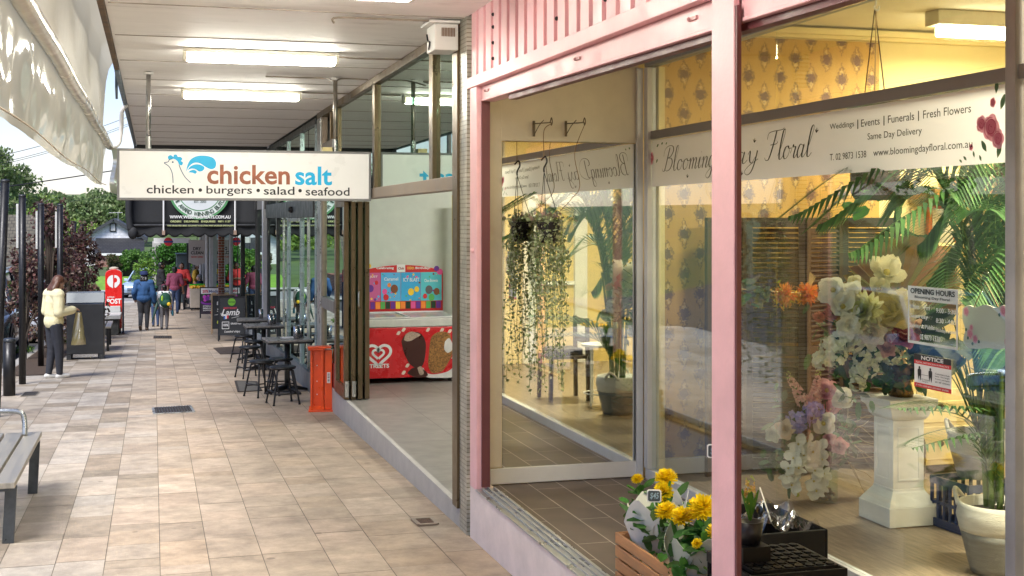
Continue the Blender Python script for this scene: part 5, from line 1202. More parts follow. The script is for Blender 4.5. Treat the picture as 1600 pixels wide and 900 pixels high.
def peony(mb, c, n, r, cols): 
    for i, (k, f_, cu) in enumerate(((7, 1., .25), (7, .9, .6), (6, .75, .9), (5, .55, 1.15))): whorl(mb, c, n, k, r*f_, r*.8, cu, i*.5, -.2, cols=cols)
def rose3(mb, c, n, r, cols):
    for i, (k, f_, cu) in enumerate(((5, 1., .35), (5, .95, .75), (5, .85, 1.05), (4, .7, 1.3), (3, .55, 1.45))): whorl(mb, c, n, k, r*f_, r*.95, cu, i*.7, -.3, .05, [tuple(x*(1-.07*i) for x in q) for q in cols])
def orchid(mb, c, n, r, cols=WHT):
    whorl(mb, c, n, 3, r, r*.55, .1, 1.57, .1, cols=cols); whorl(mb, c, n, 2, r*1.05, r*1.05, .15, .3, .1, cols=cols)
    mb.col = (.75, .62, .2); mb.sphere(Vector(c)+Vector(n).normalized()*r*.12, r*.12, 6, 4)
def cluster(mb, c, r, k, fl, cols, outw=None):
    for i in range(k):
        d = Vector(rng.normal(size=3)); d.normalize()
        if outw is not None and d.dot(outw) < -.3: d = -d
        whorl(mb, Vector(c)+d*r*random.uniform(.75, 1), d, 4, fl, fl*.9, .25, random.random()*3, cols=cols)
def spike(mb, a, b, r0_, r1_, k, cols):
    a, b = Vector(a), Vector(b)
    for i in range(k):
        t = i/k; d = Vector(rng.normal(size=3)); d -= (b-a).normalized()*d.dot((b-a).normalized())*.7; d.normalize()
        rr = r0_+(r1_-r0_)*t; whorl(mb, a.lerp(b, t)+d*rr, d, 4, rr*.55, rr*.5, .5, random.random()*3, cols=cols if t < .85 else [(.5, .6, .2)])
GREENS = [(.05, .13, .035), (.07, .17, .045), (.035, .09, .03), (.10, .20, .07)]
TOCAM = Vector((-.55, -.8, .15))
def fl(kind, parent, name, c, r, n=None, label=None, **kw):
    mb = MB(); n = Vector(n) if n is not None else TOCAM+Vector((random.uniform(-.5, .5), random.uniform(-.4, .4), random.uniform(-.2, .7)))
    kind(mb, c, n, r, **kw); o = mb.build(name, PETAL, parent, smooth=True, colattr=True)
    if label: o['label'] = label
    return o
def stemtube(mb, a, b, bend, r): mb.tube(smooth_pts([a, (Vector(a)+Vector(b))/2+Vector(bend), b], 5), r, 5)
def oval_leaves(mb, pts, L_, W_, cols=GREENS, n0=None):
    for p in pts:
        d = Vector(rng.normal(size=3)); d.normalize(); n = Vector(n0) if n0 is not None else Vector((random.uniform(-.6, .2), random.uniform(-.8, .1), random.uniform(.2, 1)))
        n -= d*n.dot(d); mb.col = tuple(x*random.uniform(.75, 1.3) for x in random.choice(cols)); petal(mb, p, d, n, L_*random.uniform(.7, 1.2), W_, random.uniform(-.2, .4), -.2)

# pedestal
pd0 = P(1390, 826, z=RFL); x0, y0 = pd0.x, pd0.y
pd = thing('pedestal', 'white panelled plinth pedestal carrying the big silk bouquet', 'pedestal', (x0+.17, y0+.17, RFL))
STONE = M('white_plaster', (.80, .81, .79), rough=.5, var=.07, scale=5, dirt=.08)
W2 = .172; pcx, pcy = x0+W2, y0+W2; PH = (827-628)/ppm(Vector((x0, y0, 0)))
def sq(h, z): return [(pcx-h, pcy-h, z), (pcx+h, pcy-h, z), (pcx+h, pcy+h, z), (pcx-h, pcy+h, z)]
z = RFL; MB().loft([sq(W2, z), sq(W2, z+.115)]).build('plinth', STONE, pd, bevel=.004)
MB().loft([sq(W2-.004, z+.116), sq(W2-.012, z+.13), sq(W2-.04, z+.17), sq(W2-.062, z+.20), sq(W2-.064, z+.215)]).build('foot_moulding', STONE, pd, bevel=.003)
h = W2-.066; MB().loft([sq(h, z+.216), sq(h, z+PH-.13)]).build('shaft', STONE, pd, bevel=.003)
mb = MB()
for sgn in (0, 1):
    a, b, c0, c1 = -h+.03, h-.03, z+.26, z+PH-.17
    for (u0, u1, v0, v1) in ((a, b, c0, c0+.012), (a, b, c1-.012, c1), (a, a+.012, c0+.013, c1-.013), (b-.012, b, c0+.013, c1-.013)):
        if sgn == 0: mb.box(pcx+u0, pcx+u1, pcy-h-.007, pcy-h-.0005, v0, v1)
        else: mb.box(pcx-h-.007, pcx-h-.0005, pcy+u0, pcy+u1, v0, v1)
mb.build('panel_bead', STONE, pd, bevel=.002)
MB().loft([sq(h+.004, z+PH-.129), sq(h+.02, z+PH-.11), sq(W2-.03, z+PH-.06), sq(W2-.008, z+PH-.04), sq(W2-.006, z+PH)]).build('cap', STONE, pd, bevel=.003)
PT = z+PH
# big silk bouquet on the pedestal
bq = thing('flower_arrangement', 'large silk bouquet of cream magnolia, dahlia and pink roses on the pedestal', 'flower arrangement', (pcx, pcy, PT))
BS0 = pcy-.02
vs_ = P(1408, 600, s=pcy)
MB().lathe((vs_.x, pcy, PT+.001), [(.07, 0), (.075, .02), (.06, .08), (.075, .17), (.085, .19)], 20).build('vase', M('gold_mercury_vase', (.24, .15, .06), rough=.2, metal=.7, var=.4, scale=14), bq, smooth=True)
def bp(x, y, ds=0.): return P(x, y, s=BS0+ds)
core = bp(1385, 560); BIG = 1.25
mb = MB()
for (x, y, ds) in ((1384, 424, .02), (1305, 452, -.08), (1312, 478, -.12), (1350, 487, -.16), (1391, 487, -.16), (1408, 530, -.16), (1278, 497, -.1), (1330, 520, -.1), (1300, 555, -.1), (1345, 590, -.1), (1420, 500, .05)):
    stemtube(mb, core, bp(x, y, ds), (0, 0, .05), .004)
mb.build('stems', M('stem_green', (.07, .13, .04)), bq)
for (kd, nm, x, y, r, ds, kw) in (
    (magnolia, 'magnolia_flower', 1384, 430, .105, .02, {}), (magnolia, 'magnolia_flower', 1304, 454, .085, -.06, dict(cols=WHT)), (magnolia, 'magnolia_flower', 1316, 482, .085, -.12, dict(cols=WHT)), (magnolia, 'magnolia_flower', 1371, 452, .07, -.05, {}),
    (dahlia, 'dahlia_flower', 1351, 488, .115, -.16, {}), (peony, 'peony_flower', 1393, 488, .115, -.16, dict(cols=[(.80, .72, .40), (.80, .75, .52)])), (rose3, 'rose_flower', 1408, 531, .078, -.2, dict(cols=[(.58, .16, .22), (.64, .22, .28)])),
    (peony, 'peony_flower', 1404, 508, .07, -.17, dict(cols=[(.78, .50, .42)])), (peony, 'peony_flower', 1381, 527, .06, -.17, dict(cols=[(.78, .58, .52)])), (peony, 'peony_flower', 1430, 515, .06, -.1, dict(cols=[(.78, .56, .42)])),
    (dahlia, 'protea_flower', 1279, 497, .035, -.08, dict(cols=[(.62, .24, .17), (.68, .32, .22)], core=(.6, .25, .18))), (dahlia, 'protea_flower', 1299, 492, .042, -.08, dict(cols=[(.62, .24, .17), (.68, .32, .22)], core=(.6, .25, .18))), (dahlia, 'protea_flower', 1301, 474, .034, -.08, dict(cols=[(.62, .24, .17)], core=(.6, .25, .18))),
    (magnolia, 'magnolia_bud', 1333, 440, .045, .0, {}), (magnolia, 'magnolia_bud', 1403, 437, .04, .0, {}), (magnolia, 'magnolia_flower', 1399, 466, .065, -.08, {}), (magnolia, 'magnolia_flower', 1332, 462, .07, -.1, dict(cols=WHT)), (peony, 'peony_flower', 1362, 520, .075, -.2, dict(cols=[(.86, .80, .70), (.84, .74, .66)])), (peony, 'peony_flower', 1326, 508, .065, -.19, dict(cols=WHT)), (peony, 'peony_flower', 1426, 480, .07, -.1, dict(cols=[(.86, .82, .66)])), (rose3, 'rose_flower', 1384, 548, .05, -.2, dict(cols=[(.80, .52, .52)]))):
    fl(kd, bq, nm, bp(x, y, ds), r*BIG, **kw)
for (x, y, r, k) in ((1362, 520, .07, 26), (1325, 512, .06, 20), (1335, 535, .05, 16), (1302, 553, .075, 30), (1284, 563, .05, 16), (1348, 560, .05, 14), (1343, 582, .05, 16), (1340, 600, .04, 12), (1358, 575, .05, 14), (1316, 532, .07, 26), (1372, 548, .06, 20), (1296, 540, .05, 16), (1392, 556, .05, 16)):
    mb = MB(); cluster(mb, bp(x, y, -.13), r, k, .028, [(.80, .84, .66), (.86, .88, .78)], TOCAM); mb.build('hydrangea_flower', PETAL, bq, smooth=True, colattr=True)
mb = MB(); pts = []
for _ in range(230): pts.append(bp(random.gauss(1362, 40), random.gauss(535, 38), random.uniform(-.12, .2)))
for _ in range(50): pts.append(bp(random.gauss(1395, 25), random.gauss(585, 16), random.uniform(-.12, .1)))
oval_leaves(mb, pts, .085, .042); mb.build('leaves', PETAL, bq, smooth=True, colattr=True)
# second bouquet in a glass vase on the floor
v0 = P(1288, 783, z=RFL); b2 = thing('flower_arrangement', 'trailing bouquet of white orchids, blue hydrangea and pink snapdragons in a glass vase', 'flower arrangement', v0)
MB().lathe(v0+Vector((0, 0, .001)), [(.085, 0), (.09, .02), (.09, .21), (.093, .215), (.086, .21), (.085, .02), (.02, .012)], 24).build('vase', VASEG, b2, smooth=True)
mb = MB()
for _ in range(60): mb.sphere(v0+Vector((random.uniform(-.06, .06), random.uniform(-.06, .06), random.uniform(.02, .08))), random.uniform(.008, .014), 6, 4)
mb.build('pebbles', M('amber_pebble', (.35, .2, .08), rough=.2), b2)
def b2p(x, y, ds=0.): return P(x, y, s=v0.y+ds)
top = v0+Vector((0, 0, .22))
mb = MB()
for (x, y) in ((1245, 610), (1278, 600), (1290, 620), (1316, 628), (1250, 660), (1310, 692), (1224, 672), (1285, 655)):
    stemtube(mb, v0+Vector((0, 0, .03)), b2p(x, y, -.06), (.0, 0, .04), .0035)
mb.build('stems', MATS['stem_green'], b2)
for (a, b, k) in (((1256, 628), (1230, 583), 60), ((1272, 628), (1279, 580), 70)):
    mb = MB(); spike(mb, b2p(*a, -.06), b2p(*b, -.06), .036, .012, int(k*1.4), [(.84, .52, .50), (.86, .62, .60), (.78, .44, .46)]); mb.build('snapdragon', PETAL, b2, smooth=True, colattr=True)
for (kd, nm, x, y, r, ds, kw) in (
    (magnolia, 'magnolia_flower', 1294, 612, .075, -.05, dict(cols=[(.68, .28, .36), (.76, .45, .50)])), (magnolia, 'magnolia_flower', 1316, 624, .075, -.08, dict(cols=WHT)), (magnolia, 'magnolia_flower', 1300, 644, .065, -.03, dict(cols=[(.66, .30, .32)])),
    (magnolia, 'magnolia_flower', 1286, 662, .075, -.1, dict(cols=WHT)), (rose3, 'rose_flower', 1310, 696, .05, -.1, dict(cols=[(.76, .36, .42), (.8, .45, .5)])), (rose3, 'rose_flower', 1297, 686, .035, -.1, dict(cols=[(.74, .4, .44)])),
    (rose3, 'rose_flower', 1226, 671, .055, -.08, dict(cols=[(.80, .62, .46), (.82, .70, .58)])), (rose3, 'rose_flower', 1208, 678, .045, -.05, dict(cols=[(.74, .76, .62)])), (rose3, 'rose_flower', 1259, 678, .04, -.08, dict(cols=[(.76, .48, .32)]))):
    fl(kd, b2, nm, b2p(x, y, ds), r*BIG, **kw)
for (x, y, r, k) in ((1246, 658, .075, 36), (1270, 643, .07, 34)):
    mb = MB(); cluster(mb, b2p(x, y, -.08), r, k, .026, [(.32, .30, .72), (.42, .40, .80), (.48, .40, .74)], TOCAM); mb.build('hydrangea_flower', PETAL, b2, smooth=True, colattr=True)
orc = [(1248, 694), (1262, 690), (1270, 706), (1282, 700), (1240, 716), (1256, 712), (1266, 722), (1284, 718), (1232, 732), (1248, 732), (1274, 736), (1288, 740), (1242, 748), (1230, 744), (1272, 752), (1284, 760), (1276, 768), (1238, 758)]
for x, y in orc:
    o = fl(orchid, b2, 'orchid_flower', b2p(x, y, -.11), random.uniform(.056, .074), TOCAM+Vector((random.uniform(-.4, .4), 0, random.uniform(-.1, .5))))
mb = MB(); mb.col = (.55, .62, .08)
for x, y in ((1241, 768), (1246, 773), (1237, 762)): mb.sphere(b2p(x, y, -.1), .014, 8, 6)
mb.build('orchid_bud', PETAL, b2, smooth=True, colattr=True)
mb = MB(); pts = [b2p(random.gauss(1268, 30), random.gauss(680, 30), random.uniform(-.06, .12)) for _ in range(130)]+[b2p(random.gauss(1322, 9), random.gauss(690, 9), -.05) for _ in range(22)]+[b2p(random.gauss(1206, 8), random.gauss(730, 10), -.05) for _ in range(14)]
oval_leaves(mb, pts, .07, .042, GREENS+[(.12, .20, .13)]); mb.build('leaves', PETAL, b2, smooth=True, colattr=True)
mb = MB()
for k in range(16):
    a = b2p(1310, random.uniform(660, 720)); p = a.copy(); pts = [p.copy()]; d = Vector((.25, .1, random.uniform(-.15, .2)))
    for i in range(6): d += Vector((random.uniform(-.06, .1), random.uniform(-.1, .1), random.uniform(-.2, .14))); p = p+d*.14; pts.append(p.copy())
    mb.tube(smooth_pts(pts, 3), .0025, 4, caps=False)
mb.build('twigs', M('pale_twig', (.36, .29, .20), rough=.8), b2)

# palms and leafy pots
def frond(mb, a, ctrl, b, L_, n=40, W_=.028, cols=GREENS, droop=.35, v=.7):
    pts = smooth_pts([a, ctrl, b], 24); mb.col = (.10, .16, .04); mb.tube(pts[::3], [.006*(1-.8*i/len(pts[::3])) for i in range(len(pts[::3]))], 5)
    N_ = len(pts)
    for i in range(int(N_*.22), N_, max(1, int(N_*.78/n))):
        p = pts[i]; d = (pts[min(i+1, N_-1)]-pts[max(i-1, 0)]).normalized(); sd_ = d.cross(Vector((0, 0, 1)));
        if sd_.length < .1: sd_ = Vector((1, 0, 0))
        sd_.normalize(); up = sd_.cross(d); t = (i/N_-.22)/.78; ln = L_*(math.sin(math.pi*(.18+.80*t)))**.7
        for sg in (-1, 1):
            dr = (sd_*sg*v+d*.75+up*.25).normalized(); q = d.cross(dr).normalized(); c = random.choice(cols); f_ = random.uniform(.75, 1.25); mb.col = tuple(x*f_ for x in c)
            m1 = p+dr*ln*.5; m2 = p+dr*ln+Vector((0, 0, -droop*ln)); wv = dr.cross(Vector((0, 0, 1))); wv = wv.normalized()*W_*.5 if wv.length > .1 else q*W_*.5
            mb.add([p-wv*.4, p+wv*.4, m1-wv, m1+wv, m2], [(0, 1, 3, 2), (2, 3, 4)])
def rope_pot(name, label, base, r, h, white_from):
    t = thing(name, label, 'planter', base)
    mt = M('white_rope', (.70, .69, .65), rough=.8, var=.1, bump=.5, bscale=60, stretch=(1, 1, 8)); mt2 = M('grey_rope', (.26, .26, .255), rough=.85, var=.15, bump=.5, bscale=60, stretch=(1, 1, 8))
    rr = lambda z: r*(.72+.36*min(1, z/h/.8)-.06*max(0, z/h-.8)/.2)
    zs_ = [white_from*h*i/6 for i in range(7)]; MB().lathe(base, [(rr(z), z) for z in zs_], 28).build('lower_band', mt2, t, smooth=True)
    zs_ = [white_from*h+.001+(h-white_from*h)*i/6 for i in range(7)]; MB().lathe(base, [(rr(z), z) for z in zs_]+[(rr(h)-.015, h), (rr(h)-.02, h-.06), (.02, h-.061)], 28).build('upper_band', mt, t, smooth=True)
    for sg in (-1, 1):
        a = .9; MB().tube(smooth_pts([base+Vector((sg*rr(h)*math.cos(a+.35), -rr(h)*math.sin(a+.35)*sg, h-.02)), base+Vector((sg*rr(h)*1.12*math.cos(a), -rr(h)*1.12*math.sin(a)*sg, h+.05)), base+Vector((sg*rr(h)*math.cos(a-.35), -rr(h)*math.sin(a-.35)*sg, h-.02))], 6), .012, 8).build('handle', mt, t, smooth=True)
    MB().lathe(base+Vector((0, 0, h-.05)), [(rr(h)-.022, 0), (.01, .015)], 20).build('soil', M('potting_soil', (.02, .014, .01), rough=.95, var=.5, scale=60, bump=.6), t)
    return t
pb0 = P(1560, 893, z=RFL); pr = .195
rp = rope_pot('rope_planter', 'white over grey rope planter on the floor holding the tall palm', pb0, pr, .36, .6)
pt = thing('palm_plant', 'tall feathery palm growing from the floor planter at the right of the window', 'palm', pb0+Vector((0, 0, .33)))
b = pb0+Vector((0, 0, .34)); mb = MB()
for k in range(9):
    a = k*.7; q = b+Vector((.06*math.cos(a), .06*math.sin(a), 0)); mb.col = random.choice([(.12, .20, .05), (.10, .17, .05), (.16, .2, .07)])
    mb.tube(smooth_pts([q, q+Vector((.03*math.cos(a), .03*math.sin(a), .5)), q+Vector((.09*math.cos(a), .09*math.sin(a), 1.0))], 5), [.016-.0006*i for i in range(11)], 7)
mb.build('canes', PETAL, pt, smooth=True, colattr=True)
def T_(x, y, ds): return P(x, y, s=pb0.y+ds)
for (x, y, ds, cz, L_) in ((1240, 338, -.1, 1.95, .42), (1405, 322, .3, 2.0, .46), (1330, 395, -.25, 1.75, .44), (1290, 350, .15, 1.9, .46), (1480, 300, -.3, 2.0, .42), (1540, 330, -.3, 1.75, .40), (1590, 360, .2, 1.85, .42), (1500, 470, -.3, 1.45, .38), (1450, 440, .5, 1.6, .40),
                           (1404, 640, -.28, .95, .30), (1425, 700, -.25, .85, .24), (1620, 440, -.1, 1.7, .4), (1530, 420, .5, 1.75, .42), (1580, 560, -.3, 1.2, .34), (1650, 300, -.2, 1.9, .4), (1440, 380, .0, 1.8, .4), (1560, 270, .3, 1.9, .4)):
    e = T_(x, y, ds); c = Vector((b.x*.72+e.x*.28, b.y*.72+e.y*.28, b.z+cz-.25 if cz > .96 else cz)); mb = MB(); frond(mb, b, c, e, L_, n=17 if y > 600 else 30, W_=.019 if y > 600 else .024, droop=.3); mb.build('frond', LEAF, pt, colattr=True)
cr0 = P(1522, 826, z=RFL)
def milk_crate(name, label, c, w_, d_, h_, mat, rz=0., solid=False, group=None):
    t = thing(name, label, 'crate', (0, 0, 0), group); th = .014
    mb = MB(); mb.box(-w_/2, w_/2, -d_/2, d_/2, 0, .012)
    for z0_, z1_ in ((.0125, .05), (h_-.045, h_)):
        mb.box(-w_/2, w_/2, -d_/2, -d_/2+th, z0_, z1_); mb.box(-w_/2, w_/2, d_/2-th, d_/2, z0_, z1_); mb.box(-w_/2, -w_/2+th, -d_/2+th+.0005, d_/2-th-.0005, z0_, z1_); mb.box(w_/2-th, w_/2, -d_/2+th+.0005, d_/2-th-.0005, z0_, z1_)
    mb.build('rim', mat, t, bevel=.002)
    mb = MB(); n_ = 7
    for i in range(n_):
        f_ = i/(n_-1)
        for sg in (-1, 1):
            x = -w_/2+.012+f_*(w_-.024); mb.box(x-.011, x+.011, sg*(d_/2-.010)-.004, sg*(d_/2-.010)+.004, .051, h_-.046)
            y = -d_/2+.012+f_*(d_-.024); mb.box(sg*(w_/2-.010)-.004, sg*(w_/2-.010)+.004, y-.011, y+.011, .051, h_-.046)
    for sg in (-1, 1): mb.box(-w_/2+.02, w_/2-.02, sg*(d_/2-.010)-.003, sg*(d_/2-.010)+.003, h_*.45, h_*.52); mb.box(sg*(w_/2-.010)-.003, sg*(w_/2-.010)+.003, -d_/2+.02, d_/2-.02, h_*.45, h_*.52)
    mb.build('side_bars', mat, t)
    if solid:
        mb = MB()
        for i in range(9): mb.obox((-w_/2+.03+i*(w_-.06)/8, 0, h_+.004), (.004, 0, 0), (0, d_/2-.03, 0), (0, 0, .006)); 
        for i in range(7): mb.obox((0, -d_/2+.03+i*(d_-.06)/6, h_+.004), (w_/2-.03, 0, 0), (0, .004, 0), (0, 0, .005))
        for i in range(8):
            for j in range(6): mb.cyl((-w_/2+.05+i*(w_-.1)/7, -d_/2+.05+j*(d_-.1)/5, h_-.002), (-w_/2+.05+i*(w_-.1)/7, -d_/2+.05+j*(d_-.1)/5, h_+.014), .017, n=8)
        mb.build('lattice', mat, t)
    return place(t, c, rz)
bc = milk_crate('milk_crate', 'navy blue plastic milk crate turned over behind the white pedestal', cr0, .36, .36, .30, M('navy_plastic', (.012, .03, .12), rough=.35, var=.1), .05)
mb = MB().box(-.175, .175, -.175, .175, .3005, .308); mb.build('top', MATS['navy_plastic'], bc)
rp2 = rope_pot('rope_planter', 'smaller white over grey rope planter standing on the blue crate', cr0+Vector((.03, 0, .309)), .165, .27, .55)
lp = thing('leafy_plant', 'dark broad leaved plant in the planter on the blue crate', 'plant', cr0+Vector((.03, 0, .56)))
mb = MB()
for k in range(34):
    p0 = cr0+Vector((.03, 0, .55)); a = k*2.4; e = p0+Vector((.34*math.cos(a)*random.uniform(.4, 1), .34*math.sin(a)*random.uniform(.3, 1), random.uniform(.15, .78)))
    mb.col = (.05, .11, .03); stemtube(mb, p0, e, (0, 0, .06), .004); mb.col = random.choice([(.02, .06, .02), (.03, .08, .025), (.045, .11, .03)])
    petal(mb, e, (math.cos(a), math.sin(a)-.4, -.3), (-.4, -.6, .8), .22, .15, -.1, -.3)
mb.build('leaves', PETAL, lp, smooth=True, colattr=True)
# dried fan palm leaf
f0 = P(1402, 478, s=7.5); fp = thing('dried_fan_leaf', 'huge dried tan fan palm leaf behind the bouquet', 'dried leaf', f0)
n = 44
def fan(a, k): 
    rr = (.47+.05*math.sin(a*2))*(1 if k % 2 else .97); return f0+Vector((rr*math.cos(a)*1.05, .03*(1 if k % 2 else -1), rr*math.sin(a)))
mb = MB()
for k in range(n):
    a0 = -.15+3.5*k/n; a1 = -.15+3.5*(k+1)/n; mb.col = tuple(x*random.uniform(.7, 1.2) for x in (.25, .175, .08)); mb.add([f0, fan(a0, k), fan(a1, k+1)], [(0, 1, 2)])
mb.build('blade', PETAL, fp, colattr=True)
MB().tube([f0, f0+Vector((.1, .05, -.5)), Vector((f0.x+.15, f0.y+.1, RFL+.3))], .012, 8).build('stalk', M('dry_stalk', (.35, .24, .1)), fp)
fv_ = thing('tall_vase', 'tall dark vase on the shop floor that holds the dried fan leaf', 'vase', (f0.x+.15, f0.y+.1, RFL)); MB().lathe((f0.x+.15, f0.y+.1, RFL), [(.09, 0), (.11, .1), (.12, .3), (.06, .5), (.07, .55)], 20).build('body', M('dark_ceramic', (.04, .03, .025), rough=.25), fv_, smooth=True)
# louvred folding screen on the wallpapered wall
ls = thing('louvred_screen', 'dark brown louvred timber screen standing before the wallpapered wall', 'screen', (4.7, 8.25, RFL))
BRN = M('screen_timber', (.045, .026, .013), rough=.45, var=.3, scale=4, stretch=(1, 1, .2))
xa = P(1093, 600, s=8.3).x; xs_ = [xa+.39*i for i in range(5)]; zt1 = P(1200, 340, s=8.25).z
for i in range(4):
    a, b, sa, sb_ = xs_[i], xs_[i+1], 8.36 if i % 2 else 8.20, 8.20 if i % 2 else 8.36
    A, B = Vector((a+.004, sa, 0)), Vector((b-.004, sb_, 0)); u = (B-A).normalized(); L0 = (B-A).length; nrm = Vector((u.y, -u.x, 0))
    mb = MB(); zb1 = RFL+.03
    for t0 in (.022, L0-.022): mb.obox(A+u*t0+Vector((0, 0, (zb1+zt1)/2)), u*.022, nrm*.014, (0, 0, (zt1-zb1)/2))
    for z0_ in (zb1+.05, (zb1+zt1)/2-.05, zt1-.035): mb.obox(A+u*L0/2+Vector((0, 0, z0_)), u*(L0/2-.0445), nrm*.013, (0, 0, .035))
    fr_ = mb.build('leaf_frame', BRN, ls, bevel=.002)
    mb = MB(); z0_ = zb1+.11
    while z0_ < zt1-.09:
        if abs(z0_-((zb1+zt1)/2-.05)) > .05: mb.obox(A+u*L0/2+Vector((0, 0, z0_)), u*(L0/2-.046), nrm*.016+Vector((0, 0, -.012)), nrm*.002+Vector((0, 0, .003)))
        z0_ += .036
    mb.build('louvres', BRN, fr_)
# garland of dried orange flowers hooked on the screen
g0_ = P(1220, 462, s=7.9); ga = thing('dried_garland', 'sprig garland of orange dried flowers and eucalyptus in front of the dark screen', 'garland', g0_)
def gP(x, y): return P(x, y, s=7.9)
for x, y, r in ((1226, 461, .095), (1261, 459, .10)):
    mb = MB()
    for _ in range(230):
        d = Vector(rng.normal(size=3)); d.normalize(); mb.col = tuple(q*random.uniform(.7, 1.2) for q in random.choice([(.78, .26, .04), (.80, .34, .06), (.7, .22, .05)])); petal(mb, gP(x, y)+d*r*.6*random.random(), d, d.orthogonal(), .04, .014, .2)
    mb.build('orange_flower', PETAL, ga, colattr=True)
mb = MB()
for _ in range(140): d = Vector(rng.normal(size=3)); d.normalize(); mb.col = tuple(q*random.uniform(.7, 1.2) for q in (.70, .48, .05)); petal(mb, gP(random.uniform(1206, 1254), random.gauss(464, 6)), d, d.orthogonal(), .04, .012, .2)
mb.build('yellow_wattle', PETAL, ga, colattr=True)
mb = MB(); oval_leaves(mb, [gP(random.uniform(1158, 1206), random.gauss(458, 9)) for _ in range(30)], .07, .06, [(.16, .22, .13), (.2, .25, .16)]); mb.build('eucalyptus_leaves', PETAL, ga, smooth=True, colattr=True)
mb = MB(); mb.tube(smooth_pts([gP(1155, 452), gP(1200, 455), gP(1272, 460)], 6), .006, 5)
for k in range(5): mb.tube([gP(1262, 455), gP(1266+k*2, 425+k*2)], .004, 4)
mb.build('twig', M('straw_twig', (.5, .36, .16)), ga)
MB().tube([gP(1240, 455), Vector((gP(1240, 455).x, 8.15, gP(1240, 455).z+.15))], .003, 5).build('wire', BLACK, ga)

# shelf, basket, cabinet on the cream wall
sx0 = 5.55; sh = thing('wall_shelf', 'timber wall shelf with pots high on the cream wall', 'shelf', (6, 8.35, P(1460, 292, s=8.3).z))
zz_ = P(1460, 296, s=8.25).z
MB().box(sx0, 7.1, 8.15, PARTY-.001, zz_-.07, zz_).build('board', M('honey_timber', (.34, .17, .05), rough=.45, var=.3, scale=4, stretch=(.3, 2, 2)), sh, bevel=.004)
mb = MB()
for x in (5.8, 6.8): mb.prism([(x, 8.2, zz_-.071), (x, 8.49, zz_-.071), (x, 8.49, zz_-.3)], (.03, 0, 0))
mb.build('bracket', CREAM, sh)
MB().box(sx0-.02, 7.1, 8.1, 8.49, zz_-.42, zz_-.40).build('lower_board', YEL, sh)
t = thing('lattice_bowl', 'white lattice bowl on the timber wall shelf', 'bowl', (5.95, 8.3, zz_)); MB().lathe((5.95, 8.3, zz_+.001), [(.10, 0), (.15, .03), (.19, .10), (.195, .11), (.18, .10), (.1, .02)], 24).build('bowl', INKW, t, smooth=True)
mb = MB(); 
for k in range(24): mb.sphere((5.95+.175*math.cos(k*.262), 8.3+.175*math.sin(k*.262), zz_+.07), .012, 6, 4)
mb.build('lattice_hole', BLACK, t)
mb = MB(); peony(mb, (5.95, 8.3, zz_+.14), (0, -.4, 1), .12, [(.74, .6, .28)]); mb.build('dried_flower', PETAL, t, smooth=True, colattr=True)
t = thing('wicker_basket', 'brown wicker basket beside the lattice bowl on the shelf', 'basket', (6.4, 8.32, zz_)); WICK = brick_mat('wicker', (.16, .085, .035), (.10, .05, .02), (.02, .01, .005), .05, .022, msize=.003, axes='xz', rough=.8, bump=.8)
MB().lathe((6.4, 8.32, zz_+.001), [(.14, 0), (.17, .1), (.18, .22), (.165, .225), (.15, .05)], 24).build('basket', WICK, t, smooth=True)
mb = MB(); oval_leaves(mb, [Vector((6.4+random.gauss(0, .16), 8.28+random.gauss(0, .06), zz_+.25+random.gauss(0, .07))) for _ in range(40)], .16, .1, [(.05, .13, .03), (.09, .2, .05)]); mb.build('leaves', PETAL, t, smooth=True, colattr=True)
hb = P(1367, 285, s=7.6); t = thing('hanging_basket', 'wide dark thatched basket hung behind the shop name strip with green leaves', 'basket', hb)
MB().lathe(hb+Vector((0, 0, -.12)), [(.13, 0), (.16, .05), (.165, .25), (.155, .25)], 24).build('basket', M('dark_thatch', (.07, .04, .022), rough=.9, var=.5, scale=20, stretch=(1, 1, 8), bump=.8), t, smooth=True)
mb = MB(); oval_leaves(mb, [hb+Vector((random.gauss(0, .16), random.gauss(-.05, .1), random.choice([.17, .17, -.15])+random.gauss(0, .06))) for _ in range(26)], .13, .11, [(.09, .26, .03), (.12, .32, .05)]); mb.build('leaves', PETAL, t, smooth=True, colattr=True)
mb = MB()
for dx in (-.14, .14): mb.tube([hb+Vector((dx, 0, .12)), Vector((hb.x, hb.y, CEIL+.04))], .004, 5)
mb.build('wire', BLACK, t)
t = thing('wreath', 'dark leafy ring wreath hanging on the cream wall right of the fan leaf', 'wreath', P(1420, 330, s=8.2)); c = P(1440, 335, s=8.2)
mb = MB()
for k in range(70): a = k*.0898; p = c+Vector((.20*math.cos(a), random.uniform(-.02, .02), .17*math.sin(a))); mb.col = random.choice([(.02, .05, .02), (.04, .1, .03)]); petal(mb, p, (-math.sin(a), 0, math.cos(a)), (0, -1, .2), .12, .045, .1)
mb.build('leaves', PETAL, t, smooth=True, colattr=True)
t = thing('picture_frame', 'small orange framed picture standing below the shelf', 'picture', P(1475, 345, s=8.4)); q = P(1475, 345, s=8.4)
MB().box(q.x-.12, q.x+.12, 8.42, 8.45, q.z-.2, q.z+.12).build('frame', tint('frame_orange', (196, 104, 46)), t); MB().box(q.x-.09, q.x+.09, 8.412, 8.419, q.z-.17, q.z+.09).build('print', INKW, t)
cb = thing('cream_cabinet', 'low cream painted drawer cabinet behind the pedestal', 'cabinet', (5.6, 8.2, RFL))
ca, cbx = P(1425, 680, s=8.0).x, P(1560, 680, s=8.0).x; ct = P(1480, 632, s=8.0).z
MB().box(ca, cbx, 8.0, 8.47, RFL+.06, ct).build('case', YEL, cb, bevel=.005); MB().box(ca-.02, cbx+.02, 7.98, 8.48, ct+.001, ct+.03).build('top', YEL, cb, bevel=.005)
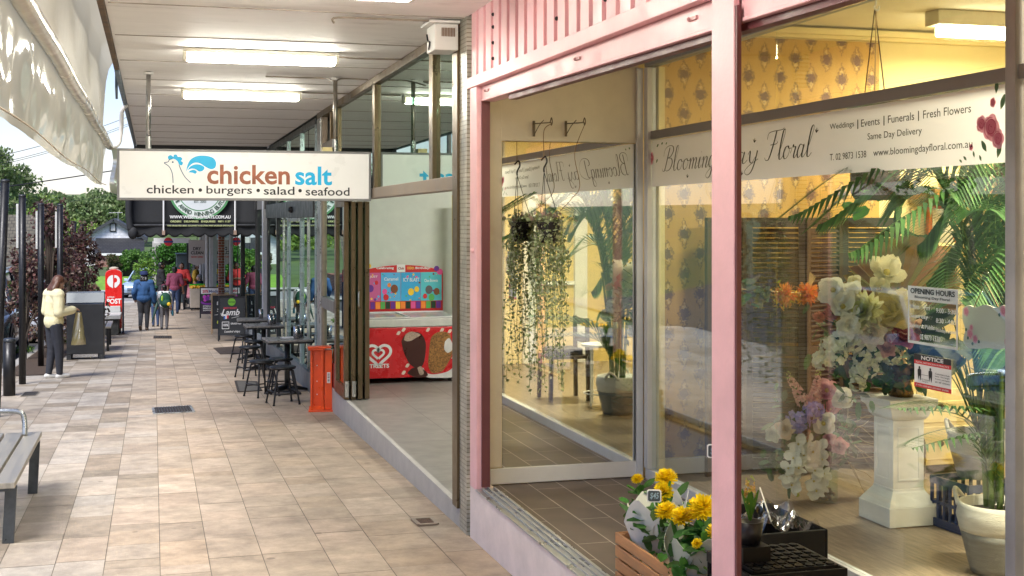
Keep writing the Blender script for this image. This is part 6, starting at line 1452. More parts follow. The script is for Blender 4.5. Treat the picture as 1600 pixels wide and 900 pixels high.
for i in range(2):
    o = MB().box(ca+.03, cbx-.03, 7.985, 7.9995, RFL+.1+i*.27, RFL+.34+i*.27).build('drawer', YEL, cb, bevel=.004); MB().sphere((ca+.22, 7.97, RFL+.22+i*.27), .022, 10, 6).build('knob', M('dark_bronze_knob', (.06, .04, .02), metal=.8, rough=.3), o)
MB().box(ca+.02, cbx-.02, 8.02, 8.45, RFL, RFL+.059).build('kick', DKTIM, cb)
# side table with flowers and a chair farther along the room (seen in the mirror)
t = thing('side_table', 'round white wire side table seen in the mirror beside the dark chair', 'side table', (4.28, 5.08, RFL))
MB().cyl((4.28, 5.08, RFL+.585), (4.28, 5.08, RFL+.61), .19, n=28).build('table_top', INKW, t, bevel=.004)
for k in range(3):
    a = k*2.09+.4; MB().cyl((4.28+.17*math.cos(a), 5.08+.17*math.sin(a), RFL), (4.28+.17*math.cos(a), 5.08+.17*math.sin(a), RFL+.584), .011, n=8).build('leg', INKW, t)
MB().tube([(4.28+.17*math.cos(k*.393), 5.08+.17*math.sin(k*.393), RFL+.12) for k in range(17)], .007, 6).build('foot_ring', INKW, t)
f3 = thing('flower_pot', 'yellow daisies in a clear sleeve on the white side table', 'potted flowers', (4.36, 5.05, RFL+.61)); MB().lathe((4.36, 5.05, RFL+.612), [(.05, 0), (.065, .11), (.06, .11), (.03, .02)], 16).build('pot', BLACK, f3, smooth=True)
mb = MB()
for k in range(9): p = Vector((4.36+random.gauss(0, .07), 5.05+random.gauss(0, .07), RFL+.78+random.gauss(0, .02))); dahlia(mb, p, (random.gauss(0, .3), random.gauss(0, .3), 1), .045, [(.8, .55, .01)], (.8, .5, .01))
mb.build('daisy', PETAL, f3, smooth=True, colattr=True); mb = MB(); oval_leaves(mb, [Vector((4.36+random.gauss(0, .06), 5.05+random.gauss(0, .06), RFL+.70+random.gauss(0, .04))) for _ in range(50)], .07, .04); mb.build('leaves', PETAL, f3, smooth=True, colattr=True)
t = thing('dining_chair', 'dark timber chair seen in the mirror with black trays on its seat', 'chair', (4.05, 4.6, RFL))
for dx, dy in ((-.19, -.19), (.19, -.19), (-.19, .19), (.19, .19)): MB().bar((4.05+dx*1.06, 4.6+dy*1.06, RFL), (4.05+dx, 4.6+dy, RFL+(.43 if dx < 0 else .84)), .038, .038).build('leg', DKTIM, t, bevel=.003)
MB().box(3.84, 4.26, 4.39, 4.81, RFL+.431, RFL+.46).build('seat', DKTIM, t, bevel=.005)
for z0_ in (.58, .76): MB().box(4.235, 4.255, 4.43, 4.77, RFL+z0_, RFL+z0_+.07).build('back_rail', DKTIM, t, bevel=.004)
t = thing('black_tray', 'shallow black tray of cellophane resting on the dark chair', 'tray', (4.03, 4.6, RFL+.46)); MB().box(3.87, 4.2, 4.42, 4.78, RFL+.4615, RFL+.53).build('tray', BLACK, t, bevel=.006)

# stickers and plaque on the glass
GPX = GLZ-.0035
def gs(x): return P(x, 500, r=GLZ).y
def gz(x, y): return P(x, y, r=GLZ).z
oh = thing('opening_hours_sticker', 'clear sticker with white rules giving opening hours on the glass', 'sticker', (GLZ, gs(1460), gz(1460, 490)))
wq = Plane((GPX, gs(1420), gz(1420, 535)), (0, -1, 0)); WQ, HQ = gs(1420)-gs(1498), gz(1420, 446)-gz(1420, 535)
mb = MB(); bw = .012
for a, b_, c, d in ((0, 0, WQ, bw), (0, HQ-bw, WQ, HQ), (0, bw, bw, HQ-bw), (WQ-bw, bw, WQ, HQ-bw)): rect(mb, wq, a, b_, c, d, .001)
rect(mb, wq, bw, HQ*.75, WQ-bw, HQ-bw, .001)
for k, (tx, a, b_) in enumerate((('Mon - Fri', .05, .45), ('Saturday', .05, .42), ('Sunday & Public', .03, .55), ('02 9873 1538', .25, .66))): put_text(mb, tx, wq, WQ*a, HQ*(.60-.17*k), WQ*b_, HQ*(.69-.17*k), .015, .0015)
for k, tx in enumerate(('9:00 - 5:30', '8:30 - 4:00', 'Holidays closed')): put_text(mb, tx, wq, WQ*.58, HQ*(.58-.17*k), WQ*.96, HQ*(.66-.17*k), .01, .0015)
mb.build('white_print', M('frost_vinyl', (.60, .66, .66), rough=.6, var=.05), oh)
mb = MB(); put_text(mb, 'OPENING HOURS', wq, WQ*.06, HQ*.87, WQ*.95, HQ*.965, .03, .003); put_text(mb, 'Blooming Day Floral', wq, WQ*.15, HQ*.78, WQ*.85, HQ*.84, .01, .003); mb.build('dark_lettering', tint('dark_teal', (34, 52, 56)), oh)
no = thing('notice_sign', 'white notice sticker with red bands and two standing figures on the glass', 'notice', (GLZ, gs(1459), gz(1459, 580)))
wq = Plane((GPX, gs(1430), gz(1430, 603)), (0, -1, 0)); WQ, HQ = gs(1430)-gs(1488), gz(1430, 552)-gz(1430, 603)
mb = MB(); mb.mi = 0; rect(mb, wq, 0, 0, WQ, HQ, .001); mb.mi = 1; rect(mb, wq, 0, 0, WQ, HQ*.13, .002); rect(mb, wq, 0, HQ*.70, WQ, HQ*.82, .002); mb.mi = 2; rect(mb, wq, 0, HQ*.82, WQ, HQ, .002)
mb.mi = 2
for x in (.15, .45):
    disc(mb, wq, WQ*x, HQ*.60, HQ*.045, .0025); blob(mb, wq, [(WQ*(x-.03), HQ*.2), (WQ*(x-.05), HQ*.52), (WQ*x, HQ*.56), (WQ*(x+.05), HQ*.52), (WQ*(x+.03), HQ*.2), (WQ*x, HQ*.36)], .0025, 3)
rect(mb, wq, WQ*.20, HQ*.39, WQ*.40, HQ*.40, .0025); put_text(mb, '1.5 metres', wq, WQ*.2, HQ*.24, WQ*.41, HQ*.28, .01, .0025); put_text(mb, 'length', wq, WQ*.23, HQ*.18, WQ*.39, HQ*.22, .01, .0025)
for k, tx in enumerate(('Customers must', 'keep 1.5m length', 'from people', 'at all times')): put_text(mb, tx, wq, WQ*.58, HQ*(.48-.08*k), WQ*.96, HQ*(.53-.08*k), .01, .0025)
mb.mi = 0; put_text(mb, 'NOTICE', wq, WQ*.2, HQ*.85, WQ*.8, HQ*.97, .03, .003); put_text(mb, 'SOCIAL DISTANCING IN PRACTICE', wq, WQ*.05, HQ*.735, WQ*.95, HQ*.785, .01, .003); put_text(mb, 'IF YOU ARE SICK DO NOT ENTER', wq, WQ*.06, HQ*.04, WQ*.94, HQ*.09, .01, .003)
mb.build('print', [INKW, tint('notice_red', (206, 40, 44)), INK], no)
pq_ = thing('floral_plaque', 'cream scalloped plaque with pink roses hung by string on the glass', 'plaque', P(1535, 510, r=GLZ+.04))
GP2 = GLZ+.05; qs_ = lambda x, y: (P(1502, 545, r=GP2).y-P(x, y, r=GP2).y, P(x, y, r=GP2).z-P(1502, 545, r=GP2).z)
wq = Plane((GP2, P(1502, 545, r=GP2).y, P(1502, 545, r=GP2).z), (0, -1, 0))
o2 = [qs_(*p) for p in ((1504, 482), (1512, 477), (1525, 480), (1540, 476), (1556, 481), (1566, 477), (1578, 482), (1581, 492), (1577, 505), (1578, 520), (1581, 532), (1574, 542), (1560, 546), (1545, 544), (1528, 545), (1512, 543), (1505, 532), (1508, 515), (1504, 500))]
pp_ = smooth_pts(o2+[o2[0]], 4)[:-1]; MB().prism([wq.p(p.x, p.y) for p in pp_], (.006, 0, 0)).build('board', M('cream_plaque', (.74, .72, .60), rough=.4, var=.04), pq_)
mb = MB()
for x, y, r in ((1510, 487, .02), (1568, 486, .022), (1516, 522, .022), (1524, 530, .018), (1518, 512, .014), (1574, 534, .018)): u, v = qs_(x, y); rose(mb, u, v, r)
mb.mi = 2
for x, y in ((1510, 515), (1530, 534), (1562, 492), (1520, 537), (1513, 528)): u, v = qs_(x, y); disc(mb, wq, u, v, .008, .002, 8)
pl_save = pl; mb2 = MB()
for v_, f_, m_ in zip([], [], []): pass
mb3 = MB(); 
for i, f_ in enumerate(mb.f): mb3.f.append(f_); mb3.m.append(mb.m[i]); mb3.c.append(mb.c[i])
# the roses were drawn in banner coordinates: move them to the plaque
mb3.v = []
for v_ in mb.v:
    d_ = Vector(v_)-pl.o; h_ = d_.dot(pl.n); mb3.v.append(tuple(wq.p(d_.dot(pl.u), d_.dot(pl.v), h_)) if abs(Vector(v_).x-pl.o.x) < .03 and abs(Vector(v_).x-GP2) > .03 else v_)
mb3.build('rose_print', [ROSE1, ROSE2, LEAFG, ROSE3], pq_)
hk = P(1540, 440, r=GLZ+.02); mb = MB(); mb.tube([P(1522, 480, r=GP2), hk, P(1560, 480, r=GP2)], .0022, 5); mb.build('string', M('jute', (.42, .3, .15)), pq_)
MB().sphere(hk+Vector((.0, 0, .0)), (.012, .03, .05), 12, 8).build('suction_hook', VASEG, pq_, smooth=True)
# hook and string hanging from the room ceiling
h0 = P(1369, 0, s=6.2); t = thing('ceiling_hook', 'white ceiling hook with a long jute string behind the upper glass', 'hook', (h0.x, h0.y, CEIL)); q = P(1369, 12, s=6.2)
MB().tube(smooth_pts([Vector((h0.x, 6.2, CEIL+.04)), q+Vector((0, 0, .04)), q+Vector((-.012, 0, 0)), q+Vector((.012, 0, -.015)), q+Vector((.02, 0, .01))], 5), .005, 6).build('hook', INKW, t); MB().tube([q+Vector((0, 0, -.02)), P(1367, 140, s=6.2), P(1366, 260, s=6.2)], .004, 5).build('string', MATS['jute'], t)

# ================================================================ IN THE RECESS
# hanging pot on its bracket at the cream board
def bracket(x, y, label):
    q = P(x, y, s=PARTY-.024); t = thing('hanging_bracket', label, 'bracket', q, 'wrought brackets on the cream board')
    e = Vector((q.x+.02, PARTY-.34, P(x+14, y-8, s=PARTY-.3).z))
    IR = M('old_iron', (.16, .13, .09), rough=.6, metal=.5)
    MB().bar(q+Vector((0, -.004, -.06)), q+Vector((0, -.004, .05)), .016, .006).build('plate', IR, t)
    mb = MB(); mb.tube(smooth_pts([q+Vector((0, -.008, .03)), e], 4), .004, 6); mb.tube(smooth_pts([q+Vector((0, -.008, -.05)), q+Vector((0, -.12, .005)), q+Vector((0.01, -.2, .04))], 4), .003, 6)
    mb.tube(smooth_pts([e, e+Vector((0, -.03, .03)), e+Vector((0, -.05, .0)), e+Vector((0, -.03, -.02)), e+Vector((0, -.02, .0))], 4), .004, 6); mb.build('scroll', IR, t); return e
e1 = bracket(834, 200, 'scrolled iron bracket nearer the pink post, bearing the hanging pot'); e2 = bracket(884, 200, 'scrolled iron bracket nearer the glass, bearing only a wire')
pc = P(857, 362, s=PARTY-.34); hp = thing('hanging_pot', 'dark hanging pot with long trailing variegated vine in front of the mirror', 'hanging plant', pc)
PR = .08
MB().lathe(pc+Vector((0, 0, -.075)), [(.052, 0), (.06, .02), (PR, .13), (PR+.004, .14), (PR-.01, .14), (.04, .12)], 20).build('pot', M('plum_black_plastic', (.016, .012, .018), rough=.4), hp, smooth=True)
hk2 = P(850, 262, s=PARTY-.34); mb = MB(); mb.tube(smooth_pts([hk2+Vector((-.02, 0, .05)), hk2+Vector((.01, 0, .075)), hk2+Vector((.02, 0, .04)), hk2+Vector((0, 0, 0)), hk2+Vector((0, 0, -.03))], 5), .006, 6)
for a in (0, 2.1, 4.2): mb.tube([hk2+Vector((0, 0, -.03)), pc+Vector((PR*math.cos(a), PR*math.sin(a), .065))], .0025, 5)
mb.build('hanger', BLACK, hp)
WIRE = M('rusty_wire', (.22, .14, .07), rough=.7); MB().tube(smooth_pts([e1+Vector((0, -.04, -.01)), hk2+Vector((0, 0, .25)), hk2+Vector((0, 0, .07))], 5), .003, 5).build('wire', WIRE, hp)
t = thing('loose_wire', 'thin rusty wire looping down from the right bracket', 'wire', e2); MB().tube(smooth_pts([e2+Vector((0, -.04, -.01)), P(898, 240, s=PARTY-.3), P(906, 290, s=PARTY-.3), P(892, 312, s=PARTY-.3), P(875, 330, s=PARTY-.33)], 6), .0025, 5).build('wire', WIRE, t)
pts = []; cols = []; mb = MB(); strands = []
for k in range(30):
    a = k*2.4; rr = PR*random.uniform(.6, 1.15); x = pc.x+rr*math.cos(a); y = pc.y+rr*math.sin(a); L0 = random.choice([.2, .35, .5, .65, .8, 1.0, 1.1])*random.uniform(.7, 1.05)
    if k % 9 == 0: L0 = 1.12
    p = [Vector((pc.x+rr*.4*math.cos(a), pc.y+rr*.4*math.sin(a), pc.z+.06)), Vector((x, y, pc.z+.08))]
    ph = random.random()*6
    for i in range(1, 13): f_ = i/12; p.append(Vector((x+.035*f_*math.cos(a)+.02*math.sin(ph+f_*5), y+.02*math.sin(a)*f_, pc.z+.05-L0*f_)))
    pp_ = smooth_pts(p, 3); mb.tube(pp_[::2], .0015, 4, caps=False)
    for q in pp_:
        for _ in range(2): pts.append((q.x+random.gauss(0, .011), q.y+random.gauss(0, .011), q.z+random.gauss(0, .012)))
mb.build('stems', MATS['stem_green'], hp); leaves('leaves', pts, .024, LEAF, [(.42, .50, .26), (.56, .62, .40), (.30, .38, .17), (.66, .68, .52), (.48, .54, .33)], hp, aspect=.75)
pts = [(pc.x+random.gauss(0, .07), pc.y+random.gauss(0, .06), pc.z+.09+random.gauss(0, .025)) for _ in range(130)]; leaves('crown', pts, .032, LEAF, [(.36, .42, .22), (.45, .36, .30), (.55, .58, .42)], hp, aspect=.8)

# timber crate of potted chrysanthemums
cs0 = P(961, 826, r=WALL+.165); CT = cs0.z; CL = 1.25; cx0, cx1 = WALL+.165, WALL+.56
wc = thing('timber_crate', 'orange brown slatted timber crate on the recess floor', 'crate', ((cx0+cx1)/2, cs0.y-CL/2, RFL))
TIM = M('cedar_slat', (.43, .20, .08), rough=.55, var=.3, scale=5, stretch=(3, .4, 3), bump=.15)
hS = (CT-RFL-.01)/4
for i in range(4):
    z0_ = RFL+.006+i*hS; z1_ = z0_+hS-.012
    MB().box(cx0, cx0+.014, cs0.y-CL, cs0.y, z0_, z1_).build('long_slat', TIM, wc, bevel=.003); MB().box(cx1-.014, cx1, cs0.y-CL, cs0.y, z0_, z1_).build('long_slat', TIM, wc, bevel=.003)
    MB().box(cx0+.0145, cx1-.0145, cs0.y-.014, cs0.y, z0_, z1_).build('end_slat', TIM, wc, bevel=.003); MB().box(cx0+.0145, cx1-.0145, cs0.y-CL, cs0.y-CL+.014, z0_, z1_).build('end_slat', TIM, wc, bevel=.003)
mb = MB()
for x in (cx0+.03, cx1-.03):
    for y in (cs0.y-.03, cs0.y-CL+.03): mb.box(x-.012, x+.012, y-.012, y+.012, RFL, CT-.02)
mb.build('corner_post', TIM, wc); MB().box(cx0+.015, cx1-.015, cs0.y-CL+.015, cs0.y-.015, RFL+.002, RFL+.02).build('floor_board', TIM, wc)
PAP = M('wrapping_paper', (.62, .62, .59), rough=.7, var=.08, bump=.15, bscale=25); PAPG = M('grey_green_paper', (.36, .38, .32), rough=.7, var=.08)
def chrys(parent, c, r, n):
    mb = MB(); Y = [(.86, .64, .006), (.88, .70, .01), (.84, .58, .005)]
    for i, (k, f_, cu) in enumerate(((20, 1., -.15), (20, .97, .1), (18, .86, .35), (16, .72, .6), (12, .55, .85), (9, .38, 1.1), (5, .25, 1.35))): whorl(mb, Vector(c)+Vector(n).normalized()*r*.06*i, n, k, r*f_, r*.26, cu, i*.37, .35, cols=Y)
    return mb.build('flower_head', PETAL, parent, smooth=True, colattr=True)
def chrys_pot(label, base, heads, wrapn, paper, rr=.12):
    t = thing('chrysanthemum_pot', label, 'potted flowers', base)
    MB().lathe(base, [(.06, 0), (.075, .06), (.085, .12), (.075, .12), (.04, .1)], 18).build('pot', BLACK, t, smooth=True)
    mb = MB()
    for k in range(wrapn):      # crumpled paper collar, open at the top
        a0 = k*2*math.pi/wrapn; a1 = a0+2*math.pi/wrapn*1.25
        def f_(u, v, a0=a0, a1=a1, hh=random.uniform(.34, .5), fl_=random.uniform(1.2, 1.6)): 
            a = a0+(a1-a0)*u; q = .09+(rr*fl_-.09)*v; return base+Vector((q*math.cos(a), q*math.sin(a), .01+hh*v*(1-.28*abs(2*u-1)**1.5*v)+.01*math.sin(9*u+5*v)))
        mb.grid(f_, 8, 6)
    mb.build('paper_wrap', paper, t, thick=.002)
    mb = MB(); core = base+Vector((0, 0, .12))
    for c, r, n in heads: stemtube(mb, core, Vector(c)-Vector(n).normalized()*.01, (random.uniform(-.01, .01), 0, .02), .005)
    mb.build('stems', MATS['stem_green'], t)
    for c, r, n in heads: chrys(t, c, r, n)
    mb = MB(); pts = []
    for _ in range(190): c, r, n = random.choice(heads); q = core.lerp(Vector(c), random.uniform(.15, .86)); pts.append(q+Vector((random.gauss(0, .05), random.gauss(0, .05), random.gauss(0, .03))))
    oval_leaves(mb, pts, .085, .05, [(.05, .15, .03), (.07, .20, .04), (.04, .11, .03)], (0, -.3, 1)); mb.build('leaves', PETAL, t, smooth=True, colattr=True); return t
HX = 2.42
def hp_(x, y, r_=HX): return P(x, y, r=r_)
c1 = hp_(1030, 800, 2.43); base1 = Vector((2.42, c1.y, RFL+.04))
chrys_pot('yellow chrysanthemum pot wrapped in white paper nearest the crate end, behind the price tag', base1, [(hp_(996, 750, 2.52), .040, (-.3, -.3, 1)), (hp_(1041, 750, 2.55), .070, (-.2, -.3, 1)), (hp_(1037, 770, 2.44), .062, (-.6, -.6, .6)), (hp_(1042, 802, 2.36), .066, (-.3, -.2, 1))], 6, PAP)
c2 = hp_(1085, 830, 2.36); base2 = Vector((2.40, c2.y-.02, RFL+.04))
chrys_pot('yellow chrysanthemum pot in grey green paper beside the pink post', base2, [(hp_(1066, 811, 2.33), .066, (-.3, -.2, 1)), (hp_(1098, 797, 2.42), .082, (-.4, -.4, .9)), (hp_(1120, 835, 2.40), .06, (0, -.2, 1)), (hp_(1090, 850, 2.30), .03, (-.6, -.2, .6))], 5, PAPG)
# price tags
def price_tag(body, x, y, r_, label, lean):
    c = P(x, y, r=r_); t = thing('price_tag', label, 'price tag', c); w_, h_ = .075, .065
    n = (Vector((0, 0, EYE))-c); n.z = 0; n.normalize(); u = Vector((-n.y, n.x, 0)); u = u if u.dot(Vector((cyw, -syw, 0))) > 0 else -u
    up = (Vector((0, 0, 1))+u*.12).normalized(); q = Plane(c, u, up-u*up.dot(u))
    def rr(w, h, hh): return [q.p(a*w/2*(1-.08*abs(b)), b*h/2*(1-.05*abs(a)), hh) for a, b in ((-1, -.8), (-.8, -1), (.8, -1), (1, -.8), (1, .8), (.8, 1), (-.8, 1), (-1, .8))]
    MB().prism(rr(w_, h_, -.004), q.n*.004).build('frame', INKW, t, bevel=.001); MB().prism(rr(w_*.84, h_*.82, .0005), q.n*.001).build('slate', M('slate_face', (.05, .065, .075), rough=.5), t)
    mb = MB(); put_text(mb, body, q, -w_*.27, -h_*.26, w_*.27, h_*.26, .015, .0025, .1); mb.build('chalk_price', tint('chalk_blue', (150, 176, 190)), t)
    MB().bar(q.p(0, -h_/2, -.002), q.p(lean, -h_/2-.15, -.002), .011, .004).build('stake', INKW, t); return t
price_tag('$45', 1022, 775, 2.36, 'white edged slate price tag reading 45 dollars on a stake', .05)
t = price_tag('$15', 1117, 705, 2.42, 'second slate price tag mostly hidden behind the pink post', .0)
# black crates, tray and hyacinth past the post
k0 = P(1244, 884, r=2.52); bcy = k0.y-.03; BLK = M('crate_black_plastic', (.007, .007, .008), rough=.5, var=.2); BLK.node_tree.nodes['Principled BSDF'].inputs['Specular IOR Level'].default_value = .2
ztop = P(1245, 868, r=2.52).z
milk_crate('black_crate', 'upper black lattice crate in the recess under the cellophane tray', Vector((2.41, bcy, ztop-.19)), .42, .40, .19, BLK, .0, True)
milk_crate('black_crate', 'lower black crate on the recess floor beneath the lattice crate', Vector((2.41, bcy, RFL)), .42, .40, ztop-.19-RFL-.001, BLK)
ty = P(1222, 840, r=2.95); t = thing('flower_tray', 'deep black tray draped with crumpled clear cellophane behind the lattice crate', 'tray', (2.95, ty.y, .9))
tz1 = P(1222, 806, r=2.95).z; tz0 = tz1-.2; ta, tb_ = ty.y-.3, ty.y+.3
mb = MB(); a_, b_, c_, d_ = 2.66, 3.03, ta, tb_
for bx_ in ((a_, a_+.012, c_, d_), (b_-.012, b_, c_, d_), (a_+.0125, b_-.0125, c_, c_+.012), (a_+.0125, b_-.0125, d_-.012, d_)): mb.box(*bx_, tz0, tz1)
mb.box(a_+.0125, b_-.0125, c_+.0125, d_-.0125, tz0, tz0+.02); mb.build('tray', BLK, t, bevel=.006)
stn = MB().box(a_+.03, b_-.03, c_+.03, d_-.03, RFL, tz0-.001).build('stand', BLK, t)
nz = np.random.default_rng(3); ph = nz.uniform(0, 6, 8)
def cello(u, v): 
    x = a_+.0+u*(b_-a_); y = c_+.02+v*(d_-c_-.04); return (x, y, tz1-.01+.05*math.sin(3*u+ph[0])*math.sin(4*v+ph[1])+.03*math.sin(11*u+7*v+ph[2])+.018*math.sin(19*u-13*v+ph[3])+.012*math.sin(31*u+23*v+ph[4]))
MB().grid(cello, 26, 26).build('cellophane', CELLO, t)
MB().bar((2.84, ta+.2, tz1), (2.80, ta+.24, tz1+.16), .008, .004).build('stake', INKW, t)
hy = P(1172, 775, r=2.30); t = thing('hyacinth_pot', 'budding orange yellow hyacinth with green leaves just past the pink post', 'potted flowers', hy)
base = Vector((hy.x, hy.y, hy.z-.10)); MB().lathe(base+Vector((0, 0, -.09)), [(.04, 0), (.055, .09), (.045, .09), (.02, .07)], 16).build('pot', BLACK, t, smooth=True)
MB().box(base.x-.06, base.x+.06, base.y-.06, base.y+.06, RFL, base.z-.091).build('stand_box', BLK, t)
mb = MB(); spike(mb, hy+Vector((0, 0, -.015)), hy+Vector((0, 0, .075)), .02, .012, 40, [(.70, .42, .10), (.62, .55, .10), (.72, .5, .22)]); mb.build('flower_spike', PETAL, t, smooth=True, colattr=True)
mb = MB()
for k in range(6): a = k*1.05; mb.col = (.07, .20, .02); petal(mb, base, (math.cos(a), math.sin(a), 0), (0, 0, 1), .13, .03, 1.3, -.1)
mb.build('leaves', PETAL, t, smooth=True, colattr=True)
# ================================================================ PEOPLE
SKIN = M('skin', (.50, .29, .20), rough=.5, var=.08); SKIND = M('brown_skin', (.26, .13, .08), rough=.5, var=.08); LIPS = M('lips', (.36, .13, .11), rough=.5, var=0)
EYEW = M('eye_white', (.75, .73, .70), rough=.3, var=0); EYED = M('eye_dark', (.03, .018, .012), rough=.2, var=0)
def capsule(mb, p0, p1, r0, r1, n=10):
    p0, p1 = Vector(p0), Vector(p1); d = (p1-p0); d = d.normalized() if d.length > 1e-6 else Vector((0, 0, 1))
    mb.tube([p0-d*r0*.97, p0-d*r0*.7, p0, p1, p1+d*r1*.7, p1+d*r1*.97], [r0*.25, r0*.71, r0, r1, r1*.71, r1*.25], n)
def melt(mb, name, mat, parent, vox, it=3):
    o = mb.build(name, mat, parent, smooth=True); md = o.modifiers.new('blend', 'REMESH'); md.mode = 'VOXEL'; md.voxel_size = vox; md.use_smooth_shade = True
    ms = o.modifiers.new('smooth', 'SMOOTH'); ms.iterations = it; ms.factor = .5; return o
def person(label, h, pose=None, top=None, bottom=None, shoes=None, hair=None, hair_long=0., skin=None, hat=None, loose=.012, sleeve=1., group=None, vox=.012, skirt=False, extra=None, headturn=0., stout=1.):
    J = dict(pel=(0, 0, .53), hipL=(-.052, 0, .515), hipR=(.052, 0, .515), kneeL=(-.055, .012, .285), kneeR=(.055, .012, .285), ankL=(-.055, -.012, .045), ankR=(.055, -.012, .045),
             waist=(0, 0, .615), chest=(0, .005, .735), neck=(0, .0, .835), head=(0, .018, .925), shL=(-.108, 0, .805), shR=(.108, 0, .805), elL=(-.135, -.02, .635), elR=(.135, -.02, .635), wrL=(-.14, .03, .50), wrR=(.14, .03, .50))
    J.update(pose or {}); V = {k: Vector(v)*h for k, v in J.items() if k != 'tilt'}; skin = skin or SKIN
    t = thing('person', label, 'person', (0, 0, 0), group); S_ = stout
    def ell(mb, c, r, g=0.): mb.sphere(c, tuple(x*h+g for x in r), 14, 10)
    def torso(mb, g):
        ell(mb, V['pel'], (.088*S_, .066*S_, .07), g); ell(mb, V['waist'], (.078*S_, .058*S_, .09), g); ell(mb, V['chest'], (.092*S_, .064*S_, .095), g); capsule(mb, V['shL'], V['shR'], .038*h+g, .038*h+g); capsule(mb, V['waist'], V['chest'], .066*h*S_+g, .07*h*S_+g)
    def leg(mb, s, g, cut=1.):
        capsule(mb, V['hip'+s], V['knee'+s], .056*h*S_+g, .039*h+g); capsule(mb, V['knee'+s], V['knee'+s].lerp(V['ank'+s], cut), .038*h+g, (.024 if cut == 1 else .03)*h+g)
    def arm(mb, s, g, cut=1.):
        capsule(mb, V['sh'+s], V['el'+s], .034*h+g, .027*h+g)
        if cut > .5: capsule(mb, V['el'+s], V['el'+s].lerp(V['wr'+s], (cut-.5)*2), .027*h+g, .02*h+g)
    mb = MB(); torso(mb, 0)
    for s in 'LR':
        leg(mb, s, 0); arm(mb, s, 0); a = V['ank'+s]; k = V['knee'+s]; sd_ = (a-k).normalized(); fwd = Vector((0, 1, 0)); fwd = (fwd-sd_*fwd.dot(sd_)).normalized(); V['toe'+s] = a+fwd*.085*h+sd_*.028*h
        capsule(mb, a+sd_*.02*h, V['toe'+s], .026*h, .018*h)
        w_ = V['wr'+s]; f_ = (w_-V['el'+s]).normalized(); side = f_.cross(Vector((0, 0, 1))); side = side.normalized() if side.length > .2 else Vector((0, 1, 0)); up = side.cross(f_)
        palm = w_+f_*.045*h; 
        for q in (-.4, .4): capsule(mb, w_, palm+side*q*.03*h, .014*h, .012*h, 8)
        for i in range(4):                       # four fingers, gently curled, and a thumb from the side of the palm
            b = palm+side*(i-1.5)*.0125*h; L_ = (.036, .042, .040, .031)[i]*h; m = b+f_*L_*.6-up*.006*h; capsule(mb, b, m, .0062*h, .0056*h, 6); capsule(mb, m, m+f_*L_*.4-up*.014*h, .0056*h, .005*h, 6)
        b = w_+f_*.016*h-side*.018*h; m = b-side*.016*h+f_*.018*h; capsule(mb, b, m, .008*h, .007*h, 6); capsule(mb, m, m+f_*.018*h-up*.004*h, .0065*h, .0055*h, 6)
    hd = V['head']; capsule(mb, V['neck']-Vector((0, 0, .02*h)), hd-Vector((0, .01*h, .03*h)), .031*h, .029*h)
    ct, st_ = math.cos(headturn), math.sin(headturn); F_ = Vector((-st_, ct, 0)); S2 = Vector((ct, st_, 0)); U_ = Vector((0, 0, 1))
    if 'tilt' in J: F_ = (F_+Vector((0, 0, -J['tilt'][0]))).normalized(); U_ = S2.cross(F_)
    ell(mb, hd+U_*.012*h, (.049, .055, .058)); ell(mb, hd-U_*.022*h+F_*.012*h, (.038, .043, .042))
    capsule(mb, hd+F_*.05*h-U_*.0*h, hd+F_*.064*h-U_*.014*h, .008*h, .010*h, 8)
    for q in (-1, 1): ell(mb, hd+S2*q*.051*h-U_*.003*h-F_*.004*h, (.008, .012, .018))
    body = melt(mb, 'body', skin, t, vox*.75, 2)
    mb = MB()
    for q in (-1, 1): mb.sphere(hd+F_*.0495*h+S2*q*.019*h+U_*.004*h, .0085*h, 8, 6)
    mb.build('eyes', EYEW, body, smooth=True); mb = MB()
    for q in (-1, 1): mb.sphere(hd+F_*.0555*h+S2*q*.019*h+U_*.004*h, .0048*h, 8, 6)
    mb.build('pupils', EYED, body, smooth=True); MB().obox(hd+F_*.053*h-U_*.034*h, S2*.014*h, F_*.003*h, U_*.003*h).build('mouth', LIPS, body)
    if top:
        mb = MB(); V['pel'] = V['pel']+Vector((0, 0, .022*h)); torso(mb, loose*h); V['pel'] = V['pel']-Vector((0, 0, .022*h))
        for s in 'LR': arm(mb, s, loose*h*.9, sleeve)
        capsule(mb, V['neck']-Vector((0, 0, .03*h)), V['neck']-Vector((0, 0, .008*h)), .036*h, .035*h); melt(mb, 'shirt', top, t, vox, 4)
    if bottom:
        mb = MB(); ell(mb, V['pel']-Vector((0, 0, .012*h)), (.089*S_, .068*S_, .06), .006*h)
        for s in 'LR': leg(mb, s, .007*h)
        melt(mb, 'trousers', bottom, t, vox, 3)
    if shoes:
        for s in 'LR':
            mb = MB(); a = V['ank'+s]; sd_ = (a-V['knee'+s]).normalized(); capsule(mb, a+sd_*.024*h, V['toe'+s]+sd_*.0*h, .030*h, .024*h); capsule(mb, a+sd_*.03*h-(V['toe'+s]-a)*.2, a+sd_*.02*h, .026*h, .03*h); melt(mb, 'shoe', shoes, t, vox*.7, 2)
    if hair:
        mb = MB(); ell(mb, hd+U_*.024*h-F_*.012*h, (.056, .058, .056)); ell(mb, hd-F_*.026*h-U_*.008*h, (.053, .040, .055))
        if hair_long:
            for q in (-.028, 0, .028): capsule(mb, hd-F_*.02*h+S2*q*h, hd-Vector((0, .062*h, .06*h))+S2*q*1.4*h, .036*h, .034*h); capsule(mb, hd-Vector((0, .062*h, .06*h))+S2*q*1.4*h, hd-Vector((0, .072*h, hair_long*h))+S2*q*1.7*h, .034*h, .016*h)
        melt(mb, 'hair', hair, t, vox*.8, 2)
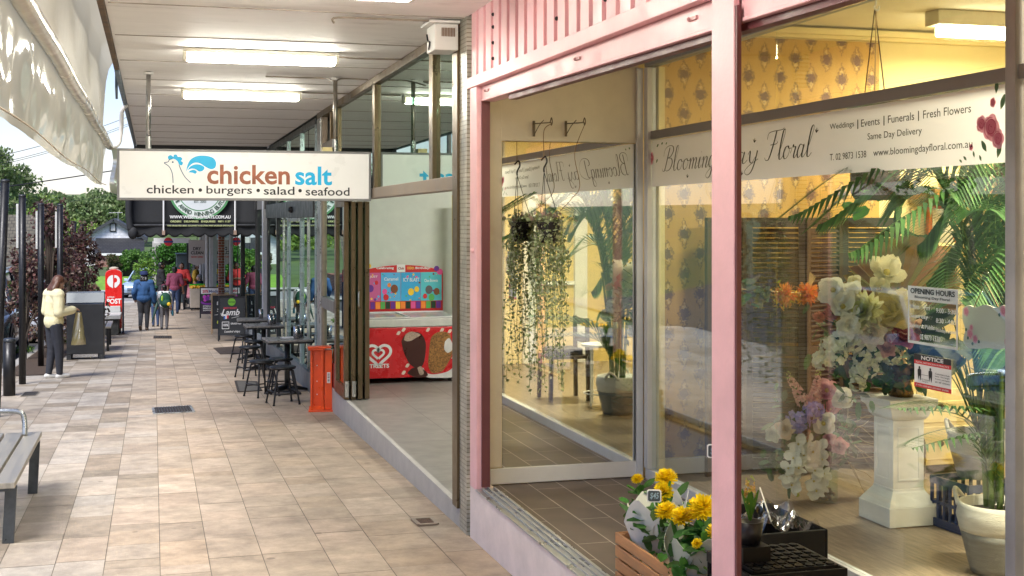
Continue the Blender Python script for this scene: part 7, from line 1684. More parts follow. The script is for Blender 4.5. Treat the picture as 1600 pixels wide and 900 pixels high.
    if hat:
        c = hd+U_*.052*h; mb = MB(); mb.lathe(c, [(.085*h, -.022*h), (.064*h, .0), (.060*h, .03*h), (.045*h, .042*h), (.01*h, .045*h)], 20); mb.build('hat', hat, t, smooth=True)
    return t
def cloth(n, rgb, v=.14): return M('cloth_'+n, sr(*rgb), rough=.85, var=v, scale=7, bump=1.0, bscale=12)
HAIRB = M('auburn_hair', (.13, .055, .03), rough=.45, var=.3, scale=18, stretch=(1, 1, .1)); HAIRK = M('black_hair', (.012, .010, .010), rough=.4, var=.2); HAIRG = M('grey_hair', (.25, .24, .23), rough=.5, var=.2)
DKT = cloth('charcoal', (48, 50, 58)); GRY = cloth('grey', (98, 98, 104)); NVY = cloth('navy', (30, 34, 62)); JEAN = cloth('denim', (58, 76, 112)); BLKC = cloth('black', (26, 26, 30))
wb = gp(84, 591)
wm = person('woman in a pale yellow jumper and dark jeans looking down beside the bin', 1.60, dict(head=(0, .045, .912), tilt=(.55,), chest=(0, .012, .735), elR=(.15, -.02, .64), wrR=(.08, .15, .655), elL=(-.145, -.01, .64), wrL=(-.06, .16, .65),
    ankL=(-.045, -.03, .045), kneeL=(-.05, .005, .285), ankR=(.04, .04, .045), kneeR=(.05, .03, .285)), cloth('butter', (240, 231, 186), .08), DKT, M('white_shoe', (.66, .65, .62), rough=.5), HAIRB, .17, loose=.024, vox=.010)
place(wm, wb, R(-62))
rot = Matrix.Rotation(R(-62), 3, 'Z'); hand = wb+rot@(Vector((.075, .20, .64))*1.60)
sbg = thing('shopping_bag', 'translucent yellowish plastic bag hanging from the hand of the woman in yellow', 'bag', hand)
BAG = pvc('thin_bag', (.70, .60, .30), .25, .2, .15)
MB().grid(lambda u, v: tuple(hand+rot@Vector(((.045+.085*v)*math.cos(2*math.pi*u)*(1-.35*max(0, v-.85)/.15), .02+(.03+.075*v)*math.sin(2*math.pi*u)+.012*math.sin(u*40+v*7), -.02-.50*v))), 30, 14).build('bag', BAG, sbg, smooth=True)
MB().sphere(hand+rot@Vector((0, .02, -.40)), (.085, .085, .10), 12, 8).build('contents', cloth('olive', (120, 118, 60)), sbg, smooth=True)
G = 'people walking along the footpath'
b1 = gp(225, 516)
p1 = person('walker in a blue jacket and navy bucket hat seen from behind', 1.56, dict(ankL=(-.05, -.14, .085), kneeL=(-.052, .02, .285), ankR=(.045, .03, .045), kneeR=(.05, .035, .285), elR=(.15, -.01, .63), wrR=(.165, .04, .485), elL=(-.16, -.02, .65), wrL=(-.15, .05, .55), head=(0, .03, .915)), cloth('blue', (44, 84, 132)), cloth('dark_grey', (66, 68, 74)), M('brown_shoe', (.16, .11, .08)), HAIRK, .03, hat=cloth('hat_navy', (24, 40, 84)), loose=.028, group=G, stout=1.12)
place(p1, b1, R(-4))
MBs = MB(); MBs.tube(smooth_pts([b1+Vector((-.13, -.10, 1.28)), b1+Vector((0, -.135, 1.08)), b1+Vector((.14, -.09, .84))], 5), .008, 5)
o = MBs.build('bag_strap', NVY, None); o.parent = p1; o.matrix_parent_inverse = Matrix.Identity(4); o.data.transform(Matrix.Rotation(R(4), 4, 'Z')@Matrix.Translation(-b1))
um = thing('umbrella', 'long dark closed umbrella held between the two walkers', 'umbrella', P(247, 468, s=b1.y)); ua, ub = P(248, 466, s=b1.y+.05), P(237, 505, s=b1.y-.1)
MB().tube([ua, ua.lerp(ub, .1), ua.lerp(ub, .3), ua.lerp(ub, .85), ub], [.012, .014, .045, .02, .006], 8).build('canopy', M('dark_green_nylon', (.02, .06, .05), rough=.5), um, smooth=True); MB().tube(smooth_pts([ua, ua+Vector((.01, 0, .06)), ua+Vector((.05, 0, .08)), ua+Vector((.07, 0, .04))], 4), .009, 6).build('handle', DKTIM, um)
b2_ = gp(257, 515)
p2 = person('schoolboy in a white shirt and grey trousers wearing a green backpack', 1.20, dict(ankL=(-.06, -.05, .06), kneeL=(-.06, .01, .285), ankR=(.05, .02, .045), kneeR=(.055, .03, .285), elL=(-.16, 0, .65), wrL=(-.15, .06, .53)), cloth('white', (226, 228, 232), .06), GRY, M('black_shoe', (.015, .015, .017)), HAIRK, loose=.022, group=G, sleeve=.75)
place(p2, b2_, 0)
bk = thing('backpack', 'dark green school backpack with a yellow badge on the boy', 'backpack', b2_+Vector((.03, -.17, .8)))
c = b2_+Vector((.02, -.17, .80)); mb = MB(); mb.sphere(c, (.16, .10, .21), 14, 10); mb.sphere(c+Vector((.03, -.07, -.08)), (.12, .07, .10), 12, 8); melt(mb, 'pack', cloth('pack_green', (22, 74, 58)), bk, .014, 3)
MB().sphere(c+Vector((.09, -.135, -.10)), (.05, .02, .05), 10, 8).build('yellow_badge', tint('badge_yellow', (226, 190, 40)), bk, smooth=True); MB().sphere(c+Vector((-.08, -.085, .05)), (.03, .02, .08), 10, 8).build('lime_patch', tint('patch_lime', (150, 190, 60)), bk, smooth=True)
mb = MB()
for q in (-.085, .10): mb.tube(smooth_pts([c+Vector((q, .02, .2)), c+Vector((q, .19, .20)), c+Vector((q, .25, .02))], 4), .018, 6)
mb.build('strap', MATS['cloth_pack_green'], bk, smooth=True)
bt_ = thing('drink_bottle', 'teal drink bottle dangling beside the boy with the backpack', 'bottle', c+Vector((.2, -.02, -.35))); MB().lathe(c+Vector((.19, -.02, -.42)), [(.025, 0), (.03, .02), (.03, .13), (.012, .16), (.012, .19)], 10).build('bottle', tint('bottle_teal', (30, 92, 110)), bt_, smooth=True); MB().tube([c+Vector((.19, -.02, -.23)), c+Vector((.14, -.02, -.05))], .005, 5).build('loop', BLACK, bt_)
b3 = P(243, 503, s=b1.y+2.0); b3.z = zg(b3.y)
p3 = person('small child in a dark green hat between the two walkers', 1.13, {}, cloth('teal_print', (70, 120, 150)), JEAN, MATS['black_shoe'], HAIRK, hat=cloth('hat_green', (28, 72, 50)), loose=.02, group=G); place(p3, b3, R(10))
G = 'people gathered outside the far shops'
def at_px(x, s_): q = P(x, 480, s=s_); q.z = zg(s_); return q
b4 = at_px(273, 46.5); p4 = person('person in a maroon shirt and jeans walking away past the fruit trolley', 1.68, dict(ankR=(.05, .06, .045), kneeR=(.055, .05, .285), ankL=(-.05, -.1, .06), elR=(.16, 0, .64), wrR=(.17, .05, .50)), cloth('maroon', (132, 62, 88)), JEAN, MATS['black_shoe'], HAIRK, skin=SKIND, loose=.022, sleeve=.5, group=G, stout=1.05); place(p4, b4, R(-5))
b5 = at_px(251, 50); p5 = person('bearded man in a black jacket turned side on', 1.84, dict(elR=(.15, .02, .64), wrR=(.08, .12, .60), elL=(-.15, .02, .64), wrL=(-.06, .13, .60)), BLKC, DKT, MATS['black_shoe'], HAIRK, skin=SKIND, loose=.02, group=G); place(p5, b5, R(-75))
mb = MB(); mb.sphere((0, .05*1.84, .885*1.84), (.065, .055, .07), 10, 8); o = mb.build('beard', HAIRK, None, smooth=True); o.parent = p5
b6 = at_px(284, 51); p6 = person('man in a coral polo shirt with folded arms facing the camera', 1.82, dict(elR=(.17, .03, .64), wrR=(.0, .11, .66), elL=(-.17, .03, .64), wrL=(.0, .12, .64)), cloth('coral', (226, 74, 72)), DKT, MATS['black_shoe'], HAIRK, skin=SKIND, loose=.022, sleeve=.5, group=G, stout=1.1); place(p6, b6, R(172))
b7 = at_px(306, 54); p7 = person('man in a mustard shirt by the dry cleaning sign', 1.80, {}, cloth('mustard', (206, 168, 62)), NVY, MATS['black_shoe'], HAIRK, loose=.022, sleeve=.5, group=G); place(p7, b7, R(-100))
sit = dict(pel=(0, 0, .29), hipL=(-.052, 0, .28), hipR=(.052, 0, .28), kneeL=(-.07, .24, .285), kneeR=(.07, .24, .285), ankL=(-.07, .22, .045), ankR=(.07, .22, .045), waist=(0, 0, .375), chest=(0, .02, .495), neck=(0, .02, .595), head=(0, .04, .685), shL=(-.108, .02, .565), shR=(.108, .02, .565), elL=(-.14, .04, .40), elR=(.14, .04, .40), wrL=(-.08, .18, .42), wrR=(.08, .18, .42))
b8 = at_px(297, 51); p8 = person('seated person in a pink top at the small white table', 1.66, sit, cloth('pink', (222, 150, 166)), DKT, MATS['black_shoe'], HAIRK, .06, loose=.02, group=G); place(p8, b8, R(-20))
b9 = at_px(314, 51.8); p9 = person('seated man in a dark blue jumper with grey hair', 1.78, sit, cloth('deep_blue', (32, 54, 88)), DKT, MATS['black_shoe'], HAIRG, loose=.02, group=G); place(p9, b9, R(75))
b10 = at_px(260, 49.3); p10 = person('dark haired child standing beside the bearded man', 1.2, {}, cloth('wine', (96, 40, 60)), DKT, MATS['black_shoe'], HAIRK, loose=.02, group=G, skin=SKIND); place(p10, b10, R(30))
for i, (bb, rz, l) in enumerate(((b8, R(-20), 'plain dark stool under the seated person in pink'), (b9, R(75), 'plain dark stool under the seated man in dark blue'))):
    t = thing('cafe_stool', l, 'stool'); MB().box(-.2, .2, -.22, .16, .39, .42).build('seat', CHAR, t, bevel=.01)
    for dx in (-.17, .17):
        for dy in (-.19, .13): MB().bar((dx, dy, 0), (dx, dy, .39), .03, .03).build('leg', BLACK, t)
    place(t, bb, rz)
q = (b8+b9)/2+Vector((.0, .15, 0)); t = thing('cafe_table', 'small white topped table between the seated people', 'table', q); MB().cyl(q+Vector((0, 0, .70)), q+Vector((0, 0, .73)), .34, n=24).build('table_top', INKW, t); MB().cyl(q, q+Vector((0, 0, .70)), .035, n=10).build('column', BLACK, t); MB().cyl(q, q+Vector((0, 0, .03)), .22, n=16).build('base', BLACK, t)

# ================================================================ CARS
CGL = M('car_glass', (.02, .025, .03), rough=.05, var=0, coat=.5); TYRE = M('tyre_rubber', (.018, .018, .018), rough=.85, var=.2); RIM = M('alloy', (.5, .5, .52), rough=.25, metal=.9); LMP = M('clear_lamp', (.75, .77, .78), rough=.1, var=0); TLM = M('red_lamp', (.5, .01, .012), rough=.15, var=0); PLT = M('plate_white', (.7, .68, .6), rough=.5, var=0)
def car(label, paint, L_=4.4, W_=1.8, H_=1.48, suv=False, grp=None):
    """nose towards +Y, wheels on z=0"""
    t = thing('parked_car', label, 'car', (0, 0, 0), grp); hw = W_/2; bl = .98 if suv else .86; gc = .24 if suv else .18
    def sec(y, zb, zt_, w_, n=.0): return [(-w_*.94, y, zb), (-w_, y, zb+.14), (-w_, y, (zb+zt_)/2), (-w_*.985, y, zt_-.10), (-w_*.90, y, zt_), (-w_*.3, y, zt_+.02), (w_*.3, y, zt_+.02), (w_*.90, y, zt_), (w_*.985, y, zt_-.10), (w_, y, (zb+zt_)/2), (w_, y, zb+.14), (w_*.94, y, zb)]
    f, r_ = L_/2, -L_/2
    st = [(r_, gc+.16, bl-.12, hw*.86), (r_+.06, gc+.05, bl-.02, hw*.94), (r_+.5, gc, bl, hw), (-.6, gc, bl, hw), (.5, gc, bl, hw), (f-1.15, gc, bl-.02, hw), (f-.5, gc, bl-.08, hw*.98), (f-.1, gc+.04, bl-.2, hw*.92), (f, gc+.14, bl-.30, hw*.82)]
    MB().loft([sec(*s_) for s_ in st]).build('body', paint, t, smooth=True, bevel=.0)
    ry0, ry1, fy1, fy0 = (r_+.12, r_+.45, .55, f-1.25) if suv else (r_+.25, r_+.95, .35, f-1.2)
    def cs_(y, z, w_): return [(-w_, y, z), (-w_*.6, y, z+.03), (w_*.6, y, z+.03), (w_, y, z)]
    base = [(-hw*.90, ry0, bl), (-hw*.9, fy0, bl-.02), (hw*.9, fy0, bl-.02), (hw*.9, ry0, bl)]; tw = hw*.70; tp_ = [(-tw, ry1, H_-.03), (-tw, fy1, H_-.03), (tw, fy1, H_-.03), (tw, ry1, H_-.03)]
    mb = MB(); mb.add(base+tp_, [(0, 1, 5, 4), (2, 3, 7, 6), (1, 2, 6, 5), (3, 0, 4, 7)]); mb.build('windows', CGL, t)
    mb = MB(); mb.loft([cs_(y, z, w_) for y, z, w_ in ((ry1-.08, H_-.055, tw*.97), (ry1+.1, H_-.03, tw*1.01), ((ry1+fy1)/2, H_-.012, tw*1.02), (fy1-.1, H_-.03, tw*1.01), (fy1+.06, H_-.055, tw*.97))]); 
    for sg in (-1, 1):
        for (ya, yb) in ((ry0, ry1), (fy0, fy1), ((ry0+fy0)/2-.1, (ry1+fy1)/2-.05), ((ry0*.75+fy0*.25), (ry1*.85+fy1*.15))): mb.bar((sg*hw*.905, ya, bl-.01), (sg*tw*1.005, yb, H_-.03), .06, .05)
    mb.build('roof', paint, t, smooth=False)
    if suv:
        mb = MB()
        for sg in (-1, 1): mb.tube([(sg*tw*.92, ry1+.1, H_+.05), (sg*tw*.92, fy1-.15, H_+.05)], .018, 6)
        mb.build('roof_rail', ALU, t)
    wr = .36 if suv else .31
    for sg in (-1, 1):
        for y in (f-.82, r_+.80):
            x = sg*(hw-.10); wh = MB(); wh.tube([(x-.11, y, wr), (x-.09, y, wr), (x+.09, y, wr), (x+.11, y, wr)], [wr*.9, wr, wr, wr*.9], 22); o = wh.build('wheel', TYRE, t)
            mb = MB(); xx = x+sg*.112; mb.tube([(xx, y, wr), (xx+sg*.008, y, wr)], [wr*.66, wr*.62], 20)
            mb.build('rim', RIM, o); mb = MB()
            for k in range(5): a = k*1.257; mb.bar((xx+sg*.012, y+.05*math.cos(a+.6), wr+.05*math.sin(a+.6)), (xx+sg*.012, y+wr*.5*math.cos(a+.6), wr+wr*.5*math.sin(a+.6)), .05, .01, (1, 0, 0))
            mb.build('rim_slot', BLACK, o)
            MB().tube([(sg*(hw-.005), y, wr+.02), (sg*(hw+.004), y, wr+.02)], [wr*1.13, wr*1.13], 22).build('arch', BLACK, t)
        MB().prism([(sg*hw*.52, f-.055, bl-.34), (sg*hw*.86, f-.16, bl-.34), (sg*hw*.86, f-.18, bl-.20), (sg*hw*.50, f-.075, bl-.22)], (0, .05, 0)).build('headlight', LMP, t)
        MB().box(sg*hw*.74, sg*hw*.93, r_-.005, r_+.10, bl-.30 if not suv else bl-.2, bl-.08 if not suv else bl+.22).build('taillight', TLM, t, bevel=.01)
        MB().obox((sg*(hw+.08), fy0-.28, bl+.04), (.09, 0, 0), (0, .05, 0), (0, 0, .06)).build('wing_mirror', paint, t, bevel=.015)
        mb = MB(); mb.box(sg*(hw-.002), sg*(hw+.004), -.05, .10, bl-.16, bl-.13); mb.build('door_handle', BLACK, t)
    mb = MB()
    for k in range(4): mb.box(-hw*.48, hw*.48, f-.03, f+.008, bl-.52+k*.065, bl-.52+k*.065+.03)
    mb.build('grille', ALU if suv else BLACK, t); MB().box(-hw*.75, hw*.75, f-.06, f+.004, gc+.06, bl-.55).build('bumper', BLACK, t, bevel=.02)
    for y0, y1 in ((f+.006, f+.018), (r_-.02, r_-.008)): MB().box(-.19, .19, y0, y1, gc+.22, gc+.33).build('plate', PLT, t)
    return t
def cpaint(n, c): return M('paint_'+n, c, rough=.25, coat=.8, var=.03, metal=.2)
def put_car(t, r_, s_, rz): place(t, (r_, s_, zroad(r_, s_)), rz)
cA = car('dark four wheel drive with a silver barred grille parked at the kerb', cpaint('graphite', (.03, .033, .04)), 4.7, 1.86, 1.75, True); put_car(cA, -3.62, 28.5, math.pi)
cB = car('silver car parked behind the dark four wheel drive at the kerb', cpaint('silver', (.50, .52, .54))); put_car(cB, -3.35, 34.6, math.pi)
cC = car('pale car parked across the street beyond the red leaves', cpaint('pale_blue', (.45, .52, .56))); put_car(cC, -6.2, 52, math.pi+.2)
cD = car('black four wheel drive parked across the street, mirrored in the shop glass', cpaint('black', (.012, .012, .013)), 4.8, 1.9, 1.82, True); put_car(cD, -10.1, 38.5, .25)
cE = car('blue hatchback parked near the camera, mirrored in the shop glass', cpaint('blue', (.10, .20, .38)), 4.3, 1.78, 1.47); put_car(cE, -3.4, 15.2, math.pi)
qd = P(233, 430, s=68); cF = car('pale blue car with its windscreen showing by the ivy wall', cpaint('ice_blue', (.42, .55, .70))); put_car(cF, qd.x, 69, math.pi-.3)
b0 = Vector((-6.6, 33.5, zroad(-6.6, 33.5))); t = thing('timber_bollard', 'square timber bollard in the street garden bed', 'bollard', b0); MB().box(b0.x-.1, b0.x+.1, b0.y-.1, b0.y+.1, b0.z, b0.z+.95).build('post', WOODF, t, bevel=.02)

# ================================================================ PLANTS, TREES, HOUSES
def blobpts(c, r, n, shell=.45):
    d = rng.normal(size=(n, 3)); d /= np.linalg.norm(d, axis=1)[:, None]; k = (shell+(1-shell)*rng.random((n, 1))**.5); return np.array(c)+d*k*np.array(r)
PURP = [(.13, .05, .05), (.09, .035, .038), (.17, .07, .055), (.05, .024, .025), (.20, .12, .08), (.26, .19, .16), (.12, .10, .055)]
def shrub(name, label, cat, base, h, r, n, size, cols, group=None, trunk=.25, clumps=26, leafmat=LEAF, aspect=.6):
    t = thing(name, label, cat, base, group); x, y, z = base; pts = []; mb = MB()
    for k in range(clumps):
        f_ = rng.random(); zz = z+h*(trunk+(1-trunk)*f_); wr = r*(math.sin(math.pi*(.18+.78*f_))**.8)*rng.uniform(.3, 1); a = rng.random()*6.28; c = (x+wr*math.cos(a), y+wr*math.sin(a), zz); cr = r*rng.uniform(.22, .42)
        pts.append(blobpts(c, (cr, cr, cr*1.1), n//clumps)); mb.tube([(x, y, z+h*trunk*.5), (x+wr*.4*math.cos(a), y+wr*.4*math.sin(a), zz-.15*h), c], [.022, .013, .005], 5)
    mb.tube([(x, y, z-.1), (x+.02, y, z+h*.5), (x, y, z+h*.85)], [.045, .03, .01], 7); mb.build('trunk', M('shrub_bark', (.10, .075, .055), rough=.9, var=.3), t)
    for k in range(6): a = rng.random()*6.28; pts.append(np.array([[x+r*.4*math.cos(a)+rng.normal()*.03, y+r*.4*math.sin(a)+rng.normal()*.03, z+h*(.9+.22*j/20)] for j in range(20)]))
    leaves('crown', np.concatenate(pts), size, leafmat, cols, t, aspect); return t
G = 'red leaved trees between the poles'
b = P(76, 540, s=26.2); b.z = zg(26.2); shrub('red_leaf_tree', 'tall purple red leaved tree behind the woman in yellow', 'tree', b, 2.75, .72, 4200, .085, PURP, G, .12, 40)
b = P(128, 530, s=31.5); b.z = zg(31.5); shrub('red_leaf_tree', 'purple red leaved tree rising just left of the red post box', 'tree', b, 2.5, .62, 4000, .085, PURP, G, .12, 40)
b = P(38, 540, s=25.); b.z = zg(25)-.1; shrub('red_leaf_tree', 'low purple red leaved bush in front of the parked cars', 'tree', b, 1.9, .42, 1300, .08, PURP, G, .42, 20)
b = P(108, 540, s=29.5); b.z = zg(29.5); shrub('red_leaf_tree', 'dark purple bush behind the charcoal bin', 'tree', b, 2.1, .6, 2200, .085, PURP, G, .12, 28)
for i, (x, y, l) in enumerate(((30, 552, 'small bright green tuft in the bed behind the bollard'), (43, 552, 'low green seedling between the two nearer poles'), (103, 536, 'green weed showing between the woman and the bin'), (187, 512, 'small green plant beside the plinth seat'))):
    q = gp(x, y); t = thing('small_plant', l, 'plant', q); leaves('leaves', blobpts(q+Vector((0, .1, .06)), (.13, .12, .08), 90, .1), .06, LEAF, [(.09, .2, .03), (.15, .26, .05)], t, .4)
for k in range(9):
    s_ = 25+k*1.6; r_ = -7.3+rng.normal()*.4; shrub('bed_shrub', 'low green shrub in the street garden bed opposite', 'shrub', (r_, s_, zroad(r_, s_)+.05), rng.uniform(.6, 1.1), .55, 500, .12, [(.05, .12, .03), (.08, .17, .04), (.12, .2, .06)], 'shrubs in the street garden bed', .05, 10)
# hedges round the far corner
def hedge(name, label, cat, x0, x1, y0, y1, s_, d_, n, size, cols, group=None):
    xa, xb = P(x0, 400, s=s_).x, P(x1, 400, s=s_).x; za, zb = P(x0, y1, s=s_).z, P(x0, y0, s=s_).z; t = thing(name, label, cat, ((xa+xb)/2, s_, za), group)
    pts = []
    for k in range(46): c = (rng.uniform(xa+.2, xb-.2), s_+rng.uniform(0, d_), za+(zb-za)*rng.uniform(.15, .85)); cr = (xb-xa)*.16; pts.append(blobpts(c, (cr, cr, min(cr, (zb-za)*.26)), n//46))
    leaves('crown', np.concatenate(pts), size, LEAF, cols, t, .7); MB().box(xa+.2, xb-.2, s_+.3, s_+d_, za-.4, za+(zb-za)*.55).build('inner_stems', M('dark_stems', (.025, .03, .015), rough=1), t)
HG = [(.12, .26, .04), (.085, .20, .03), (.17, .31, .06), (.05, .13, .025)]
hedge('garden_hedge', 'bright green bushy hedge behind the far lawn', 'hedge', 186, 236, 390, 428, 76.5, 2.2, 5200, .13, HG)
hedge('garden_hedge', 'brownish green shrub clump left of the bright hedge', 'hedge', 164, 192, 396, 432, 76, 2, 2600, .13, [(.10, .09, .035), (.08, .11, .03), (.13, .10, .05)])
hedge('ivy_wall', 'wall thick with bright ivy at the end of the shops', 'ivy', 237, 302, 374, 436, 63.2, .8, 7200, .11, [(.06, .20, .02), (.08, .25, .03), (.04, .13, .015)])
xa, xb = P(238, 400, s=64).x, P(310, 400, s=64).x; t = thing('end_wall', 'rendered wall under the ivy at the end of the shops', 'wall', (xa, 64, zg(64))); MB().box(xa, xb+3, 64.1, 64.4, zg(64)-.5, P(240, 377, s=64).z).build('wall_panel', CONC, t)
q = P(219, 418, s=62); t = thing('leafy_plant', 'bright yellow green leafy plant in front of the ivy wall', 'plant', (q.x, 62, zg(62))); leaves('leaves', np.concatenate([blobpts((q.x+dx, 62.3, q.z+dz), (.35, .3, .3), 160, .1) for dx, dz in ((0, 0), (.35, .2), (.5, -.2), (-.1, -.5), (.4, -.7))]), .16, LEAF, [(.2, .34, .05), (.13, .27, .04)], t, .45)
lw = MB(); la_, lb_ = P(150, 430, s=75).x, P(262, 430, s=75).x
lw.grid(lambda u, v: (la_+(lb_-la_)*u, 73.4+4*v, zt(0, 73.4+4*v)+.05), 12, 6); struct(lw.build('lawn', M('bright_lawn', (.15, .30, .035), rough=.9, var=.25, scale=2, bump=.6, bscale=40), smooth=True))
# houses
def gable_house(label, xa, xb, s0, s1, zgnd, zev, zap, wall, roof, axis='x', extra=None):
    """ridge runs along the street; gable faces the camera"""
    xm = (xa+xb)/2; t = thing('house', label, 'house', (xm, s0, zgnd)); MB().prism([(xa, s0, zgnd-1), (xb, s0, zgnd-1), (xb, s0, zev), (xm, s0, zap), (xa, s0, zev)], (0, s1-s0, 0)).build('wall', wall, t)
    k = (zap-zev)/(xm-xa); e = .35; mb = MB()
    for sg, xe in ((-1, xa-e), (1, xb+e)): mb.loft([[(xm, y, zap+.04), (xe, y, zap+.04-k*(abs(xe-xm))), (xe, y, zap+.14-k*(abs(xe-xm))), (xm, y, zap+.16)] for y in (s0-.35, s1+.35)])
    mb.build('roof', roof, t)
    mb = MB()
    for sg, xe in ((-1, xa-e), (1, xb+e)): mb.bar((xm, s0-.37, zap+.05), (xe, s0-.37, zap+.05-k*abs(xe-xm)), .04, .22)
    mb.build('barge_board', INKW if extra else M('dark_barge', (.05, .055, .06)), t); return t, xm
ROOFD = brick_mat('dark_roof_tile', (.03, .03, .033), (.042, .041, .043), (.008, .008, .008), .24, .10, msize=.012, axes='xz', rough=.6, bump=.9, mdist=.03)
ROOFB = brick_mat('brown_roof_tile', (.12, .105, .075), (.10, .088, .062), (.05, .045, .035), .26, .17, msize=.016, axes='xz', rough=.7, bump=.9, mdist=.03)
WHB = brick_mat('white_weatherboard', (.82, .82, .83), (.80, .80, .81), (.5, .5, .51), 30, .2, msize=.008, axes='xz', rough=.9)
SH_ = 97.; hx = lambda x: P(x, 380, s=SH_).x; hz = lambda y: P(180, y, s=SH_).z
t, xm = gable_house('white weatherboard gable house with a black framed window and roof aerial', hx(132), hx(222), SH_, SH_+12, hz(432), hz(371), hz(344.5), WHB, ROOFD)
f_ = MB().box(hx(171.5), hx(181.5), SH_-.08, SH_-.01, hz(362), hz(349)).build('window_frame', BLACK, t); MB().box(hx(173), hx(180), SH_-.12, SH_-.085, hz(360.5), hz(350.5)).build('pane', M('pale_curtain', (.6, .6, .58)), f_)
MB().loft([[(hx(a), SH_-3.2, hz(395)), (hx(b_), SH_-3.2, hz(395)), (hx(b_), SH_-3.2, hz(395)-.12), (hx(a), SH_-3.2, hz(395)-.12)] if k == 0 else [(hx(a), SH_-.02, hz(372)), (hx(b_), SH_-.02, hz(372)), (hx(b_), SH_-.02, hz(372)-.12), (hx(a), SH_-.02, hz(372)-.12)] for k, (a, b_) in enumerate(((150, 226), (150, 226)))]).build('front_roof', ROOFD, t)
MB().box(hx(152), hx(226), SH_-3.0, SH_-.05, hz(432), hz(396.5)).build('front_wall', BRK, t); MB().box(hx(150), hx(226), SH_-3.26, SH_-3.2, hz(397.5), hz(394)).build('gutter', INKW, t)
mb = MB().cyl((hx(184), SH_+1, hz(360)), (hx(184), SH_+1, hz(331)), .025, n=6); mb.tube([(hx(169), SH_+1, hz(332.5)), (hx(191), SH_+1, hz(332))], .018, 5)
for k in range(6): mb.tube([(hx(170+k*4), SH_+.6, hz(332.3)), (hx(170+k*4), SH_+1.4, hz(332.3))], .012, 4)
mb.build('aerial', ALU, t)
SH2 = 66.; hx2 = lambda x: P(x, 400, s=SH2).x; hz2 = lambda y: P(20, y, s=SH2).z
t = thing('house', 'low brick house with a brown tiled roof beyond the parked cars', 'house', (hx2(0), SH2, hz2(470)))
MB().prism([(hx2(-90), SH2-.4, hz2(438)), (hx2(60), SH2-.4, hz2(438)), (hx2(52), SH2+4.5, hz2(338)), (hx2(-90), SH2+4.5, hz2(338))], (0, .08, .1)).build('roof', ROOFB, t)
MB().box(hx2(-88), hx2(56), SH2, SH2+8, hz2(500), hz2(443)).build('wall', BRK, t); MB().box(hx2(-90), hx2(60), SH2-.5, SH2-.41, hz2(443), hz2(436)).build('gutter', INKW, t)
# gum trees on the slope behind
GUM = [(.13, .20, .06), (.17, .25, .085), (.21, .29, .10), (.08, .14, .045), (.26, .31, .14)]
GUMY = [(.22, .33, .06), (.27, .38, .07), (.15, .25, .05)]
def gum(label, base, h, r, n, size, cols, group, cat='tree', name='gum_tree', clumps=34, lo=.35):
    t = thing(name, label, cat, base, group); x, y, z = base; mb = MB(); pts = []
    mb.tube([(x, y, z-.5), (x+.1*r, y, z+h*.3), (x-.05*r, y, z+h*.6), (x, y, z+h*.85)], [h*.022, h*.017, h*.011, h*.004], 8)
    for k in range(clumps):
        f_ = rng.random()**.8; zz = z+h*(lo+(.93-lo)*f_); wr = r*(.35+.65*math.sin(math.pi*(.15+.8*f_)))*rng.uniform(.2, 1); a = rng.random()*6.28; c = np.array((x+wr*math.cos(a), y+wr*math.sin(a), zz)); cr = r*rng.uniform(.16, .34)
        pts.append(blobpts(c, (cr, cr, cr*.7), n//clumps, .3)); m = (x+wr*.35*math.cos(a), y+wr*.35*math.sin(a), zz-h*.12); mb.tube([(x, y, z+h*max(.2, lo-.1)+h*.3*f_), m, tuple(c)], [h*.008, h*.005, h*.0015], 5)
    mb.build('trunk', M('gum_bark', (.28, .24, .19), rough=.8, var=.3), t); leaves('crown', np.concatenate(pts), size, LEAF, cols, t, .5, droop=.5); return t
G = 'tall gum trees on the slope behind the houses'
for (x, ytop, s_, rr, cols, l) in ((-8, 228, 118, 3.6, GUM, 'tallest gum tree cut by the left photo edge'), (24, 262, 128, 3.8, GUM, 'broad gum tree rising above the tiled roof'), (56, 306, 136, 3.6, GUMY, 'rounded lighter green gum tree on the slope'), (92, 326, 150, 4., GUM, 'gum tree above the red leaves at the middle of the gap'),
    (118, 330, 165, 4.2, GUM, 'grey green gum tree in the dip of the skyline'), (146, 312, 150, 4., GUM, 'open crowned gum tree left of the white house gable'), (172, 294, 158, 4.4, GUM, 'dark open gum tree right behind the white house'), (200, 304, 150, 4.4, GUM, 'gum tree beside the black awning'), (226, 300, 160, 6, GUM, 'gum tree mostly behind the hanging sign'),
    (118, 352, 104, 2.6, GUMY, 'small bright yellow green tree just left of the white house'), (52, 330, 108, 3.5, GUMY, 'low bright green tree behind the brick house')):
    q = P(x, 345, s=s_); zb_ = zt(q.x, s_); gum(l, (q.x, s_, zb_), P(x, ytop, s=s_).z-zb_, rr, 3400, .42 if s_ > 110 else .3, cols, G)
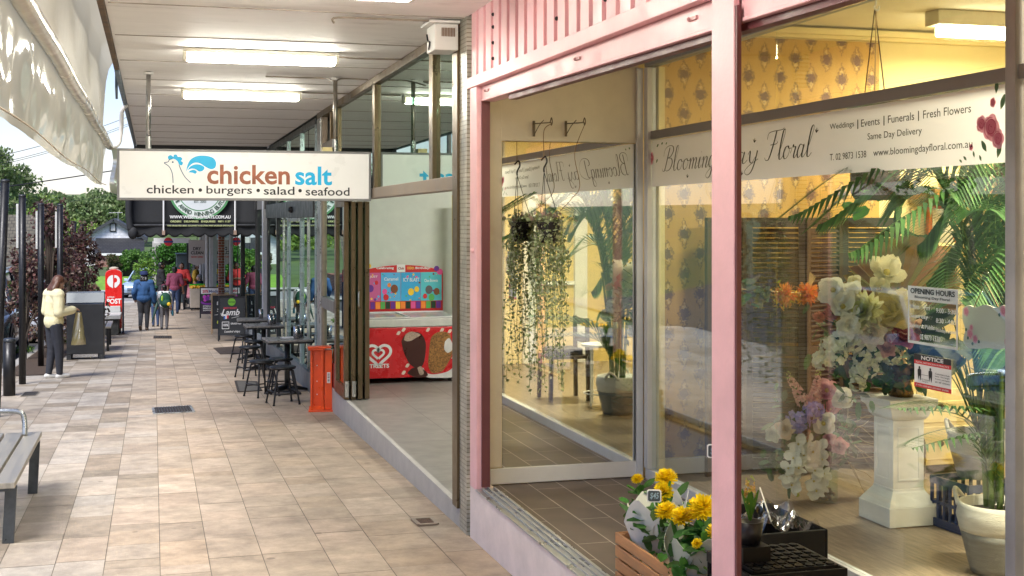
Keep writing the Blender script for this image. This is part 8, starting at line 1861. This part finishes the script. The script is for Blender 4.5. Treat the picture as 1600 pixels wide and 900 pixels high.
# trees over the road, mirrored in the shop glass and shading the street
G = 'street trees on the far side of the road'
for i, (r_, s_, h_) in enumerate(((-15, 12, 8), (-17, 21, 9.5), (-15.5, 31, 8.5), (-18, 44, 10), (-16, 2, 8))): gum('leafy street tree across the road', (r_, s_, zt(r_, s_)), h_, 3.2, 2600, .28, HG+GUM, G, name='street_tree', lo=.25)
# the wooded hill
pts = []; 
for k in range(900):
    s_ = rng.uniform(170, 460); r_ = rng.uniform(-.55, .18)*s_; z = zt(r_, s_); hh = rng.uniform(4, 7); cr = rng.uniform(1.6, 3.0)
    pts.append(blobpts((r_, s_, z+hh*.5), (cr, cr, hh*.5), 70, .55))
struct(leaves('forest', np.concatenate(pts), 1.25, LEAF, [(.14, .22, .075), (.18, .26, .095), (.22, .29, .11), (.10, .165, .06), (.25, .30, .13)], None, .6), 'dense gum forest covering the hill behind the town', 'stuff')
# overhead wires
pr_, pl_ = Vector((16, 74, 7.2)), Vector((-9.6, 60, 6.8))
t = thing('utility_pole', 'timber power pole at the kerb left of the photo edge', 'pole', (-9.6, 60, zt(-9.6, 60))); MB().cyl((-9.6, 60, zt(-9.6, 60)-.5), (-9.6, 60, 7.3), .15, .11, 12).build('shaft', M('grey_timber_pole', (.20, .17, .14), rough=.9, var=.3), t); MB().box(-10.8, -8.4, 59.94, 60.06, 6.75, 6.9).build('cross_arm', MATS['grey_timber_pole'], t)
WR = M('wire_black', (.02, .02, .022), rough=.6)
for i, (a, b, r_, l) in enumerate((((-40, 300), (220, 258), .028, 'thick sagging power line crossing the gap above the trees'), ((0, 245), (110, 213), .014, 'upper thin power line near the tree tops'), ((0, 256), (110, 224), .012, 'second thin power line of the close pair'), ((0, 259), (110, 227), .012, 'third thin power line of the close pair'), ((-20, 332), (160, 306), .010, 'faint low service line in front of the trees'))):
    A, B = P(*a, s=60), P(*b, s=66); d = B-A; A2, B2 = A-d*.6, B+d*1.2; t = thing('power_line', l, 'power line', A2, 'overhead wires'); MB().tube([A2.lerp(B2, k/12)+Vector((0, 0, -.25*math.sin(math.pi*k/12)+.2)) for k in range(13)], r_, 5).build('wire', WR, t)
